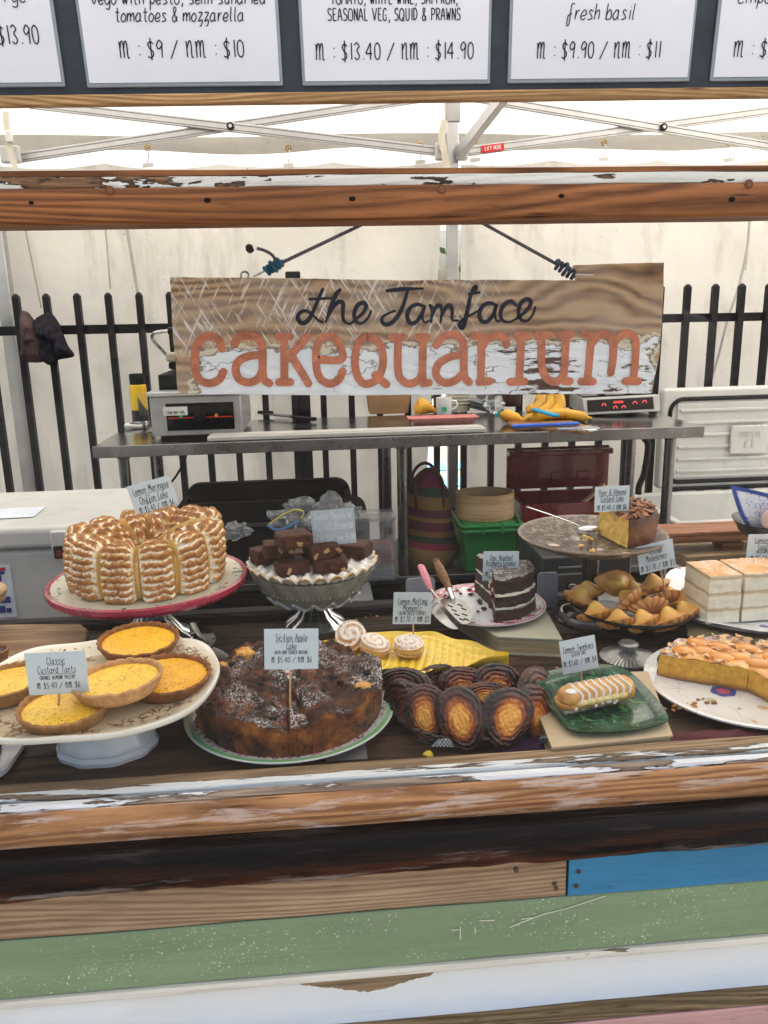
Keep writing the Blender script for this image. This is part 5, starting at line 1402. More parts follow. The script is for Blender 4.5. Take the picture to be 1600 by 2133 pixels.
def radial(t, sx=1, sy=1):
    s = t.sep(t.co(off=False)); x = t.math('MULTIPLY', s[0], 1 / sx); y = t.math('MULTIPLY', s[1], 1 / sy)
    return t.math('SQRT', t.math('ADD', t.math('MULTIPLY', x, x), t.math('MULTIPLY', y, y))), t.n('Math', _operation='ARCTAN2', i0=y, i1=x).outputs[0], s

# ---- price cards
card_m = simple('card_blue', (.56, .64, .68), .35, var=.03, scale=6, coat=.2)
card_g = simple('card_grey', (.40, .46, .50), .4, var=.03)
bamboo_stick = simple('bamboo_stick', (.50, .33, .17), .6)
white_ink = simple('white_ink', (.80, .82, .82), .5)
def card(label, lines, cx, cy, w, h, tilt, D, stick=None, m_=None, inkm=None, lean=0.0, twist=0.0):
    p = onY(cx, cy, D); k = mpp(p)
    tg = thing('price_card', label, 'price card', p, 0, 'price cards stuck in the cakes')
    tg.rotation_euler = Euler((lean, -tilt, twist))
    MB().box((0, 0, 0), (w * k, .0007, h * k)).build('card', m_ or card_m, tg)
    e = tg.children[0]
    tb = MB(); N_ = Vector((0, -1, 0))
    for s_, dy, hp, wp, st, ul in lines:
        hh = hp * k; o_ = Vector((0, -.0006, (h / 2 - dy) * k))
        ws = wp * k / text_width(s_, hh, 1.0, 2.6)
        write(tb, s_, o_, Vector((1, 0, 0)), Vector((0, 0, 1)), hh, st * k * .72, N_, ws=ws, gap=2.6 * ws, ul=ul, detail=3, slant=.05)
    tb.build('lettering', inkm or ink, e, smooth=0)
    if stick:
        q = onY(stick[0], stick[1], D - .001) - p
        R = tg.rotation_euler.to_matrix().inverted()
        top = Vector((stick[2] * k if len(stick) > 2 else 0, .0018, -h * k * .2))
        MB().tube([top, R @ q], .0016, 6).build('skewer', bamboo_stick, tg)
    return tg

# ---- 1 meringue chiffon cake
Y1 = 1.403; zp = .842
c1 = onY(310, 1203, Y1); c1.z = zp
red_gl = simple('raspberry_glaze', (.34, .022, .055), .25, var=.2, scale=40, coat=.5)
st1 = thing('cake_stand', 'red rimmed cream cake stand with a glass foot under the meringue cake', 'cake stand', (c1.x, Y1, ZS))
hp_ = zp - ZS
t = NT('painted_plate'); r_, a_, s_ = radial(t)
fl = t.ramp(t.vor(t.co((28, 28, 1), off=False), 1.0), [(.16, 1.), (.22, 0.)]); fl2 = t.ramp(t.noise(t.co((40, 40, 1)), 2, 3), [(.56, 0.), (.6, 1.)])
band = t.ramp(r_, [(.150, 0.), (.152, 1.), (.168, 1.), (.170, 0.)])
c = t.mix(t.math('MULTIPLY', band, fl), (.64, .61, .50), (.30, .03, .07)); c = t.mix(t.math('MULTIPLY', t.math('MULTIPLY', band, fl2), t.ramp(t.noise(t.co((15, 15, 1)), 2, 2), [(.5, 0.), (.55, 1.)])), c, (.06, .16, .12))
t.P(col=c, rough=.22, coat=.4)
RP = .176
MB().lathe([(0, hp_), (RP * .92, hp_ + .001), (RP * .955, hp_ + .003)], 96).build('plate', t.m, st1)
MB().lathe([(RP * .95, hp_ + .0028), (RP * .975, hp_ + .0055), (RP * 1.0, hp_ + .0035), (RP * 1.005, hp_ - .004), (RP * .985, hp_ - .010), (RP * .95, hp_ - .011), (.05, hp_ - .014), (.02, hp_ - .016)], 180, fn=lambda a, r, z, i: (r * (1 + (.006 * abs(sin(a * 45)) if 1 < i < 5 else 0)), z)).build('rim', red_gl, st1)
MB().lathe([(.026, hp_ - .014), (.027, hp_ - .03), (.024, hp_ - .05), (.028, .045), (.05, .016), (.066, .006), (.068, .001), (0, .0)], 72, fn=lambda a, r, z, i: (r * (1 + .10 * abs(sin(a * 7))), z)).build('foot', cut_glass, st1)
mer = NT('toasted_meringue'); tt = mer.attr('toast'); n1 = mer.noise(mer.co((1, 1, 1)), 55, 5, .7); n2 = mer.noise(mer.co((1, 1, 1)), 200, 4, .7); n3 = mer.noise(mer.co((1, 1, 1)), 14, 3)
f_ = mer.math('ADD', tt, mer.math('MULTIPLY', mer.math('SUBTRACT', n1, .5), .75)); f_ = mer.math('ADD', f_, mer.math('MULTIPLY', mer.math('SUBTRACT', n2, .5), 1.35)); f_ = mer.math('ADD', f_, mer.math('ADD', mer.math('MULTIPLY', mer.math('SUBTRACT', n3, .5), .6), -.02))
c = mer.ramp(f_, [(.10, (.95, .91, .80)), (.20, (.88, .72, .46)), (.32, (.50, .25, .07)), (.62, (.34, .135, .03)), (.95, (.16, .05, .012))])
mer.P(col=c, rough=.5, coat=.05, spec=.25, sss=.08, crough=.3); mer.bump(mer.math('ADD', n2, mer.math('MULTIPLY', n1, 1.0)), .45, .003); mer = mer.m
custard = simple('chiffon_yellow', (.86, .62, .22), .6, var=.1, scale=30, bump=.4, bscale=90, sss=.1)
cream_w = simple('white_cream', (.78, .73, .58), .45, var=.06, scale=20, bump=.2, sss=.1)
mc = thing('meringue_cake', 'tall toasted meringue chiffon ring cake cut into ridged slices on the red rimmed stand', 'cake', (c1.x - .001, Y1, zp + .0012))
RO, RI, HC = .136, .024, .098
NS = 12
random.seed(11)
for sI in range(NS):
    a0 = 2 * pi * sI / NS + radians(-100)
    ha = pi / NS
    # right rear slices stand taller
    hh = HC * (1 + .16 * max(0, cos(a0 - radians(35)))) * random.uniform(.97, 1.03)
    ro = RO * random.uniform(.97, 1.02)
    prof = []
    for k in range(60):
        q = k / 59
        if q < .52: prof.append((ro * (1.0 + .035 * sin(q / .52 * pi)), hh * .86 * (q / .52)))
        elif q < .66:
            an = (q - .52) / .14 * pi / 2; prof.append((ro * (.885 + .115 * cos(an)), hh * (.86 + .14 * sin(an))))
        else:
            w = (q - .66) / .34; prof.append((ro * .885 + (RI - ro * .885) * w, hh * (1.0 - .02 * w - .34 * w ** 2.2)))
    nv = 190; nu = 28; ph = random.uniform(0, 6)
    gap = .055 + random.uniform(0, .035)
    mb = MB()
    def prf(v):
        f = v * 59; i = min(58, int(f)); w = f - i
        return (prof[i][0] * (1 - w) + prof[i + 1][0] * w, prof[i][1] * (1 - w) + prof[i + 1][1] * w)
    def srf(u, v):
        r, z = prf(v); uu = u * 2 - 1
        av = ha * (1 - gap * 1.6)
        edge = (1 - abs(uu) ** 5)
        wob = .9 * fbm((uu * 1.6, v * 3.0, sI * 3.1), 1, 1)
        rid = sin(v * 2 * pi * 12.5 + ph + wob * 2.8 + 1.2 * uu * uu)
        rg = (.5 + .5 * rid) ** .40
        # outward normal in profile plane
        r2, z2 = prf(min(1, v + .01)); r1, z1 = prf(max(0, v - .01)); dr, dz = r2 - r1, z2 - z1; L = max(1e-9, sqrt(dr * dr + dz * dz)); nr, nz = dz / L, -dr / L
        d = (.0060 * rg + .0015 * fbm((uu * 4, v * 14, sI), 1, 2)) * (.55 + .45 * edge) - .016 * (1 - edge) - .004
        rr = r + nr * d; zz = z + nz * d
        a = a0 + uu * av
        sq = max(0, min(1, (r - .03) / .05))
        tv = rg ** 1.5 * .62 * edge + .04 + .16 * max(0, nz) * rg
        if edge < .35: tv *= .6
        return (Vector((rr * cos(a), rr * sin(a), max(zz, .0005))), tv)
    mb.grid(srf, nu, nv, 0, attr='toast')
    for sd in (-1, 1):
        a = a0 + sd * ha * (1 - gap * 1.5)
        lp = [Vector((0.02 * cos(a), .02 * sin(a), .001))]
        for k in range(0, 60, 3):
            r, z = prof[k]; lp.append(Vector(((r - .011) * cos(a), (r - .011) * sin(a), max(.001, z - .009 * (1 if k > 30 else k / 30)))))
        mb.poly(lp if sd > 0 else lp[::-1], 1)
    s = mb.build('cake_slice', [mer, custard], mc, smooth=70)
MB().lathe([(.114, .001), (.122, .03), (.120, .064), (.10, .072), (.04, .062), (.024, .05), (.024, .001)], 48).build('sponge', custard, mc)
card('tilted blue card reading Lemon Meringue Chiffon Cake', [('Lemon Meringue', 22, 15, 72, 1.5, True), ('Chiffon Cake', 42, 14, 56, 1.5, True), ('~ $5.40 / ^~ $6', 62, 12, 66, 1.4, False)], 318, 1031, 92, 62, .24, 1.33, (343, 1112, 6))

# ---- 2 brownies on pressed glass stand
Y2 = 1.434; z2 = .845
c2 = onY(651, 1170, Y2)
st2 = thing('cake_stand', 'pressed glass pedestal stand with a scalloped gold edged white plate under the brownies', 'cake stand', (c2.x, Y2, ZS))
R2 = .124; h2 = z2 - ZS
bowlm = simple('pressed_glass_bowl', (.34, .34, .27), .12, var=.12, scale=30, spec=.8, coat=.8)
def bowlfn(a, r, z, i):
    q = (z - (h2 - .075)) / .075
    f = .10 * abs(sin(a * 10)) * max(0, 1 - abs(q - .12) * 4) + .035 * abs(sin(a * 36)) * max(0, 1 - abs(q - .45) * 6) + .03 * sin(a * 20) * max(0, 1 - abs(q - .8) * 4)
    return (r * (1 + f), z)
MB().lathe([(.022, h2 - .078), (.045, h2 - .074), (.066, h2 - .066), (.076, h2 - .060), (.084, h2 - .052), (.092, h2 - .044), (.098, h2 - .037), (.105, h2 - .027), (.112, h2 - .014), (.117, h2 - .004), (.112, h2 - .004), (0, h2 - .02)], 160, bowlfn).build('bowl', bowlm, st2)
MB().lathe([(.024, h2 - .076), (.022, h2 - .085), (.024, .035), (.032, .020), (.048, .008), (.056, .003), (.056, 0), (0, 0)], 96, lambda a, r, z, i: (r * (1 + .14 * abs(sin(a * 5)) * (1 if z > .006 else .3)), z)).build('foot', cut_glass, st2)
m_ = MB()
for k_ in range(16):
    a = 2 * pi * (k_ + .5) / 16; pts = []
    for j in range(9):
        w_ = (j / 8 - .5); aa = a + w_ * .36; zz_ = h2 - .062 + .013 * (abs(2 * w_) ** 2); rr_ = .0735 + (zz_ - (h2 - .064)) * .95 + .004
        pts.append(Vector((rr_ * cos(aa), rr_ * sin(aa), zz_)))
    MB().tube(pts, .0028, 7).build('scallop', simple('scallop_glass', (.50, .50, .44), .12, spec=.8, coat=.8), st2)
for k_ in range(64):
    a = 2 * pi * k_ / 64; m_.sphere((.1005 * cos(a), .1005 * sin(a), h2 - .035), .0026, 6, 5)
tag(m_.build('bead_band', simple('bead_glass', (.25, .22, .14), .15, spec=.8, coat=.8), st2), kind='stuff')
t = NT('scalloped_china'); r_, a_, s_ = radial(t)
gold = t.ramp(r_, [(.1185, 0.), (.1205, 1.)]); gn = t.ramp(t.noise(t.co((60, 60, 10)), 1.5, 3), [(.40, 0.), (.5, 1.)])
t.P(col=t.mix(t.math('MULTIPLY', gold, gn), (.72, .68, .62), (.50, .30, .08)), rough=.22, coat=.4)
def scal(a, r, z, i):
    s = abs(cos(a * 13)) ** .6; q = r / R2
    dz = .009 * (s - .5) * max(0, (q - .45)) * 1.6 + (.005 * sin(q * 34) * (cos(a * 13) ** 2) if q > .4 else 0)
    return (r * (1 - .07 * (1 - s) * (q > .8)), z + dz)
prof = [(.0005, h2 + .003)] + [(R2 * q, h2 + .003 + .005 * max(0, q - .5)) for q in [i / 26 for i in range(1, 27)]] + [(R2 * .99, h2 + .002), (R2 * .9, h2 - .002), (.08, h2 - .006)]
MB().lathe(prof, 208, scal).build('plate', t.m, st2)
br = NT('brownie_crumb'); s3 = br.sep(br.co(off=False)); top = br.ramp(s3[2], [(.0, 0.), (.0165, 0.), (.0185, 1.)])
n1 = br.noise(br.co(), 90, 6, .75); n2 = br.noise(br.co(), 22, 5, .6); n3 = br.noise(br.co((60, 60, 60)), 1.6, 6, .7, 1.5)
cs_ = br.ramp(n1, [(.3, (.020, .006, .003)), (.7, (.12, .038, .018))]); ct_ = br.ramp(n3, [(.3, (.14, .030, .014)), (.7, (.40, .115, .055))])
br.P(col=br.mix(top, cs_, ct_), rough=br.ramp(n2, [(.4, .4), (.7, .65)]), spec=.2); br.bump(br.math('ADD', n1, n3), .8, .006); br = br.m
walnut = simple('walnut', (.48, .30, .14), .6, var=.3, scale=120, bump=.6)
def brownie(label, cx, cy, z, rz, sz=(.056, .048, .024), tilt=(0, 0), nuts=2, seed=0):
    p = onZ(cx, cy, z); tg = thing('brownie', label, 'brownie', p, 0, 'brownies piled on the glass stand', rot=Euler((tilt[0], tilt[1], rz)))
    mb = MB(); n = 10
    for ax in range(3):
        for sg_ in (-1, 1):
            def f(u, v, ax=ax, sg_=sg_):
                q = [0, 0, 0]; q[ax] = sg_; q[(ax + 1) % 3] = (u * 2 - 1) * sg_; q[(ax + 2) % 3] = v * 2 - 1
                q = Vector(q); L = max(abs(q.x), abs(q.y), abs(q.z)); q6 = (abs(q.x) ** 9 + abs(q.y) ** 9 + abs(q.z) ** 9) ** (1 / 9); q = q / q6
                s = Vector((q.x * sz[0] / 2, q.y * sz[1] / 2, q.z * sz[2] / 2)); d = fbm(s * 110, 1, seed, 4) * .0016 + fbm(s * 35, 1, seed) * .0015
                if q.z > .9: d *= .6
                return s + s.normalized() * d
            mb.grid(f, n + 4, n + 4)
    mb.build('crumb', br, tg, smooth=55, loc=(0, 0, sz[2] / 2))
    random.seed(seed + 50)
    for i in range(nuts):
        x = random.uniform(-.4, .4) * sz[0]; q = Vector((x, -sz[1] / 2 - .0005, sz[2] * random.uniform(.25, .75)))
        MB().sphere(q, .0050, 14, 9, sc=(1.2, .22, .7), R=Ry(random.uniform(-1, 1)), fn=lambda w: w * (1 + .7 * fbm(w * 260, 1, seed + i))).build('walnut_piece', walnut, tg)
    return tg
zb0 = z2 + .006
brownie('brownie at the front left of the pile with a shiny top', 608, 1193, zb0, .35, seed=1, nuts=1)
brownie('brownie lying flat at the front right below the price card skewer', 688, 1187, zb0, .05, (.062, .05, .024), seed=2, nuts=1)
brownie('nutty brownie standing at the far left edge of the pile', 552, 1172, zb0, .5, (.046, .04, .030), seed=3, nuts=3)
brownie('brownie with the reddish side at the right rear of the pile', 738, 1158, zb0, -.45, (.062, .05, .028), seed=4, nuts=0)
brownie('brownie hidden in the middle at the bottom of the pile', 645, 1168, zb0, .1, seed=5, nuts=0)
brownie('walnut studded brownie in the second layer left of the middle', 580, 1158, zb0 + .024, .15, (.056, .045, .026), (0, .08), seed=6, nuts=2)
brownie('walnut studded brownie in the second layer under the price card', 672, 1160, zb0 + .022, .4, (.060, .048, .024), (.0, -.08), seed=7, nuts=3)
brownie('flat topped brownie right on top of the pile', 612, 1137, zb0 + .049, .32, (.062, .052, .026), (0, .03), seed=8, nuts=1)
card('grey card with white handwriting reading Double Chocolate Walnut Brownie', [('Double Chocolate', 20, 14, 74, 1.5, False), ('Walnut Brownie', 40, 14, 78, 1.5, True), ('m 4-50/ nm 5.00', 68, 14, 80, 1.5, False)], 695, 1098, 90, 76, .055, 1.40, (701, 1162, 6), card_g, white_ink)

# ---- 3 custard tarts on an oval ironstone dish
z3 = .804
f3 = onZ(218, 1570, ZS)
st3 = thing('oval_cake_stand', 'oval cream transferware dish on a white ironstone foot under the custard tarts', 'cake stand', (f3.x + .0, f3.y + .02, ZS))
dc = onZ(196, 1436, z3) - Vector((f3.x, f3.y + .02, ZS)); dc.z = z3 - ZS
t = NT('transferware'); 
s3 = t.sep(t.n('VectorMath', _operation='SUBTRACT', i0=t.co(off=False), i1=tuple(dc)).outputs[0])
xx = t.math('MULTIPLY', s3[0], 1 / .170); yy = t.math('MULTIPLY', s3[1], 1 / .152)
rr = t.math('POWER', t.math('ADD', t.math('POWER', t.math('ABSOLUTE', xx), 2.6), t.math('POWER', t.math('ABSOLUTE', yy), 2.6)), 1 / 2.6)
nzv = t.n('TexNoise', Vector=t.co((1, 1, 1), off=False), Scale=55, Detail=2).outputs[1]
wv = t.n('VectorMath', _operation='ADD', i0=t.co((1, 1, 0), off=False), i1=t.n('VectorMath', _operation='SCALE', i0=nzv, Scale=.016).outputs[0]).outputs[0]
ve = t.vor(wv, 75, 'DISTANCE_TO_EDGE'); v1 = t.vor(wv, 105)
line = t.math('MAXIMUM', t.ramp(ve, [(.06, 1.), (.11, 0.)]), t.ramp(v1, [(.26, 1.), (.34, 0.)]))
cl_ = t.math('ADD', t.ramp(t.noise(t.co((1, 1, 0), off=False), 34, 3), [(.46, 0.), (.52, 1.)]), 0.)
bandm = t.ramp(t.math('ADD', rr, t.math('MULTIPLY', t.noise(t.co((1, 1, 0), off=False), 22, 2), .16)), [(.72, 0.), (.76, 1.), (1.02, 1.), (1.04, 0.)])
pat = t.math('MULTIPLY', t.math('MULTIPLY', line, cl_), bandm)
c = t.mix(t.math('MULTIPLY', pat, .85), t.ramp(rr, [(.7, (.66, .56, .36)), (.95, (.68, .62, .47)), (.985, (.76, .74, .66))]), (.16, .070, .03))
t.P(col=c, rough=.2, coat=.5); trw = t.m
def superr(a, n=2.6, A=.170, B=.152):
    return (abs(cos(a) / A) ** n + abs(sin(a) / B) ** n) ** (-1 / n)
mb = MB()
prof = [(0.001, 0), (.3, 0), (.6, 0), (.74, .0004), (.80, .002), (.88, .007), (.95, .0105), (.985, .0125), (1.0, .0125), (1.004, .009), (.99, .004), (.93, -.001), (.8, -.008), (.5, -.014), (.3, -.016)]
mb.lathe(prof, 120, lambda a, r, z, i: (r * superr(a) * (1 + .012 * cos(8 * a) * (r > .8)), z + .0016 * cos(8 * a) * (r > .9)))
mb.warp(lambda p: p + dc)
mb.build('dish', trw, st3, smooth=50)
MB().lathe([(.07, hq) if hq > .06 else (hq, .0) for hq in ()] + [(.085, z3 - ZS - .016), (.06, z3 - ZS - .022), (.052, z3 - ZS - .028), (.046, .040), (.047, .034), (.056, .022), (.058, .014), (.0565, .011), (.061, .006), (.060, 0), (0, 0)], 96, lambda a, r, z, i: (r * (1 + .018 * cos(a * 10) * (1 if i > 3 else .5)), z), sx=1.12, sy=.95).build('foot', white_gl, st3)
MB().tube(catmull([(.0, -.062, .046), (.002, -.068, .055), (.0, -.07, .062)], 4), .005, 8).build('moulded_handle', white_gl, st3)
crust = NT('tart_crust'); n1 = crust.noise(crust.co(), 160, 5, .75); n2 = crust.noise(crust.co(), 40, 4); s3 = crust.sep(crust.co(off=False))
cc = crust.ramp(crust.math('ADD', n2, crust.math('MULTIPLY', s3[2], 0.)), [(.3, (.36, .15, .045)), (.7, (.52, .27, .09))])
crust.P(col=crust.mix(crust.ramp(n1, [(.5, 0.), (.75, .6)]), cc, (.20, .075, .02)), rough=.65); crust.bump(n1, 1.0, .005); crust = crust.m
crust_d = simple('tart_crust_dark', (.26, .10, .03), .65, var=.3, scale=60, bump=.6, bscale=160)
crust_l = simple('tart_crust_pale', (.56, .31, .13), .65, var=.2, scale=60, bump=.5, bscale=160)
def cust(name, base, hi):
    t = NT(name); n1 = t.noise(t.co(), 22, 4); sp = t.ramp(t.noise(t.co(), 300, 2, .5), [(.585, 0.), (.63, 1.)]); cl = t.ramp(t.noise(t.co(), 38, 3), [(.40, .25), (.62, 1.)])
    c = t.ramp(n1, [(.3, base), (.7, hi)]); c = t.mix(t.ramp(t.noise(t.co(), 30, 5, .6), [(.54, 0.), (.72, .6)]), c, (.66, .25, .008)); c = t.mix(t.math('MULTIPLY', sp, cl), c, (.30, .09, .005))
    t.P(col=c, rough=.42, coat=.10, crough=.25, sss=.08, spec=.3); t.bump(n1, .12, .004); return t.m
cust_a = cust('custard', (.78, .38, .008), (.88, .50, .03)); cust_b = cust('custard_pale', (.86, .50, .03), (.92, .60, .07))
def tart(label, cx, cy, z, R, tilt, cm, fm, seed=0, sink=0.0035):
    p = onZ(cx, cy, z)
    tg = thing('custard_tart', label, 'tart', p, 0, 'custard tarts on the oval dish', rot=Euler((tilt[0], tilt[1], seed * 1.1)))
    h = .0205; N = 26
    def fn(a, r, z, i):
        q = z / h; amp = .042 * max(0, q) ** .8
        w = abs(sin(a * N / 2)) ; j = .012 * fbm((cos(a) * 3, sin(a) * 3, seed), 1, 3)
        return (r * (1 + (amp * (w - .5) if i not in (0,) else 0) + j * (i > 1)), z + (.0009 * (w - .5) + .0018 * fbm((cos(a) * 5, sin(a) * 5, seed)) if z > h * .8 else 0))
    MB().lathe([(.0, 0), (R * .80, 0), (R * .84, .002), (R * .89, h * .35), (R * .94, h * .7), (R * .985, h * .92), (R * 1.0, h), (R * .975, h + .0016), (R * .93, h + .0012), (R * .905, h - .001), (R * .895, h - sink - .002)], 208, fn).build('pastry_case', cm, tg, smooth=60)
    MB().lathe([(.0005, h - sink + .0022), (R * .3, h - sink + .0022), (R * .6, h - sink + .0018), (R * .8, h - sink + .0006), (R * .88, h - sink - .0008), (R * .915, h - sink - .0014)], 90, lambda a, r, z, i: (r, z + .0005 * fbm((r * cos(a) * 60, r * sin(a) * 60, seed)))).build('custard', fm, tg, smooth=80)
    return tg
zt0 = z3 + .0015
tart('orange custard tart with a brown crust at the back right of the oval dish', 291, 1356, zt0 + .005, .060, (.05, -.03), crust_d, cust_a, 1)
tart('custard tart leaning at the right edge under a paler tart', 350, 1430, zt0, .060, (.0, -.06), crust_d, cust_a, 2)
tart('cut off custard tart at the left edge of the oval dish', 20, 1444, zt0, .058, (.02, .06), crust, cust_b, 3)
tart('custard tart pierced by the skewer at the front of the dish', 138, 1496, zt0, .0575, (-.02, .03), crust, cust_b, 4)
tart('palest custard tart resting on top of two others in the middle', 250, 1440, zt0 + .019, .0585, (.03, -.05), crust_l, cust_b, 5)
card('blue card reading Classic Custard Tarts orange almond pastry', [('Classic', 26, 15, 36, 1.5, True), ('Custard Tarts', 46, 15, 74, 1.5, True), ('ORANGE ALMOND PASTRY', 61, 9, 68, 1.2, False), ('~ $5.40 / ^~ $6', 81, 13, 80, 1.5, False)], 119, 1402, 122, 95, -.01, .955, (121, 1506, 2))

# ---- 4 sicilian apple cake
pc4 = onZ(602, 1490, ZS + .012)
CX4, CY4 = pc4.x + .002, 1.068
t = NT('floral_plate'); r_, a_, s_ = radial(t)
RF = .1525
bandg = t.ramp(r_, [(RF * .935, 0.), (RF * .94, 1.), (RF * .975, 1.), (RF * .98, 0.)])
v = t.n('TexVoronoi', Vector=t.n('VectorMath', _operation='ADD', i0=t.co((1, 1, 0), off=False), i1=t.n('VectorMath', _operation='SCALE', i0=t.n('TexNoise', Vector=t.co((1, 1, 1), off=False), Scale=120).outputs[1], Scale=.006).outputs[0]).outputs[0], Scale=150)
hue = t.ramp(t.sep(v.outputs[1])[0], [(0, (.42, .02, .12)), (.22, (.05, .22, .08)), (.40, (.05, .06, .25)), (.55, (.55, .42, .05)), (.68, (.50, .10, .22)), (.80, (.05, .20, .14)), (.9, (.68, .68, .64))], 'CONSTANT')
petal = t.ramp(v.outputs[0], [(.36, 1.), (.46, 0.)])
c = t.mix(t.math('MULTIPLY', petal, t.ramp(r_, [(RF * .92, 1.), (RF * .925, 0.)])), (.70, .70, .66), hue)
c = t.mix(bandg, c, (.18, .52, .20)); t.P(col=c, rough=.2, coat=.5)
pl4 = thing('floral_plate', 'chintz floral plate with a green rim under the dark apple cake', 'plate', (CX4, CY4, ZS))
MB().lathe([(.0005, .009), (RF * .62, .009), (RF * .72, .010), (RF * .9, .0175), (RF * .99, .0205), (RF, .0200), (RF, .0185), (RF * .92, .014), (RF * .7, .005), (RF * .6, .001), (RF * .55, .0)], 120).build('plate', t.m, pl4)
t = NT('apple_cake'); co = t.co(); s3 = t.sep(t.co(off=False)); hgt = t.ramp(s3[2], [(.0, 0.), (.045, .0), (.058, 1.)])
n1 = t.noise(co, 26, 6, .65); n2 = t.noise(co, 85, 5, .75); n3 = t.noise(co, 14, 4, .6)
side = t.ramp(t.math('ADD', t.math('MULTIPLY', n1, .65), t.math('MULTIPLY', n3, .45)), [(.40, (.012, .004, .002)), (.50, (.075, .020, .006)), (.59, (.26, .072, .014)), (.72, (.62, .25, .045))])
topc = t.ramp(t.math('ADD', t.math('MULTIPLY', n2, .5), t.math('MULTIPLY', n1, .5)), [(.40, (.006, .003, .002)), (.50, (.06, .017, .006)), (.60, (.20, .060, .015)), (.74, (.45, .18, .045))])
up = t.sep(t.n('NewGeometry').outputs['Normal'])[2]
c = t.mix(t.ramp(up, [(.25, 0.), (.55, 1.)]), side, topc)
sug = t.ramp(t.noise(co, 330, 2, .6), [(.50, 0.), (.56, 1.)]); sreg = t.ramp(t.noise(co, 17, 4, .6), [(.46, 0.), (.60, 1.)])
c = t.mix(t.math('MULTIPLY', t.math('MULTIPLY', sug, sreg), t.ramp(up, [(.5, 0.), (.8, .85)])), c, (.80, .80, .80))
t.P(col=c, rough=t.ramp(n1, [(.4, .25), (.7, .55)]), spec=.3, coat=.08, crough=.3); t.bump(t.math('ADD', n1, t.math('MULTIPLY', n2, 1.0)), 1.0, .010); apm = t.m
ac = thing('apple_cake', 'dark caramelised apple cake dusted with sugar and missing a wedge at the back', 'cake', (CX4, CY4, ZS + .0095))
RA = .1375
def topz(x, y):
    d = sqrt(x * x + y * y) / RA
    return .0565 + .015 * fbm((x * 17, y * 17, 1), 1, 2, 4) + .009 * fbm((x * 48, y * 48, 3), 1, 5, 3) + .006 * d ** 3 - .004
def apple_half(a0, a1, nm='cake_portion'):
    mb = MB(); nu, nv = 90, 70
    def f(u, v):
        a = a0 + (a1 - a0) * u
        if v < .42:
            q = v / .42; r = RA * (.955 + .04 * q) * (1 + .02 * fbm((cos(a) * 4, sin(a) * 4, q * 2), 1, 1) + .008 * fbm((cos(a) * 14, sin(a) * 14, q * 6), 1, 1))
            x, y = r * cos(a), r * sin(a); return (x, y, topz(x * .98, y * .98) * q * .985)
        q = (v - .42) / .58; r = RA * (1.0 - q) * (1 + .02 * fbm((cos(a) * 4, sin(a) * 4, 2), 1, 1) * (1 - q))
        rr = max(0.0005, r * (1 if q > .02 else .995)); x, y = rr * cos(a), rr * sin(a)
        ex = min((a - a0), (a1 - a)) * max(rr, .02)
        return (x, y, topz(x, y) - .006 * max(0, 1 - ex / .004) ** 2)
    mb.grid(f, nu, nv)
    for a in (a0, a1):
        def g(u, v, a=a):
            r = RA * .985 * u; x, y = r * cos(a), r * sin(a); return (x, y, (topz(x, y) - .004) * v)
        mb.grid(g, 12, 6, 1)
    return mb.build(nm, [apm, simple('apple_crumb', (.38, .20, .06), .6, var=.4, scale=40, bump=.7, bscale=90)], ac, smooth=70)
wed = radians(17)
apple_half(pi / 2 + wed, pi * 1.50 + .02)
apple_half(pi * 1.50 + .023, pi * 1.58); apple_half(pi * 1.58 + .003, pi * 2.5 - wed)
random.seed(6)
rais = simple('raisin', (.010, .007, .008), .3, bump=.5, bscale=200); app = simple('apple_chunk', (.62, .30, .06), .35, var=.25, scale=40, bump=.3, coat=.3)
for i in range(9):
    a = random.uniform(pi * .62, pi * 2.38); r = random.uniform(.3, .95) * RA; x, y = r * cos(a), r * sin(a)
    MB().sphere((x, y, topz(x, y) + .001), random.uniform(.004, .006), 10, 7, sc=(1.2, 1, .7), fn=lambda q: q * (1 + .3 * fbm(q * 300))).build('raisin', rais, ac)
for a, rf, zf, s in ((pi * 1.86, .86, None, .011), (pi * .72, .80, None, .013), (pi * .82, .9, None, .008)):
    x, y = RA * rf * cos(a), RA * rf * sin(a); z = topz(x, y) + .002 if zf is None else zf
    MB().sphere((x, y, z), s, 14, 10, sc=(1.2, 1, .8) if zf is None else (.5, .5, 1.0), R=Rz(a), fn=lambda q: q * (1 + .35 * fbm(q * 130, 1, s))).build('apple_chunk', app, ac)
card('pale blue card reading Sicilian Apple Cake with rum soaked raisins', [('Sicilian Apple', 26, 15, 62, 1.5, True), ('Cake', 44, 14, 20, 1.5, True), ('WITH RUM SOAKED RAISINS', 56, 8, 64, 1.1, False), ('~ $5.40 / ^~ $6', 75, 13, 76, 1.5, False)], 607, 1352, 112, 90, -.045, .975, (604, 1500, -2))

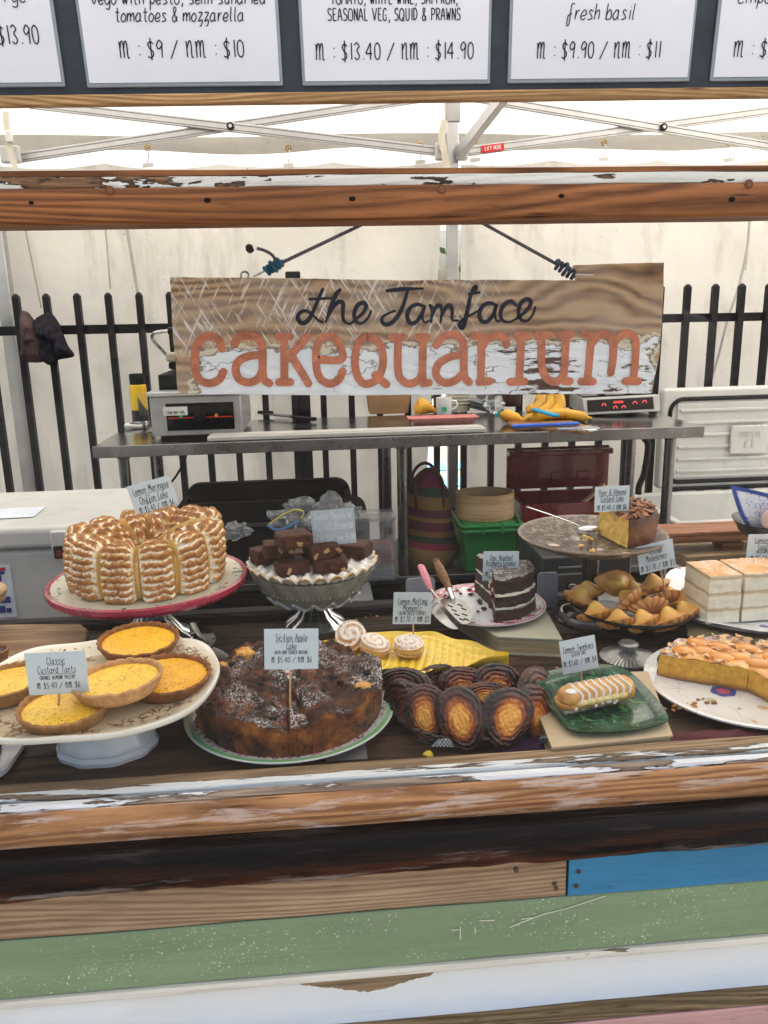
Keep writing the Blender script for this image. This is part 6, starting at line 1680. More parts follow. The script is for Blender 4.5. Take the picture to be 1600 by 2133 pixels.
# ---- 5 yellow leaf dish with melting moments
yl = NT('yellow_majolica'); n1 = yl.noise(yl.co(), 14, 3)
yl.P(col=yl.ramp(n1, [(.3, (.70, .46, .015)), (.7, (.85, .62, .06))]), rough=.2, coat=.6); yl = yl.m
LA, LB = onZ(663, 1340, .775), onZ(1060, 1360, .775)
yd = thing('leaf_dish', 'long yellow leaf shaped pottery dish with a bubbly texture holding melting moment biscuits', 'dish', (LA + LB) / 2)
yv = (LB - LA); ly = yv.length; yd.rotation_euler = (0, 0, atan2(yv.y, yv.x))
def leaf_w(s):
    return .083 * (max(0, 1 - abs(2 * s - .90) ** 2.3)) ** .8 if s < .95 else .083 * (max(0, 1 - abs(2 * s - .90) ** 2.3)) ** .8
def lf(u, v):
    s = u; w = .080 * max(0, sin(pi * min(1, max(0, s)) ** .86)) ** .95 * (1 + .07 * sin(s * 26) + .05 * sin(s * 11 + 1))
    t_ = v * 2 - 1; y = w * t_
    e = abs(t_); ze = .020 * e ** 2.4 + .004 * abs(2 * s - 1) ** 3
    bx, by = s * ly / .0125, y / .0115
    b = (sin(bx * pi) * sin((by + .5 * int(bx)) * pi)); bump = .0042 * abs(b) ** .7 * (1 if e < .85 else 0)
    return Vector(((s - .5) * ly, y, -.024 + ze + bump + .0022 * sin(s * 30 + (2 if t_ > 0 else 0)) * max(0, e - .8) * 5))
mb = MB().grid(lf, 190, 44)
def lf2(u, v):
    p = lf(u, v); t_ = abs(v * 2 - 1)
    return p + Vector((0, (1 if v > .5 else -1) * .0015 * t_ ** 4, -.003 - .006 * (1 - t_ ** 2)))
mb.grid(lambda u, v: lf2(u, 1 - v), 100, 20)
mb.build('dish', yl, yd, smooth=75)
MB().lathe([(.10, -.036), (.085, -.045), (.088, -.050), (.080, -.050)], 60, sy=.42).warp(lambda p: Vector((p.x - .0, p.y, p.z))).build('foot_ring', yl, yd)
bisc = NT('biscuit'); s3 = bisc.sep(bisc.co(off=False)); n1 = bisc.noise(bisc.co(), 300, 2, .6); n2 = bisc.noise(bisc.co(), 45, 4)
up = bisc.sep(bisc.n('NewGeometry').outputs['Normal'])[2]; tt = bisc.attr('ridge')
c = bisc.ramp(n2, [(.3, (.52, .27, .10)), (.7, (.66, .40, .18))])
sg_ = bisc.math('MULTIPLY', bisc.ramp(bisc.math('ADD', n1, bisc.math('MULTIPLY', tt, .25)), [(.48, 0.), (.58, 1.)]), bisc.ramp(up, [(.1, 0.), (.5, .9)]))
bisc.P(col=bisc.mix(sg_, c, (.82, .78, .72)), rough=.7); bisc.bump(n1, .3, .002); bisc = bisc.m
cream_y = simple('lemon_cream', (.72, .52, .16), .5, var=.08)
def swirl_half(mb, R, h, flip, zoff, seed):
    nu, nv = 90, 26
    def f(u, v):
        a = 2 * pi * u; r = R * sin(v * pi / 2); base = h * cos(v * pi / 2) ** .8
        rid = sin(a * 2 + v * 17 + seed); e = rid * .0016 * min(1, v * 3) * (1 if v < .98 else 0)
        z = base + e
        p = Vector((r * (1 + .02 * rid * (v > .8)) * cos(a), r * (1 + .02 * rid * (v > .8)) * sin(a), max(0, z)))
        if flip: p = Vector((p.x, -p.y, -p.z))
        p.z += zoff
        return (p, .5 + .5 * rid)
    mb.grid(f, nu, nv, 0, cu=True, attr='ridge')
    b = len(mb.v); n = 40
    mb.v += [Vector((R * .97 * cos(2 * pi * i / n), R * .97 * sin(2 * pi * i / n), zoff)) for i in range(n)]; mb.face(range(b, b + n))
def moment(label, cx, cy, z, rot, R=.024):
    p = onZ(cx, cy, z); tg = thing('melting_moment', label, 'biscuit', p, 0, 'melting moment biscuits on the yellow dish', rot=Euler(rot))
    mb = MB(); swirl_half(mb, R, .0095, False, .0035, cx); mb.build('top_biscuit', bisc, tg, smooth=80)
    mb = MB(); swirl_half(mb, R, .009, True, -.0035, cx + 2); mb.build('bottom_biscuit', bisc, tg, smooth=80)
    MB().lathe([(0, -.0036), (R * .9, -.0036), (R * .94, 0), (R * .9, .0036), (0, .0036)], 40).build('cream', cream_y, tg)
moment('melting moment biscuit tipped up on its edge at the left', 731, 1326, .778, (radians(48), radians(-14), 0), .0265)
moment('melting moment biscuit lying tilted in the middle showing its cream', 780, 1345, .770, (radians(14), radians(16), .3), .0255)
moment('melting moment biscuit pierced by the skewer at the right', 852, 1346, .770, (radians(6), radians(-3), .9), .0255)
card('blue card reading Lemon Melting Moments cream cheese centres', [('Lemon Melting', 25, 13, 58, 1.4, True), ('Moments', 40, 13, 38, 1.4, True), ('CREAM CHEESE CENTRES', 50, 8, 54, 1.0, False), ('~ $2.70 / ^~ $3', 65, 12, 64, 1.4, False)], 859, 1267, 80, 70, -.055, 1.235, (862, 1345, 2))

# ---- 6 palmiers in a fluted tin
T6 = onZ(982, 1482, ZS + .03); T6.y = 1.050
tin = thing('fluted_tin', 'dark round fluted tart tin holding the palmiers', 'baking tin', (T6.x, T6.y, ZS))
tinm = simple('tin_dark', (.05, .04, .032), .4, .6, var=.4, scale=20)
MB().lathe([(.0005, .002), (.094, .002), (.099, .004), (.105, .019), (.109, .021), (.107, .023), (.103, .021), (.096, .004), (0, .004)], 240, lambda a, r, z, i: (r * (1 + (.028 * abs(sin(a * 20)) if i in (3, 4, 5, 6) else .01 * abs(sin(a * 20)))), z)).build('tin', tinm, tin)
pm = NT('palmier_caramel'); cr = pm.attr('core'); rd = pm.attr('ridge'); n1 = pm.noise(pm.co(), 30, 5, .7); n2 = pm.noise(pm.co((1, 1, 1)), 110, 5, .75)
f_ = pm.math('ADD', cr, pm.math('MULTIPLY', pm.math('SUBTRACT', n1, .5), .9)); f_ = pm.math('ADD', f_, pm.math('MULTIPLY', pm.math('SUBTRACT', n2, .5), .5))
f_ = pm.math('ADD', f_, pm.math('MULTIPLY', pm.math('SUBTRACT', rd, .5), .11))
c = pm.ramp(f_, [(.10, (.012, .005, .004)), (.28, (.085, .018, .007)), (.50, (.28, .055, .010)), (.70, (.62, .20, .022)), (.92, (.82, .38, .055))])
pm.P(col=c, rough=.3, coat=.5, crough=.10, spec=.25); pm.bump(pm.math('ADD', n1, n2), .45, .003); pm = pm.m
def palmier(label, cx, cy, D, rx, ry, rot, bright=1.0, seed=0):
    """one standing palmier ear: an oval disc with spiral ridges, rx/ry half sizes in photo pixels"""
    p = onY(cx, cy, D); k = mpp(p); rx *= k * 1.07; ry *= k * 1.03
    tg = thing('palmier', label, 'palmier', p, 0, 'glazed palmiers standing in the fluted tin', rot=Euler(rot))
    th = .0125; nu, nv = 110, 44; mb = MB()
    def shape(a):
        q = 1 + .05 * sin(a * 2 + seed) + .03 * sin(3 * a + seed * 2); s = sin(a)
        return q * (1 - .10 * (s < 0) * abs(s))
    def f(u, v):
        a = 2 * pi * u; e = shape(a); ph = v * 2 * pi * (6.4 + 1.0 * sin(seed)) - a * 1.0 + 2.6 * fbm((cos(a) * 1.3 * (.4 + v), sin(a) * 1.3 * (.4 + v), seed), 1, 2)
        rid = .5 + .5 * sin(ph); dm = cos(v * pi / 2) ** .32
        y = -th * dm - (.0012 + .0009 * sin(a * 2 + v * 6)) * rid ** .8 * min(1, v * 4) - .0012 * fbm((cos(a) * v * 9, sin(a) * v * 9, seed), 1, 1) * (1 if v < .96 else 0)
        r = v * (1 + .012 * sin(a * 31 + seed) * (v > .85))
        ux, uz = cos(a) * rx * e * r * (1 + .20 * sin(a) * r), sin(a) * ry * e * r
        core = max(0, 1 - ((cos(a) * r) ** 2 * 1.7 + (sin(a) * r - .02) ** 2 * 1.1) ** .5 * 1.16) * bright * 1.28 + .17
        return (Vector((ux, y, uz)), core, rid)
    b0 = len(mb.v)
    for j in range(nv + 1):
        for i in range(nu):
            q, c_, r_ = f(i / nu, j / nv)
            mb.at.setdefault('core', {})[len(mb.v)] = c_; mb.at.setdefault('ridge', {})[len(mb.v)] = r_
            mb.v.append(q)
    for j in range(nv):
        for i in range(nu):
            i2 = (i + 1) % nu; mb.face((b0 + j * nu + i, b0 + j * nu + i2, b0 + (j + 1) * nu + i2, b0 + (j + 1) * nu + i))
    def fb(u, v):
        q, c_, r_ = f(u, 1 - v); return (Vector((q.x * 1.0, th * (sin(v * pi / 2)) ** .6, q.z)), .1)
    mb.grid(fb, nu, 10, 0, cu=True, attr='core')
    mb.build('pastry', pm, tg, smooth=80)
    return tg
R6 = radians
palmier('palmier with a dark top at the back left, half behind the others', 840, 1438, 1.100, 56, 48, (R6(-20), R6(-8), R6(-25)), .35, 1)
palmier('small dark palmier deep at the back between the left cluster and the middle', 911, 1424, 1.125, 46, 41, (R6(-12), 0, R6(10)), .3, 2)
palmier('upright palmier at the back middle with a red brown face', 965, 1434, 1.105, 49, 46, (R6(-18), R6(5), 0), .55, 3)
palmier('upright palmier at the back right with an amber centre', 1036, 1431, 1.100, 49, 48, (R6(-18), R6(-10), R6(8)), .7, 4)
palmier('wide palmier leaning outward at the far right rear', 1116, 1454, 1.075, 53, 59, (R6(-22), R6(12), R6(30)), .6, 5)
palmier('dark palmier seen nearly edge on at the far left', 834, 1489, 1.055, 46, 75, (R6(-10), R6(-8), R6(-52)), .3, 6)
palmier('dark palmier leaning left, second from the left edge', 859, 1496, 1.035, 49, 75, (R6(-12), R6(-10), R6(-45)), .4, 7)
palmier('amber palmier in the left front, partly behind its darker neighbour', 892, 1492, 0.985, 47, 68, (R6(-14), R6(-14), R6(-22)), .85, 8)
palmier('palmier peeking out in the middle between the two front ones', 1012, 1456, 1.045, 44, 36, (R6(-22), 0, 0), .8, 9)
palmier('glossy palmier at the right front edge with a dark outer curl', 1111, 1496, 0.990, 46, 68, (R6(-16), R6(10), R6(26)), .65, 10)
palmier('big golden centred palmier in the front, left of the pair', 962, 1502, 0.958, 51, 66, (R6(-18), R6(-17), R6(-6)), 1.0, 11)
palmier('big golden centred palmier in the front, right of the pair', 1052, 1498, 0.958, 57, 64, (R6(-18), R6(17), R6(6)), 1.1, 12)

# ---- 7 chocolate gateau on the red plate
P7 = onZ(1010, 1262, ZS + .04)
bkm = NT('book_pages'); w_ = bkm.noise(bkm.co((1, 1, 60)), 12, 4); bkm.P(col=bkm.ramp(w_, [(.35, (.30, .22, .10)), (.65, (.50, .40, .22))]), rough=.7)
def book(label, corners, z, h, covm, name='book'):
    tg = thing(name, label, 'book', (0, 0, 0)); q = [Vector((*onZ(*c, z + h).xy, 0)) for c in corners]
    cen = sum(q, Vector()) / 4
    MB().prism([cen + (p - cen) * .97 + Vector((0, 0, z + .003)) for p in q], (0, 0, h - .006)).build('pages', bkm.m, tg, smooth=0)
    MB().prism([p + Vector((0, 0, z)) for p in q], (0, 0, .0028)).build('cover', covm, tg, smooth=0)
    MB().prism([p + Vector((0, 0, z + h - .0028)) for p in q], (0, 0, .0028)).build('cover', covm, tg, smooth=0)
    return tg
book('old cream covered book with gilt page edges under the red and white plate', ((1036, 1326), (1172, 1332), (1120, 1240), (930, 1262)), ZS, .033, simple('cream_cloth', (.42, .40, .30), .6, var=.1))
RR = .113
t = NT('red_transfer'); r_, a_, s_ = radial(t)
wn_ = t.n('VectorMath', _operation='ADD', i0=t.co((1, 1, 0), off=False), i1=t.n('VectorMath', _operation='SCALE', i0=t.n('TexNoise', Vector=t.co((1, 1, 1), off=False), Scale=90).outputs[1], Scale=.010).outputs[0]).outputs[0]
vz = t.vor(wn_, 120, 'DISTANCE_TO_EDGE'); vp = t.noise(wn_, 55, 4, .7)
b_ = t.ramp(r_, [(RR * .60, 0.), (RR * .66, 1.), (RR * .93, 1.), (RR * .94, 0.)]); reg = t.ramp(t.noise(t.co((1, 1, 0), off=False), 24, 2), [(.42, 0.), (.50, 1.)])
ln = t.ramp(r_, [(RR * .945, 0.), (RR * .95, 1.), (RR * .97, 1.), (RR * .975, 0.)])
pm_ = t.math('MULTIPLY', t.math('MULTIPLY', t.ramp(vp, [(.44, 0.), (.47, 1.)]), reg), b_)
c = t.mix(t.math('MAXIMUM', pm_, ln), (.72, .73, .76), (.42, .025, .045)); t.P(col=c, rough=.2, coat=.5)
pl7 = thing('red_plate', 'white plate printed with red transfer scrolls under the chocolate gateau', 'plate', (P7.x, P7.y, ZS + .034))
MB().lathe([(.0005, .005), (RR * .6, .005), (RR * .7, .006), (RR * .95, .011), (RR, .012), (RR, .0105), (RR * .7, .003), (RR * .55, 0)], 100).build('plate', t.m, pl7)
choc = NT('choc_sponge'); n1 = choc.noise(choc.co(), 130, 5, .75); n2 = choc.noise(choc.co(), 35, 4)
up = choc.sep(choc.n('NewGeometry').outputs['Normal'])[2]
c = choc.ramp(n1, [(.3, (.012, .004, .002)), (.7, (.055, .018, .009))])
sg_ = choc.ramp(choc.noise(choc.co(), 380, 2, .6), [(.50, 0.), (.56, 1.)]); rg_ = choc.ramp(n2, [(.36, .3), (.55, 1.)])
c = choc.mix(choc.math('MULTIPLY', choc.math('MULTIPLY', sg_, rg_), choc.ramp(up, [(.6, 0.), (.85, .85)])), c, (.76, .74, .74))
choc.P(col=c, rough=.6); choc.bump(choc.math('ADD', n1, n2), .8, .005); choc = choc.m
def sector(mb, R, z0, z1, a0, a1, ro=.002, seed=0, amp=.004, mi=0, mi_cut=None, nu=64, tope=0.0):
    """a wedge of cake: curved side, top and two cut faces"""
    def side(u, v):
        a = a0 + (a1 - a0) * u; r = R * (1 + amp / R * fbm((cos(a) * 5, sin(a) * 5, v * 2 + seed), 1, seed) - .012 * (abs(2 * v - 1) ** 6))
        return (r * cos(a), r * sin(a), z0 + (z1 - z0) * v + (tope * fbm((r * cos(a) * 40, r * sin(a) * 40, 0), 1, seed) if v > .99 else 0))
    mb.grid(side, nu, 10, mi)
    def top(u, v):
        a = a0 + (a1 - a0) * u; r = R * (1 + amp / R * fbm((cos(a) * 5, sin(a) * 5, 2 + seed), 1, seed) - .012) * (1 - v) + .0003
        x, y = r * cos(a), r * sin(a); return (x, y, z1 + tope * fbm((x * 40, y * 40, 0), 1, seed) + ro * .5 * sin(v * pi))
    mb.grid(top, nu, 22, mi)
    mc_ = mi if mi_cut is None else mi_cut
    for a in (a0, a1):
        def cut(u, v, a=a):
            r = R * .99 * u; n_ = Vector((-sin(a), cos(a), 0)); d = amp * .5 * fbm((r * 60, (z0 + (z1 - z0) * v) * 60, seed), 1, seed)
            x, y = r * cos(a), r * sin(a); zt_ = z1 + tope * fbm((x * 40, y * 40, 0), 1, seed)
            return Vector((x, y, z0 + (zt_ - z0) * v)) + n_ * d
        mb.grid(cut, 18, 10, mc_)
C7 = onZ(1022, 1262, ZS + .04)
g7 = thing('chocolate_gateau', 'three layer chocolate gateau with cream fillings and sugar dusted top on the red plate', 'cake', (C7.x, C7.y, ZS + .0395))
a0, a1 = radians(-97), radians(100)
RG = .082
zz = 0
for i, h in enumerate((.022, .0045, .020, .0045, .027)):
    mb = MB()
    if i % 2 == 0:
        sector(mb, RG * (1 - .01 * i), zz, zz + h, a0, a1, seed=i + 1, amp=.0035, tope=.0012 if i < 4 else .004); mb.build('sponge_layer', choc, g7, smooth=60)
    else:
        sector(mb, RG * .97, zz - .0005, zz + h + .0005, a0 + .01, a1 - .01, seed=i, amp=.003); mb.build('cream_layer', cream_w, g7, smooth=60)
    zz += h
random.seed(3)
for i in range(9):
    a = a0 + .02; r = random.uniform(.012, .06); q = Vector((r * cos(a), r * sin(a), random.uniform(.01, .07))) + Vector((sin(a), -cos(a), 0)) * .001
    MB().sphere(q, random.uniform(.003, .006), 10, 8, sc=(1, .6, 1.2), fn=lambda w: w * (1 + .4 * fbm(w * 300))).build('filling', cream_w if i % 2 else simple('raspberry', (.16, .02, .02), .4, bump=.4), g7)
sl7 = thing('gateau_slice', 'upright end piece of sugar dusted chocolate cake behind the gateau price card', 'cake', onZ(1005, 1212, ZS + .042))
MB().box((0, 0, .026), (.022, .04, .052)).build('sponge', choc, sl7, bevel=.004, seg=3)
for i in range(26):
    x = random.uniform(925, 1010); y = random.uniform(1225, 1312)
    p = onZ(x, y, ZS + .041)
    if (p.xy - P7.xy).length > .1: continue
    c_ = thing('cake_crumb', 'dark chocolate cake crumb scattered on the red and white plate', 'crumb', p, 0, 'crumbs on the red plate')
    MB().sphere((0, 0, .0015), random.uniform(.0018, .0045), 8, 6, sc=(1.3, 1, .7), fn=lambda w: w * (1 + .5 * fbm(w * 400, 1, i))).build('crumb', choc, c_)
card('pale card reading Choc Hazelnut Raspberry Gateaux gluten free', [('Choc Hazelnut', 18, 11, 46, 1.3, True), ('Raspberry Gateaux', 30, 11, 60, 1.3, True), ('GLUTEN FREE', 40, 8, 30, 1.0, False), ('~ $5.40 / ^~ $6', 54, 10, 58, 1.3, False)], 1043, 1179, 75, 64, -.04, 1.37, (1042, 1236, 0))
# servers
def px3(x, y, z): return onZ(x, y, z)
sv = thing('cake_server', 'cake server with a pink handle and plain pointed blade on the red plate', 'cake server', px3(900, 1240, ZS + .06)); o_ = Vector(sv.location)
MB().tube(catmull([onY(875, 1176, 1.44) - o_, onY(884, 1196, 1.425) - o_, onY(897, 1228, 1.405) - o_], 5), [.003] + [.0075] * 4 + [.008] * 3 + [.0075, .006, .005], 12, flat=.6).build('handle', simple('pink_handle', (.72, .27, .30), .35, var=.05), sv)
MB().tube([onY(897, 1228, 1.405) - o_, px3(912, 1248, ZS + .052) - o_], .003, 8).build('neck', cutlery, sv)
lp = [px3(x, y, ZS + .046) - o_ for x, y in ((900, 1252), (918, 1246), (938, 1262), (958, 1300), (952, 1312), (930, 1306), (902, 1280))]
MB().prism(catmull(lp, 4, True), (0, 0, .0014)).build('blade', cutlery, sv, smooth=0)
sv = thing('cake_server', 'slotted cake slice with a turned wooden handle resting on the red plate', 'cake server', px3(930, 1240, ZS + .07)); o_ = Vector(sv.location)
hp = [onY(907, 1166, 1.47) - o_, onY(936, 1226, 1.415) - o_]
NP = 22; rr = []
for i in range(NP):
    q = i / (NP - 1); r = .0065 + .003 * sin(q * pi * 1.1)
    if q < .22: r = .0045 + .004 * abs(sin(q / .22 * pi * 2.0))
    if q > .93: r = .0075
    rr.append(r)
MB().tube([hp[0].lerp(hp[1], i / (NP - 1)) for i in range(NP)], rr, 16).build('handle', wood('turned_handle', (.10, .035, .014), (.36, .17, .07), scale=22, axis='Z', rough=.35, seed=51, coat=.3), sv)
MB().tube([hp[1], px3(945, 1250, ZS + .058) - o_], [.006, .004], 10).build('ferrule', cutlery, sv)
lp = catmull([px3(x, y, ZS + .054) - o_ for x, y in ((917, 1252), (935, 1246), (960, 1250), (975, 1262), (983, 1285), (975, 1300), (962, 1300), (945, 1285), (928, 1266))], 4, True)
MB().prism(lp, (0, 0, .0014)).build('blade', cutlery, sv, smooth=0)
for i, (x, y) in enumerate(((938, 1262), (946, 1271), (958, 1260), (966, 1268), (952, 1280), (968, 1280), (972, 1290), (962, 1290))):
    a_, b_ = px3(x - 5, y - 2, ZS + .0558) - o_, px3(x + 5, y + 2, ZS + .0558) - o_
    MB().bar(a_, b_, .0026, .0006).build('slot', simple('slot_dark', (.02, .01, .01), .5), sv)

# ---- 8 pear and almond cake on the brown plate stand
Z8 = .872; B8 = onZ(1244, 1285, ZS); c8 = onY(1233, 1117, B8.y)
R8 = 152 * mpp(c8)
st8 = thing('cake_stand', 'brown floral transfer plate on a dark pedestal under the pear cake', 'cake stand', (c8.x, B8.y, ZS)); h8 = c8.z - ZS
t = NT('brown_transfer'); r_, a_, s_ = radial(t)
wn_ = t.n('VectorMath', _operation='ADD', i0=t.co((1, 1, 0), off=False), i1=t.n('VectorMath', _operation='SCALE', i0=t.n('TexNoise', Vector=t.co((1, 1, 1), off=False), Scale=60).outputs[1], Scale=.02).outputs[0]).outputs[0]
vz = t.noise(wn_, 60, 6, .85); c = t.ramp(vz, [(.40, (.020, .013, .010)), (.52, (.10, .070, .050)), (.64, (.42, .36, .29))])
ctr = t.ramp(t.math('ADD', r_, t.math('MULTIPLY', t.noise(t.co((1, 1, 0), off=False), 40, 3), .06)), [(.06, 1.), (.075, 0.)])
c = t.mix(t.math('MULTIPLY', ctr, .8), c, t.ramp(t.noise(wn_, 50, 3), [(.45, (.62, .58, .50)), (.50, (.20, .15, .11)), (.60, (.10, .07, .05))]))
fwn = t.n('TexVoronoi', Vector=t.co((1, 1, 0), off=False), Scale=24); fpm = t.math('MULTIPLY', t.ramp(fwn.outputs[0], [(.22, 1.), (.28, 0.)]), t.ramp(t.sep(fwn.outputs[1])[1], [(.66, 0.), (.67, 1.)]))
c = t.mix(fpm, c, (.62, .52, .46)); ed = t.ramp(r_, [(R8 * .94, 0.), (R8 * .95, 1.), (R8 * .965, .2), (R8 * .98, 1.)])
c = t.mix(ed, c, (.30, .24, .19)); t.P(col=c, rough=.4, coat=.05, spec=.25)
MB().lathe([(.0005, h8), (R8 * .6, h8), (R8 * .9, h8 + .004), (R8, h8 + .007), (R8 * 1.0, h8 + .005), (R8 * .9, h8 - .004), (R8 * .75, h8 - .014), (R8 * .5, h8 - .022), (.03, h8 - .028)], 100, lambda a, r, z, i: (r * (1 + .004 * sin(a * 60) * (i in (3, 4))), z)).build('plate', t.m, st8)
MB().lathe([(.030, h8 - .027), (.030, h8 - .032), (.016, h8 - .037), (.014, .05), (.020, .03), (.055, .010), (.066, .004), (.066, 0), (0, 0)], 60).build('pedestal', simple('pewter_dark', (.055, .05, .048), .25, .8, var=.3), st8)
pear_side = NT('baked_side'); n1 = pear_side.noise(pear_side.co(), 60, 5, .7); s3 = pear_side.sep(pear_side.co(off=False))
pear_side.P(col=pear_side.mix(pear_side.ramp(s3[2], [(.028, 0.), (.045, .8)]), pear_side.ramp(n1, [(.3, (.075, .020, .007)), (.7, (.26, .085, .022))]), (.045, .013, .005)), rough=.45); pear_side.bump(n1, .5, .003); pear_side = pear_side.m
pear_cut = simple('pear_custard', (.82, .52, .13), .5, var=.22, scale=50, bump=.6, bscale=80, sss=.1)
C8 = onZ(1300, 1128, c8.z + .003)
k = mpp(C8); R_ = 128 * k
p8 = thing('pear_cake', 'wedge of pear and almond custard cake with flaked almond top on the brown plate', 'cake', onZ(1246, 1112, c8.z + .002))
# wedge apex to the left, spreading right
mb = MB(); sector(mb, 118 * k, 0, .052, radians(-80), radians(56), seed=3, amp=.003, mi=0, mi_cut=1, tope=.002)
mb.build('cake_body', [pear_side, pear_cut], p8, smooth=60)
alm = NT('toasted_almond'); ar = alm.n('ObjectInfo').outputs['Random']; alm.P(col=alm.ramp(ar, [(0, (.10, .03, .012)), (.5, (.26, .09, .03)), (1, (.42, .18, .07))]), rough=.45); alm = alm.m
def flake_mesh(s, seed):
    mb = MB(); n = 9; lp = [Vector((s * cos(2 * pi * i / n) * 1.25, s * .8 * sin(2 * pi * i / n), s * .3 * cos(4 * pi * i / n + seed))) for i in range(n)]
    mb.prism(lp, (0, 0, s * .10)); return mb
random.seed(8)
pf = [flake_mesh(.0055, i) for i in range(3)]
protos = []
for i in range(150):
    a = radians(random.uniform(-83, 50)); r = sqrt(random.uniform(.02, 1)) * 113 * k
    src = protos[i % 3].data if len(protos) == 3 else None
    if src is None:
        o = pf[len(protos)].build('almond_flake', alm, p8, smooth=0); protos.append(o)
    else:
        o = bpy.data.objects.new('almond_flake', src); COL.objects.link(o); o.parent = p8
    o.location = (r * cos(a), r * sin(a), .053 + random.uniform(0, .0045)); o.rotation_euler = (random.gauss(0, .35), random.gauss(0, .35), random.uniform(0, 6)); s = random.uniform(.7, 1.3); o.scale = (s, s, s)
card('pale card reading Pear and Almond Custard Cake', [('Pear & Almond', 18, 12, 54, 1.4, True), ('Custard Cake', 32, 12, 46, 1.4, True), ('~ $5.40 / ^~ $6', 50, 10, 56, 1.4, False)], 1275, 1039, 74, 54, .01, 1.345, (1280, 1085, 2))
sp8 = thing('serving_spoon', 'long handled silver spoon resting on the brown plate against the pear cake', 'spoon', onZ(1215, 1108, c8.z + .006)); o_ = Vector(sp8.location)
q0 = onY(1098, 1056, c8.y + .02) - o_; q1 = onZ(1200, 1092, c8.z + .012) - o_; q2 = Vector((.0, .0, .004))
hpz = catmull([q0, q0.lerp(q1, .5) + Vector((0, 0, .001)), q1, q2], 6)
mb = MB(); 
mb.tube(hpz, [.0052 * (1 - .55 * i / (len(hpz) - 1)) for i in range(len(hpz))], 8, flat=.35); mb.build('handle', cutlery, sp8)
MB().sphere((.012, 0, .006), .017, 18, 12, sc=(1.35, .9, .35)).build('bowl', cutlery, sp8)
for i in range(10):
    p = onZ(random.uniform(1205, 1245), random.uniform(1118, 1150), c8.z + .003)
    c_ = thing('cake_crumb', 'golden cake crumb beside the spoon on the brown plate', 'crumb', p, 0, 'crumbs on the brown plate')
    MB().sphere((0, 0, .0015), random.uniform(.002, .0045), 8, 6, sc=(1.3, 1, .7), fn=lambda w: w * (1 + .5 * fbm(w * 400, 1, i))).build('crumb', pear_cut if i % 2 else crust_d, c_)

# ---- 9 madeleines in a glass compote
Z9 = .772; c9 = onZ(1318, 1262, Z9)
R9 = 132 * mpp(c9)
st9 = thing('glass_compote', 'footed dark glass bowl with a looped handle heaped with madeleines', 'bowl', (c9.x, c9.y, ZS)); h9 = Z9 - ZS
MB().lathe([(.0005, h9 - .012), (R9 * .6, h9 - .010), (R9 * .88, h9 - .002), (R9 * .985, h9 + .008), (R9, h9 + .008), (R9 * .97, h9 + .002), (R9 * .8, h9 - .012), (R9 * .4, h9 - .020), (.02, h9 - .022)], 96).build('bowl', smoke_glass, st9)
MB().lathe([(.018, h9 - .02), (.012, .018), (.03, .006), (.042, .002), (.042, 0), (0, 0)], 60).build('foot', smoke_glass, st9)
q = onZ(1205, 1285, Z9 - .015) - Vector(st9.location)
hl = catmull([q + Vector((.03, .045, 0)), q + Vector((-.012, .042, .001)), q + Vector((-.027, .01, 0)), q + Vector((-.015, -.022, -.003)), q + Vector((.03, -.042, -.004))], 8)
MB().tube(hl, .0055, 10, flat=1.6).build('loop_handle', simple('handle_glass', (.13, .125, .115), .12, .3, coat=.8), st9)
mad = NT('madeleine'); dn = mad.attr('dome'); n1 = mad.noise(mad.co(), 90, 5, .7); n2 = mad.noise(mad.co(), 30, 4)
f_ = mad.math('ADD', dn, mad.math('MULTIPLY', mad.math('SUBTRACT', n2, .5), .5))
c = mad.ramp(f_, [(.0, (.30, .095, .02)), (.28, (.52, .21, .05)), (.50, (.70, .36, .085)), (.85, (.82, .50, .10))])
mad.P(col=mad.mix(mad.ramp(n1, [(.55, 0.), (.8, .4)]), c, (.26, .09, .02)), rough=.35, coat=.2, crough=.2, sss=.05, spec=.3); mad.bump(n1, .25, .002); mad = mad.m
def madeleine(label, cx, cy, z, rot, s=1.0, seed=0):
    p = onZ(cx, cy, z); tg = thing('madeleine', label, 'madeleine', p, 0, 'orange madeleines heaped in the glass bowl', rot=Euler(rot, 'XYZ'))
    L, W = .036 * s, .0225 * s; nu, nv = 64, 22; mb = MB()
    def ow(a): # shell outline, narrow at -x
        c_, s_ = cos(a), sin(a); w = W * (1 - .42 * max(0, -c_) ** 1.0 + .06 * c_)
        return L * c_, w * s_
    def top(u, v):
        a = 2 * pi * u; x, y = ow(a); r = v; x *= r; y *= r
        d = sqrt(((x - .004) / (L * .62)) ** 2 + (y / (W * .80)) ** 2)
        dome = .5 + .5 * cos(pi * min(1, d)); dome = dome ** .85
        return (Vector((x, y, .0165 * s * dome + .004 * s * (1 - r ** 2.5))), .42 + .5 * dome if v < .95 else .22)
    mb.grid(top, nu, nv, 0, cu=True, attr='dome')
    def bot(u, v):
        a = 2 * pi * u; x, y = ow(a); r = cos(v * pi / 2) ** .8; fl = abs(sin(a * 7 + .3)) ** .7
        f = 1 - .15 * (1 - fl) * (.3 + .7 * r)
        return (Vector((x * r * f * (1 - .12 * v), y * r * f * (1 - .1 * v), -.0165 * s * sin(v * pi / 2) ** .9 * (1 - .12 * (1 - fl)))), .04 + .40 * fl - .18 * v)
    mb.grid(bot, nu, 12, 0, cu=True, attr='dome')
    mb.build('sponge', mad, tg, smooth=70)
D_ = radians
madeleine('madeleine standing upright with its dome facing out at the back', 1281, 1214, Z9 + .035, (D_(75), D_(10), D_(-5)), 1.12, 1)
madeleine('madeleine at the left rear tucked beside the upright one', 1228, 1228, Z9 + .018, (D_(-16), D_(10), D_(170)), 1, 2)
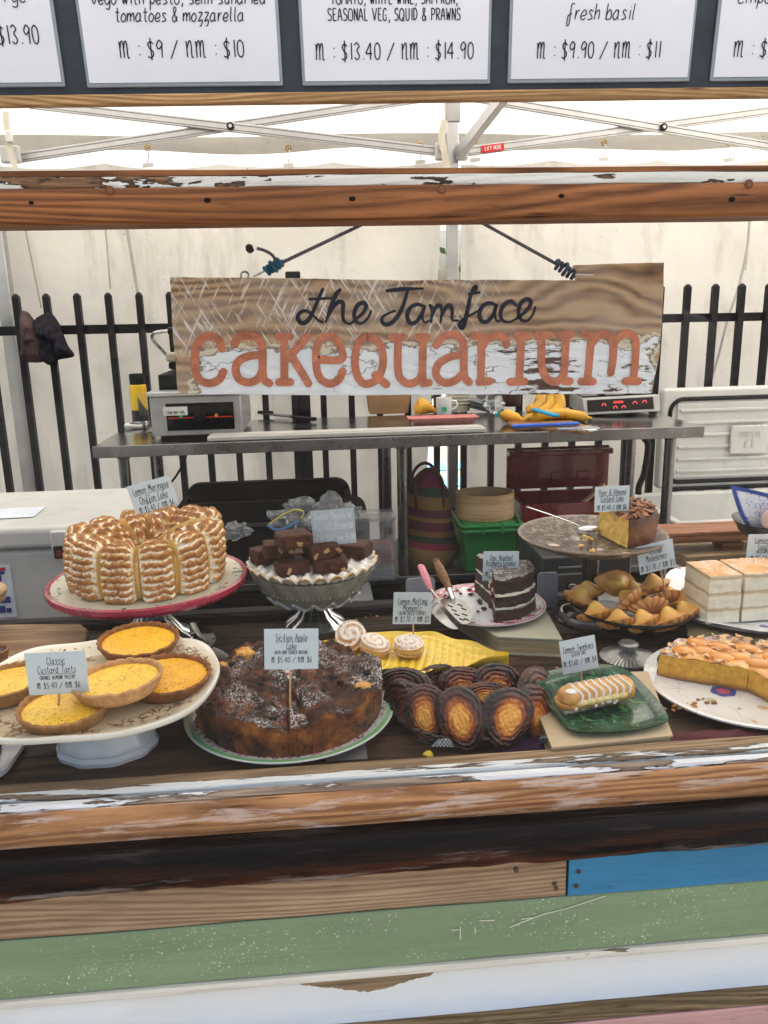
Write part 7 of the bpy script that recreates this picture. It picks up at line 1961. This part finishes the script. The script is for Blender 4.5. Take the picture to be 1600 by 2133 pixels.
madeleine('madeleine sticking out over the left rim of the bowl', 1212, 1246, Z9 + .010, (D_(-9), D_(-20), D_(175)), 1, 3)
madeleine('madeleine top right of the heap just left of the card skewer', 1357, 1218, Z9 + .032, (D_(-7), D_(-12), D_(8)), 1.02, 4)
madeleine('small madeleine behind the middle of the heap', 1322, 1228, Z9 + .022, (D_(-19), 0, D_(110)), .9, 5)
madeleine('madeleine right of the skewer with its shell underside showing', 1392, 1240, Z9 + .016, (D_(-43), D_(15), D_(20)), .98, 6)
madeleine('madeleine hanging over the right rim of the bowl', 1428, 1248, Z9 + .012, (D_(-9), D_(-18), D_(-12)), 1.05, 7)
madeleine('madeleine in the centre showing its ribbed shell side', 1306, 1250, Z9 + .018, (D_(-59), D_(-25), D_(25)), .98, 8)
madeleine('madeleine right of centre with deep brown ribs showing', 1350, 1262, Z9 + .014, (D_(-68), D_(-8), D_(-8)), 1.02, 9)
madeleine('madeleine at the front left with a smooth glazed dome', 1238, 1276, Z9 + .004, (D_(-17), D_(-6), D_(10)), 1, 10)
madeleine('madeleine at the very front, second from the left', 1284, 1292, Z9 + .002, (D_(-24), D_(-5), D_(-5)), .98, 11)
madeleine('madeleine at the very front in the middle with a ribbed side', 1338, 1294, Z9 + .002, (D_(-26), D_(-8), D_(30)), 1.02, 12)
madeleine('madeleine pierced by the skewer at the front right', 1392, 1290, Z9 + .004, (D_(-24), D_(-14), D_(12)), 1.08, 13)
madeleine('madeleine at the right front edge resting on the rim', 1425, 1276, Z9 + .006, (D_(-17), D_(-20), D_(22)), 1, 14)
card('tilted blue card reading Orange Madeleines', [('Orange', 20, 12, 28, 1.4, True), ('Madeleines', 36, 12, 44, 1.4, True), ('~ $2.70 / ^~ $3', 57, 12, 64, 1.4, False)], 1367, 1160, 78, 62, .20, 1.30, (1397, 1278, 4))

# ---- 10 lemon sugar loaf slices
L10 = onZ(1480, 1288, .770)
t = NT('leaf_china'); fw = t.n('TexVoronoi', Vector=t.co((1, 1, 0), off=False), Scale=28)
t.P(col=t.mix(t.math('MULTIPLY', t.ramp(fw.outputs[0], [(.25, 1.), (.32, 0.)]), t.ramp(t.sep(fw.outputs[1])[0], [(.5, 0.), (.51, 1.)])), (.72, .74, .76), t.ramp(t.sep(fw.outputs[1])[1], [(.3, (.35, .03, .10)), (.6, (.45, .20, .02)), (.8, (.10, .12, .30))])), rough=.2, coat=.5)
p10 = thing('square_plate', 'white scalloped square china plate with tiny flowers under the lemon loaf', 'plate', (0, 0, 0))
q = [onZ(*c, .768) for c in ((1405, 1195), (1425, 1298), (1720, 1330), (1730, 1215))]
q = [onZ(1408, 1190, .768), onZ(1432, 1290, .768), onZ(1700, 1316, .768), onZ(1700, 1190, .768)]
cen = sum(q, Vector()) / 4
lp = catmull(q, 9, True)
mb = MB(); n = len(lp)
mb.grid(lambda u, v: cen + (lp[int(u * n) % n] - cen) * v + Vector((0, 0, .007 * max(0, v - .8) * 5 + (.0015 * sin(u * n * 1.2) * (v > .95)))), n, 10, cu=True)
mb.grid(lambda u, v: cen + (lp[int(u * n) % n] - cen) * (1 - v) * .99 + Vector((0, 0, -.006 + .007 * max(0, (1 - v) - .8) * 5)), n, 10, cu=True)
mb.build('plate', t.m, p10, smooth=60)
book('thin olive book under the lemon loaf plate', ((1432, 1322), (1700, 1350), (1700, 1260), (1432, 1240)), ZS, .035, simple('olive_cover', (.13, .11, .06), .6))
lo = thing('lemon_loaf', 'layered lemon sugar loaf with creamy sides and a toasted sugared top', 'cake', onZ(1472, 1300, .771), radians(2))
topm = NT('loaf_top'); n1 = topm.noise(topm.co(), 40, 5, .7); n2 = topm.noise(topm.co(), 300, 2)
c = topm.ramp(n1, [(.3, (.50, .20, .05)), (.55, (.66, .34, .12)), (.7, (.75, .52, .28))]); c = topm.mix(topm.math('MULTIPLY', topm.ramp(n2, [(.5, 0.), (.55, .8)]), topm.ramp(topm.noise(topm.co(), 18, 3), [(.4, 0.), (.6, 1.)])), c, (.84, .80, .76)); topm.P(col=c, rough=.5)
topm.bump(n1, .3, .002)
crm = NT('layer_cream'); s3 = crm.sep(crm.co(off=False)); n1 = crm.noise(crm.co((1, 1, 3)), 40, 5, .65)
zl = crm.math('ADD', crm.math('MULTIPLY', s3[2], 35.), crm.math('MULTIPLY', n1, .35)); ly_ = crm.ramp(crm.math('PINGPONG', zl, .5), [(.05, 1.), (.16, 0.)])
crm.P(col=crm.mix(crm.math('MULTIPLY', ly_, .75), crm.ramp(n1, [(.3, (.80, .73, .54)), (.7, (.90, .86, .70))]), (.56, .42, .22)), rough=.5, sss=.08); crm.bump(crm.math('SUBTRACT', n1, ly_), .5, .003)
for i, (xo, w_) in enumerate(((.0, .058), (.060, .085), (.148, .1))):
    mb = MB(); H_ = .086; Dp = .085
    def blockf(mb, faces):
        for (fx) in faces: mb.grid(fx[0], 24, 14, fx[1])
    def jit(p): 
        d = fbm(Vector(p) * 60, 1, i, 3) * .0022
        return Vector((p[0] + d * (1 if p[0] > w_ / 2 else -1) * .6, p[1] + d * (1 if p[1] > Dp / 2 else -1), p[2] + d * .3 * (p[2] > .01)))
    blockf(mb, [(lambda u, v: jit((u * w_, 0, v * H_)), 0), (lambda u, v: jit((w_, u * Dp, v * H_)), 0), (lambda u, v: jit((w_ * (1 - u), Dp, v * H_)), 0), (lambda u, v: jit((0, Dp * (1 - u), v * H_)), 0), (lambda u, v: jit((u * w_, v * Dp, H_)), 1)])
    mb.warp(lambda p: p + Vector((xo + .004 * i, 0, 0)))
    mb.build('loaf_slice', [crm.m, topm.m], lo, smooth=60, bevel=.0)
card('cut off card at the right edge beginning Lemon Sugar Loaf Cake', [('Lemon Sugar', 18, 11, 62, 1.4, True), ('Loaf Cake', 32, 11, 46, 1.4, True), ('MASCARPONE CREAM', 42, 7, 50, 1.0, False), ('~ $5.40 / ^~ $6', 56, 10, 72, 1.4, False)], 1601, 1143, 94, 64, -.02, 1.33, (1596, 1225, -2))

# ---- 11 cream finger on the green tray
book('thick old paperback with yellowed pages under the green tray', ((1150, 1557), (1402, 1532), (1350, 1398), (1090, 1408)), ZS, .026, simple('buff_cover', (.52, .40, .25), .7, var=.1))
t = NT('garden_print'); co = t.co((1, 1, 0), off=False)
wn_ = t.n('VectorMath', _operation='ADD', i0=co, i1=t.n('VectorMath', _operation='SCALE', i0=t.n('TexNoise', Vector=co, Scale=35).outputs[1], Scale=.05).outputs[0]).outputs[0]
n1 = t.noise(wn_, 62, 6, .85); n2 = t.noise(co, 18, 3); n3 = t.noise(wn_, 200, 3, .7)
c = t.ramp(n1, [(.38, (.006, .018, .014)), (.46, (.02, .075, .04)), (.53, (.03, .14, .07)), (.60, (.30, .36, .06)), (.66, (.05, .20, .20)), (.74, (.55, .50, .12))], 'CONSTANT')
c = t.mix(t.ramp(n2, [(.40, .55), (.5, 0.)]), c, t.ramp(n3, [(.45, (.008, .03, .03)), (.55, (.03, .13, .08))]))
s3 = t.sep(co); t.P(col=c, rough=.22, coat=.5)
TP = [onZ(*c_, .760) for c_ in ((1122, 1412), (1240, 1383), (1320, 1397), (1388, 1482), (1340, 1515), (1235, 1527), (1165, 1500), (1122, 1430))]
TP = [onZ(*c_, .760) for c_ in ((1120, 1408), (1185, 1388), (1262, 1384), (1310, 1398), (1360, 1445), (1391, 1490), (1378, 1507), (1310, 1522), (1230, 1526), (1185, 1518), (1150, 1480), (1125, 1440))]
cen = sum(TP, Vector()) / len(TP); lp = catmull(TP, 6, True); n = len(lp)
p11 = thing('green_tray', 'small green tray printed with a leafy garden scene under the iced cream finger', 'tray', cen); 
mb = MB(); mb.grid(lambda u, v: (lp[int(u * n) % n] - cen) * v + Vector((0, 0, -.006 + .006 * max(0, (v - .78) / .22) ** 1.5)), n, 14, cu=True); mb.build('tray', t.m, p11, smooth=60)
mb = MB(); mb.grid(lambda u, v: (lp[int(u * n) % n] - cen) * (1.0 - .35 * v) + Vector((0, 0, -.0015 - .006 + .006 * max(0, ((1.0 - .35 * v) - .78) / .22) ** 1.5)), n, 6, cu=True); mb.build('underside', simple('aqua_enamel', (.16, .36, .38), .25, coat=.4), p11, smooth=60)
EA, EB = onZ(1178, 1462, .772), onZ(1300, 1438, .772)
ev = EB - EA; el = ev.length; ek = thing('cream_finger', 'lemon finger cake filled with cream and striped with white icing on the green tray', 'cake', (EA + EB) / 2 + Vector((0, 0, 0)), atan2(ev.y, ev.x))
fing = NT('finger_sponge'); n1 = fing.noise(fing.co(), 60, 4); s3 = fing.sep(fing.co(off=False))
fing.P(col=fing.ramp(fing.math('ADD', n1, fing.math('MULTIPLY', s3[2], 6.)), [(.35, (.50, .20, .045)), (.62, (.66, .34, .09)), (.8, (.74, .47, .17))]), rough=.4, sss=.05); fing.bump(fing.noise(fing.co(), 200, 3), .15, .001)
def caps(mb, L, r, zc, sz, sy, flat_lo=None, flat_hi=None):
    def f(u, v):
        a = 2 * pi * u; x = (v * 2 - 1) * (L / 2 + r); ex = max(0, abs(x) - L / 2) / r; rr = r * sqrt(max(0, 1 - ex * ex))
        y, z = rr * cos(a) * sy, rr * sin(a) * sz
        if flat_lo is not None: z = max(z, flat_lo)
        if flat_hi is not None: z = min(z, flat_hi)
        return (x, y, zc + z)
    mb.grid(f, 36, 60, 0, cu=True)
rE = .0185; Lc = el - rE * .4
mb = MB(); caps(mb, Lc, rE, .002, .80, 1.0, -.010, .001); mb.build('lower_half', fing.m, ek, smooth=70)
mb = MB(); caps(mb, Lc * .97, rE * .95, .008, .88, .98, 0.0, None); mb.warp(lambda p: Rx(radians(14)) @ p); mb.build('upper_half', fing.m, ek, smooth=70)
ylc = simple('lemon_butter_cream', (.80, .62, .24), .4, var=.08, coat=.2)
for i in range(6):
    MB().sphere((-Lc * .36 + i * Lc * .145, -rE * .80, .004), .0095, 14, 10, sc=(1.2, .8, .62)).build('cream_dollop', ylc, ek)
ice = simple('white_icing', (.82, .74, .66), .25, var=.03, coat=.5)
for i in range(8):
    x = -Lc * .42 + i * Lc * .125
    pts = []
    for k_ in range(11):
        a = radians(20 + 150 * k_ / 10 + 0); pts.append(Rx(radians(14)) @ Vector((x + .003 * sin(k_) + (k_ - 5) * .0006, rE * .965 * cos(a), .008 + rE * .865 * sin(a))))
    MB().tube(pts, [.0010 + .0010 * sin(pi * j / 10) + (.0006 if j > 7 else 0) for j in range(11)], 8).build('icing_stripe', ice, ek)
MB().sphere((-Lc * .50, -.006, .019), .010, 14, 10, sc=(.9, 1.0, .35)).build('icing_blob', ice, ek)
random.seed(5)
for i in range(7): MB().sphere((random.uniform(-.5, .3) * Lc, -rE * .98, -.003 + random.uniform(-.002, .002)), .0028, 8, 6).build('icing_drop', ice, ek)
card('tilted pale gluten free price card stuck in the iced cream finger', [('Lemon Twinkies', 26, 13, 62, 1.4, True), ('GLUTEN FREE', 38, 8, 30, 1.0, False), ('~ $3.60 / ^~ $4', 58, 12, 62, 1.4, False)], 1206, 1364, 76, 74, .155, 1.035, (1212, 1424, 2), lean=-.05)

# ---- 12 upturned cut glass lid
q = onZ(1308, 1372, ZS)
gl12 = thing('cut_glass_cover', 'cut glass lid with radiating ribs standing upside down by the green tray', 'glass lid', q)
k = mpp(q); Rg = 57 * k
MB().lathe([(.001, .030), (.012, .031), (.0165, .028), (.013, .020), (.0125, .014), (.018, .0115), (Rg * .6, .009), (Rg * .9, .005), (Rg, .004), (Rg * .99, .001), (Rg * .8, .000), (0, .0)], 168, lambda a, r, z, i: (r * (1 + (.05 if 0 < i < 5 else .018) * abs(sin(a * (6 if i < 5 else 21)))), z + (.0015 * abs(sin(a * 21)) if 4 < i < 9 else 0))).build('lid', simple('cut_glass_dark', (.20, .20, .19), .1, .35, var=.4, scale=60, coat=.9), gl12)

# ---- 13 apricot almond cake on the floral platter
RZ = .150; P13 = onZ(1540, 1440, ZS + .018); 
cx13 = onZ(1348, 1415, ZS + .02).x + RZ; cy13 = onZ(1500, 1533, ZS + .016).y + RZ
cx13 = max(cx13, .63)
t = NT('flower_platter'); r_, a_, s_ = radial(t); co = t.co((1, 1, 0), off=False)
fw = t.n('TexVoronoi', Vector=co, Scale=27); rc_ = t.sep(fw.outputs[1])
pt = t.math('MULTIPLY', t.ramp(t.math('ADD', fw.outputs[0], t.math('MULTIPLY', t.noise(co, 120, 2), .14)), [(.26, 1.), (.29, 0.)]), t.ramp(rc_[0], [(.38, 0.), (.39, 1.)]))
pc_ = t.ramp(rc_[1], [(.2, (.45, .20, .22)), (.5, (.30, .42, .22)), (.8, (.55, .32, .10))], 'CONSTANT')
stems = t.math('MULTIPLY', t.ramp(t.vor(t.n('VectorMath', _operation='ADD', i0=co, i1=t.n('VectorMath', _operation='SCALE', i0=t.n('TexNoise', Vector=co, Scale=25).outputs[1], Scale=.03).outputs[0]).outputs[0], 34, 'DISTANCE_TO_EDGE'), [(.012, 1.), (.028, 0.)]), t.ramp(t.noise(co, 22, 2), [(.50, 0.), (.56, .7)]))
c = t.mix(stems, (.74, .735, .72), (.34, .30, .20)); c = t.mix(t.math('MULTIPLY', pt, .7), c, pc_); t.P(col=c, rough=.16, coat=.6)
p13 = thing('flower_platter', 'large white platter hand painted with scattered flowers under the apricot cake', 'plate', (cx13, cy13, ZS))
MB().lathe([(.0005, .012), (RZ * .7, .012), (RZ * .9, .015), (RZ * .985, .0185), (RZ, .018), (RZ, .0155), (RZ * .9, .010), (RZ * .7, .002), (RZ * .6, 0)], 120).build('plate', t.m, p13)
fc = onZ(1507, 1440, ZS + .0125) - Vector(p13.location)
for i in range(6):
    a = 2 * pi * i / 6; MB().disc(fc + Vector((.011 * cos(a), .009 * sin(a), .0002 + .00003 * i)), .0085, 14).build('blue_petal', simple('petal_blue', (.05, .08, .32), .25, coat=.5), p13)
MB().disc(fc + Vector((0, 0, .0006)), .010, 18).build('flower_centre', simple('petal_pink', (.42, .08, .16), .25, coat=.5), p13)
# the cake: half disc with its cut side to the front
A0 = onZ(1368, 1408, ZS + .013)
apc = thing('apricot_cake', 'half apricot and flaked almond cake dusted at the rim on the flower platter', 'cake', (0, 0, 0))
RQ = cx13 + .012 - A0.x
A1 = onZ(1555, 1440, ZS + .013); _d = (A1 - A0).normalized(); RQ = (A1 - A0).length
apc.location = A1; apc.rotation_euler = (0, 0, atan2(_d.y, _d.x))
aps = NT('apricot_top'); n1 = aps.noise(aps.co(), 38, 5, .65); r_, a_, s_ = radial(aps)
up = aps.sep(aps.n('NewGeometry').outputs['Normal'])[2]
c = aps.ramp(n1, [(.3, (.36, .12, .02)), (.5, (.66, .30, .05)), (.7, (.76, .44, .12))])
rimr = aps.ramp(r_, [(RQ * .72, 0.), (RQ * .86, 1.)]); c = aps.mix(aps.math('MULTIPLY', rimr, .8), c, aps.ramp(n1, [(.35, (.12, .03, .012)), (.7, (.36, .12, .04))]))
sg_ = aps.math('MULTIPLY', aps.ramp(aps.noise(aps.co(), 360, 2), [(.47, 0.), (.54, 1.)]), rimr); c = aps.mix(aps.math('MULTIPLY', sg_, .9), c, (.82, .80, .78))
aps.P(col=c, rough=.35, coat=.35); aps.bump(n1, .6, .004)
cutm = NT('apricot_crumb'); n1 = cutm.noise(cutm.co(), 110, 6, .75); s3 = cutm.sep(cutm.co(off=False))
c = cutm.mix(cutm.ramp(s3[2], [(.0, 1.), (.005, .7), (.009, 0.)]), cutm.ramp(n1, [(.35, (.62, .28, .025)), (.6, (.88, .48, .06))]), (.30, .12, .03)); cutm.P(col=c, rough=.6, sss=.05); cutm.bump(n1, .8, .005)
for a0, a1 in ((radians(181), radians(181) - radians(0)),): pass
HQ = .036
for (b0, b1) in ((radians(91), radians(180)), (radians(-38), radians(85))):
    mb = MB(); sector(mb, RQ, 0, HQ, b0, b1, seed=6, amp=.004, mi=0, mi_cut=1, tope=.004, nu=70); mb.build('cake_portion', [aps.m, cutm.m], apc, smooth=60)
random.seed(12)
apr_m = simple('apricot_half', (.70, .27, .03), .2, var=.2, scale=40, coat=.7)
for (x, y) in ((-.30, .20), (-.52, .32), (-.12, .30), (-.35, .52), (.1, .2), (.25, .45), (-.05, .6), (.35, .18), (-.72, .22), (-.6, .55), (.5, .05)):
    MB().sphere((RQ * x, RQ * y, HQ + .001), .016, 16, 10, sc=(1.2, 1, .42)).build('apricot', apr_m, apc)
alm2 = NT('pale_almond'); alm2.P(col=alm2.ramp(alm2.n('ObjectInfo').outputs['Random'], [(0, (.62, .30, .10)), (1, (.78, .56, .30))]), rough=.4, coat=.3); alm2 = alm2.m
pr = None
for i in range(150):
    a = random.uniform(-.6, pi - .02); r = sqrt(random.uniform(.05, .92)) * RQ
    if pr is None: pr = flake_mesh(.0050, 1).build('almond_flake', alm2, apc, smooth=0); o = pr
    else: o = bpy.data.objects.new('almond_flake', pr.data); COL.objects.link(o); o.parent = apc
    o.location = (r * cos(a), r * sin(a), HQ + .002 + random.uniform(0, .003)); o.rotation_euler = (random.gauss(0, .22), random.gauss(0, .22), random.uniform(0, 6)); s = random.uniform(.7, 1.3); o.scale = (s, s, s)
for i in range(16):
    p = onZ(random.gauss(1450, 30), random.gauss(1474, 7), ZS + .0125)
    c_ = thing('cake_crumb', 'orange cake crumb left on the bare part of the flower platter', 'crumb', p, 0, 'crumbs on the flower platter')
    MB().sphere((0, 0, .0015), random.uniform(.0015, .0035), 8, 6, sc=(1.4, 1, .7), fn=lambda w: w * (1 + .5 * fbm(w * 400, 1, i))).build('crumb', cutm.m, c_)

# ---- small things around
# blue and white napkin in a black bowl at the right
bw = onY(1625, 1130, 1.56)
bwl = thing('black_bowl', 'black bowl at the right edge lined with the blue and white napkin', 'bowl', (bw.x, bw.y, ZR + .0))
MB().lathe([(.03, 0), (.05, .004), (.085, .03), (.10, .055), (.097, .056), (.08, .03), (.0, .01)], 60).build('bowl', simple('bowl_black', (.03, .028, .026), .3, coat=.4), bwl)
t = NT('delft_print'); ud = t.attr('edge'); n1 = t.noise(t.co(), 90, 4, .7, 2.)
c = t.mix(t.ramp(n1, [(.55, 0.), (.6, .8)]), (.74, .76, .82), (.06, .12, .40)); c = t.mix(t.ramp(ud, [(.90, 0.), (.93, 1.)]), c, (.02, .06, .30)); t.P(col=c, rough=.6)
nk = thing('napkin', 'blue and white printed paper napkin folded over the black bowl', 'napkin', onY(1560, 1060, 1.53)); o_ = Vector(nk.location)
q = [onY(x, y, 1.53 + d) - o_ for x, y, d in ((1522, 1011, -.02), (1700, 1050, .0), (1700, 1170, .02), (1575, 1120, .01))]
mb = MB()
def nf(u, v):
    p = (q[0].lerp(q[1], u)).lerp(q[3].lerp(q[2], u), v) + Vector((0, .008 * sin(u * 7 + v * 3), .006 * sin(u * 9) * v - .012 * sin(pi * v) * (1 - u)))
    return (p, 1 - min(v, 1 - v, u, 1 - u) * 1.3)
mb.grid(nf, 40, 30, 0, attr='edge'); 
mb.grid(lambda u, v: (nf(u, 1 - v)[0] + Vector((0, .0006, 0)), nf(u, 1 - v)[1]), 40, 30, 0, attr='edge'); mb.build('paper', t.m, nk, smooth=60)
pkc = thing('pink_bun', 'pale pink iced bun just showing at the right edge above the black bowl', 'bun', onY(1612, 1082, 1.50))
MB().sphere((0, 0, 0), .026, 18, 12, sc=(1, .8, .9)).build('bun', simple('pink_icing', (.62, .40, .38), .45, sss=.1), pkc)
# left cutting board, small tart, wooden stand
cb_ = thing('cutting_board', 'thick worn acacia cutting board behind the oval tart dish at the left', 'chopping board', (0, 0, 0))
q = [onZ(*c_, ZS + .022) for c_ in ((-150, 1302), (168, 1298), (184, 1312), (176, 1345), (150, 1400), (-190, 1430))]
MB().prism([p - Vector((0, 0, .0215)) for p in q], (0, 0, .0215)).build('board', wood('acacia', (.20, .095, .045), (.52, .34, .18), scale=4.5, rough=.5, seed=61, blotch=((.22, .085, .05), .60)), cb_, smooth=0, bevel=.003)
tp = thing('jam_tart', 'small dark jam tart on a cream saucer at the left edge on the cutting board', 'tart', onZ(-6, 1388, ZS + .0225))
MB().lathe([(0, .001), (.022, .001), (.029, .004), (.030, .005), (.0, .004)], 40).build('saucer', ivory, tp)
MB().lathe([(0, .004), (.016, .004), (.022, .030), (.020, .031), (.018, .027), (0, .027)], 48, lambda a, r, z, i: (r * (1 + .03 * sin(a * 16)), z)).build('pastry', crust, tp)
MB().lathe([(0, .031), (.01, .0305), (.0185, .028)], 30).build('jam', simple('dark_jam', (.05, .02, .02)), tp)
ws_ = onY(-30, 1228, 1.50)
wsd = thing('wooden_stand', 'round wooden cake board on a twisted glass stem cut off by the left edge', 'cake stand', (ws_.x, 1.43, ZS)); hz = onY(-20, 1228, 1.43).z - ZS
MB().lathe([(0, hz), (.060, hz), (.064, hz - .004), (.060, hz - .022), (.05, hz - .026), (0, hz - .026)], 48).build('board', wood('beech_round', (.34, .20, .10), (.62, .44, .26), scale=10, rough=.5, seed=70), wsd)
MB().tube([(.018 + .004 * cos(k_), .004 * sin(k_), hz - .026 - k_ * .005) for k_ in range(int((hz - .03) / .005))], .010, 8).build('stem', simple('amber_glass', (.10, .085, .05), .15, .2, coat=.8), wsd)
MB().lathe([(.05, .004), (.05, 0), (0, 0), (0, .006), (.02, .006)], 30).build('foot', simple('amber_glass', (.10, .085, .05)), wsd)
# bottom left dark cake slice on a white plate
dc_ = thing('dark_loaf', 'dark fruit loaf end with green pistachios on a white plate at the bottom left corner', 'cake', onZ(-62, 1588, ZS + .004))
MB().prism([Vector((x, y, 0)) for x, y in rrect(-.06, .060, -.055, .06, .03)], (0, 0, .006)).build('plate', white_gl, dc_)
MB().sphere((-.012, .004, .008), .052, 24, 14, sc=(.95, .8, .7), fn=lambda p: Vector((p.x, p.y, max(p.z, 0))) * (1 + .15 * fbm(p * 60))).build('loaf', simple('dark_fruit_loaf', (.035, .02, .02), .5, var=.6, scale=50, bump=.6), dc_)
for i, (x, y, z) in enumerate(((.025, -.028, .026), (.032, -.022, .018), (.018, -.036, .016), (.030, -.006, .030))):
    MB().sphere((x, y, z), .0065, 10, 8, sc=(1.3, .9, .7)).build('pistachio', simple('pistachio_green', (.40, .42, .05), .5, var=.3) if i % 2 == 0 else simple('nut_brown', (.36, .20, .07), .5), dc_)
# silver server lying behind the apple cake
ss = thing('silver_slice', 'silver cake slice lying on the shelf behind the apple cake', 'cake server', onZ(420, 1350, ZS)); o_ = Vector(ss.location)
hp = catmull([onZ(402, 1300, ZS + .012) - o_, onZ(412, 1318, ZS + .013) - o_, onZ(424, 1335, ZS + .014) - o_, onZ(432, 1350, ZS + .006) - o_], 6)
MB().tube(hp, [.0065 - .004 * (i / (len(hp) - 1)) for i in range(len(hp))], 10, flat=.5).build('handle', cutlery, ss)
lp = catmull([onZ(x, y, ZS + .003) - o_ for x, y in ((425, 1352), (448, 1350), (478, 1368), (485, 1395), (450, 1400), (425, 1378))], 4, True)
MB().prism(lp, (0, 0, .0014)).build('blade', cutlery, ss, smooth=0)
ss = thing('silver_slice', 'silver knife and fork handles lying beside the glass foot of the meringue stand', 'cutlery', onZ(282, 1300, ZS)); o_ = Vector(ss.location)
MB().tube([onZ(268, 1318, ZS + .006) - o_, onZ(296, 1282, ZS + .022) - o_], .0045, 8, flat=.4).build('knife_handle', cutlery, ss)
MB().tube([onZ(345, 1290, ZS + .012) - o_, onZ(372, 1312, ZS + .006) - o_], .0045, 8, flat=.4).build('fork_handle', cutlery, ss)
bd = thing('black_dish', 'shallow black glass dish round the foot of the meringue stand', 'dish', (c1.x + .03, Y1 - .04, ZS))
MB().lathe([(.001, .002), (.07, .003), (.085, .008), (.087, .007), (.07, .001), (.0, .0)], 60).build('dish', simple('gloss_black', (.008, .008, .009), .12, coat=.6), bd)
# fallen card, purple cloth
fc_ = thing('price_card', 'fallen white card reading Palmiers propped sideways against the sill', 'price card', onZ(1146, 1542, ZS + .010), 0)
p = onZ(1146, 1542, ZS + .012); k = mpp(p)
fc_.rotation_euler = (radians(40), 0, 0)
R_ = Ry(radians(76))
MB().box((0, 0, 0), (44 * k, .0007, 46 * k), Ry(-radians(12))).build('card', card_m, fc_)
tb = MB(); ux = Ry(radians(76)) @ Vector((1, 0, 0)); uz = Ry(radians(76)) @ Vector((0, 0, 1))
write(tb, 'm $2.70', Vector((-.012, -.0007, .0)) + uz * 0, ux, uz, 11 * k, 1.3 * k, Vector((0, -1, 0)), ws=.9); write(tb, 'Palm', Vector((.006, -.0007, -.002)), ux, uz, 12 * k, 1.3 * k, Vector((0, -1, 0)), ws=.8, ul=True)
tb.build('lettering', ink, fc_.children[0], smooth=0)
pc = thing('purple_cloth', 'folded dark purple cloth under the fallen palmier card', 'cloth', onZ(1120, 1555, ZS))
MB().grid(lambda u, v: ((u - .5) * .11, (v - .5) * .055, .0012 + .003 * abs(fbm((u * 5, v * 4, 0)))), 20, 12).build('cloth', simple('purple_cloth', (.045, .015, .045), .9, var=.3), pc)
pc = thing('purple_cloth', 'plum coloured cloth bunched under the right hand platter', 'cloth', onZ(1500, 1545, ZS))
MB().grid(lambda u, v: ((u - .5) * .16, (v - .5) * .05, .002 + .009 * sin(pi * u) * sin(pi * v) * (1 + fbm((u * 5, v * 4, 2)))), 24, 12).build('cloth', simple('plum_cloth', (.09, .018, .025), .8, var=.3), pc)
yt = thing('yellow_scrap', 'small yellow plastic scrap poking out under the palmier tin', 'scrap', onZ(893, 1577, ZS + .002))
MB().sphere((0, 0, .004), .006, 10, 8, sc=(1.2, 1, .7), fn=lambda p: p * (1 + .4 * fbm(p * 200))).build('scrap', simple('scrap_yellow', (.62, .45, .03), .4), yt)
ck = thing('check_paper', 'corner of black and white checked paper sticking out of the palmier tin', 'paper', onY(923, 1548, .945))
t = NT('check'); t.P(col=t.n('TexChecker', Vector=t.co(off=False), Scale=420, Color1=(.6, .6, .58, 1), Color2=(.03, .03, .03, 1)).outputs[0], rough=.7)
MB().poly([(-.016, 0, -.004), (.016, -.002, -.006), (.008, 0, .007), (-.006, .001, .006)]).build('paper', t.m, ck, smooth=0)
# clear box lids behind the red plate
for i, (x0_, x1_, y_, lab) in enumerate(((845, 905, 1228, 'frosted plastic lid leaning behind the left of the red plate'), (1118, 1160, 1216, 'frosted plastic lid leaning behind the right of the red plate'))):
    a_, b_ = onY(x0_, y_, 1.463), onY(x1_, y_, 1.463)
    o = thing('frosted_lid', lab, 'lid', (0, 0, 0))
    MB().prism([(x, 1.455, z) for x, z in rrect(a_.x, b_.x, ZS + .0005, a_.z + .025, .008)], (0, .003, 0)).build('lid', simple('frosted_plastic', (.32, .34, .37), .35), o, smooth=30)
# marble slab edge under the apple cake plate
sb = thing('grey_card_slip', 'grey card slip lying under the right of the floral plate', 'card', onZ(722, 1572, ZS))
MB().box((0, .01, .001), (.055, .05, .0012)).build('slip', simple('grey_slip', (.20, .19, .18), .6), sb)

random.seed(21)
for (x, y) in ((762, 1287), (772, 1281), (785, 1284), (797, 1279), (1160, 1392), (1172, 1398), (742, 1292)):
    c_ = thing('shelf_crumb', 'pale crumb lying on the dark shelf planks between the stands', 'crumb', onZ(x, y, ZS), 0, 'pale crumbs on the shelf')
    MB().sphere((0, 0, .001), random.uniform(.0018, .003), 8, 6, sc=(1.4, 1, .6), fn=lambda w: w * (1 + .5 * fbm(w * 400))).build('crumb', crust_l, c_)
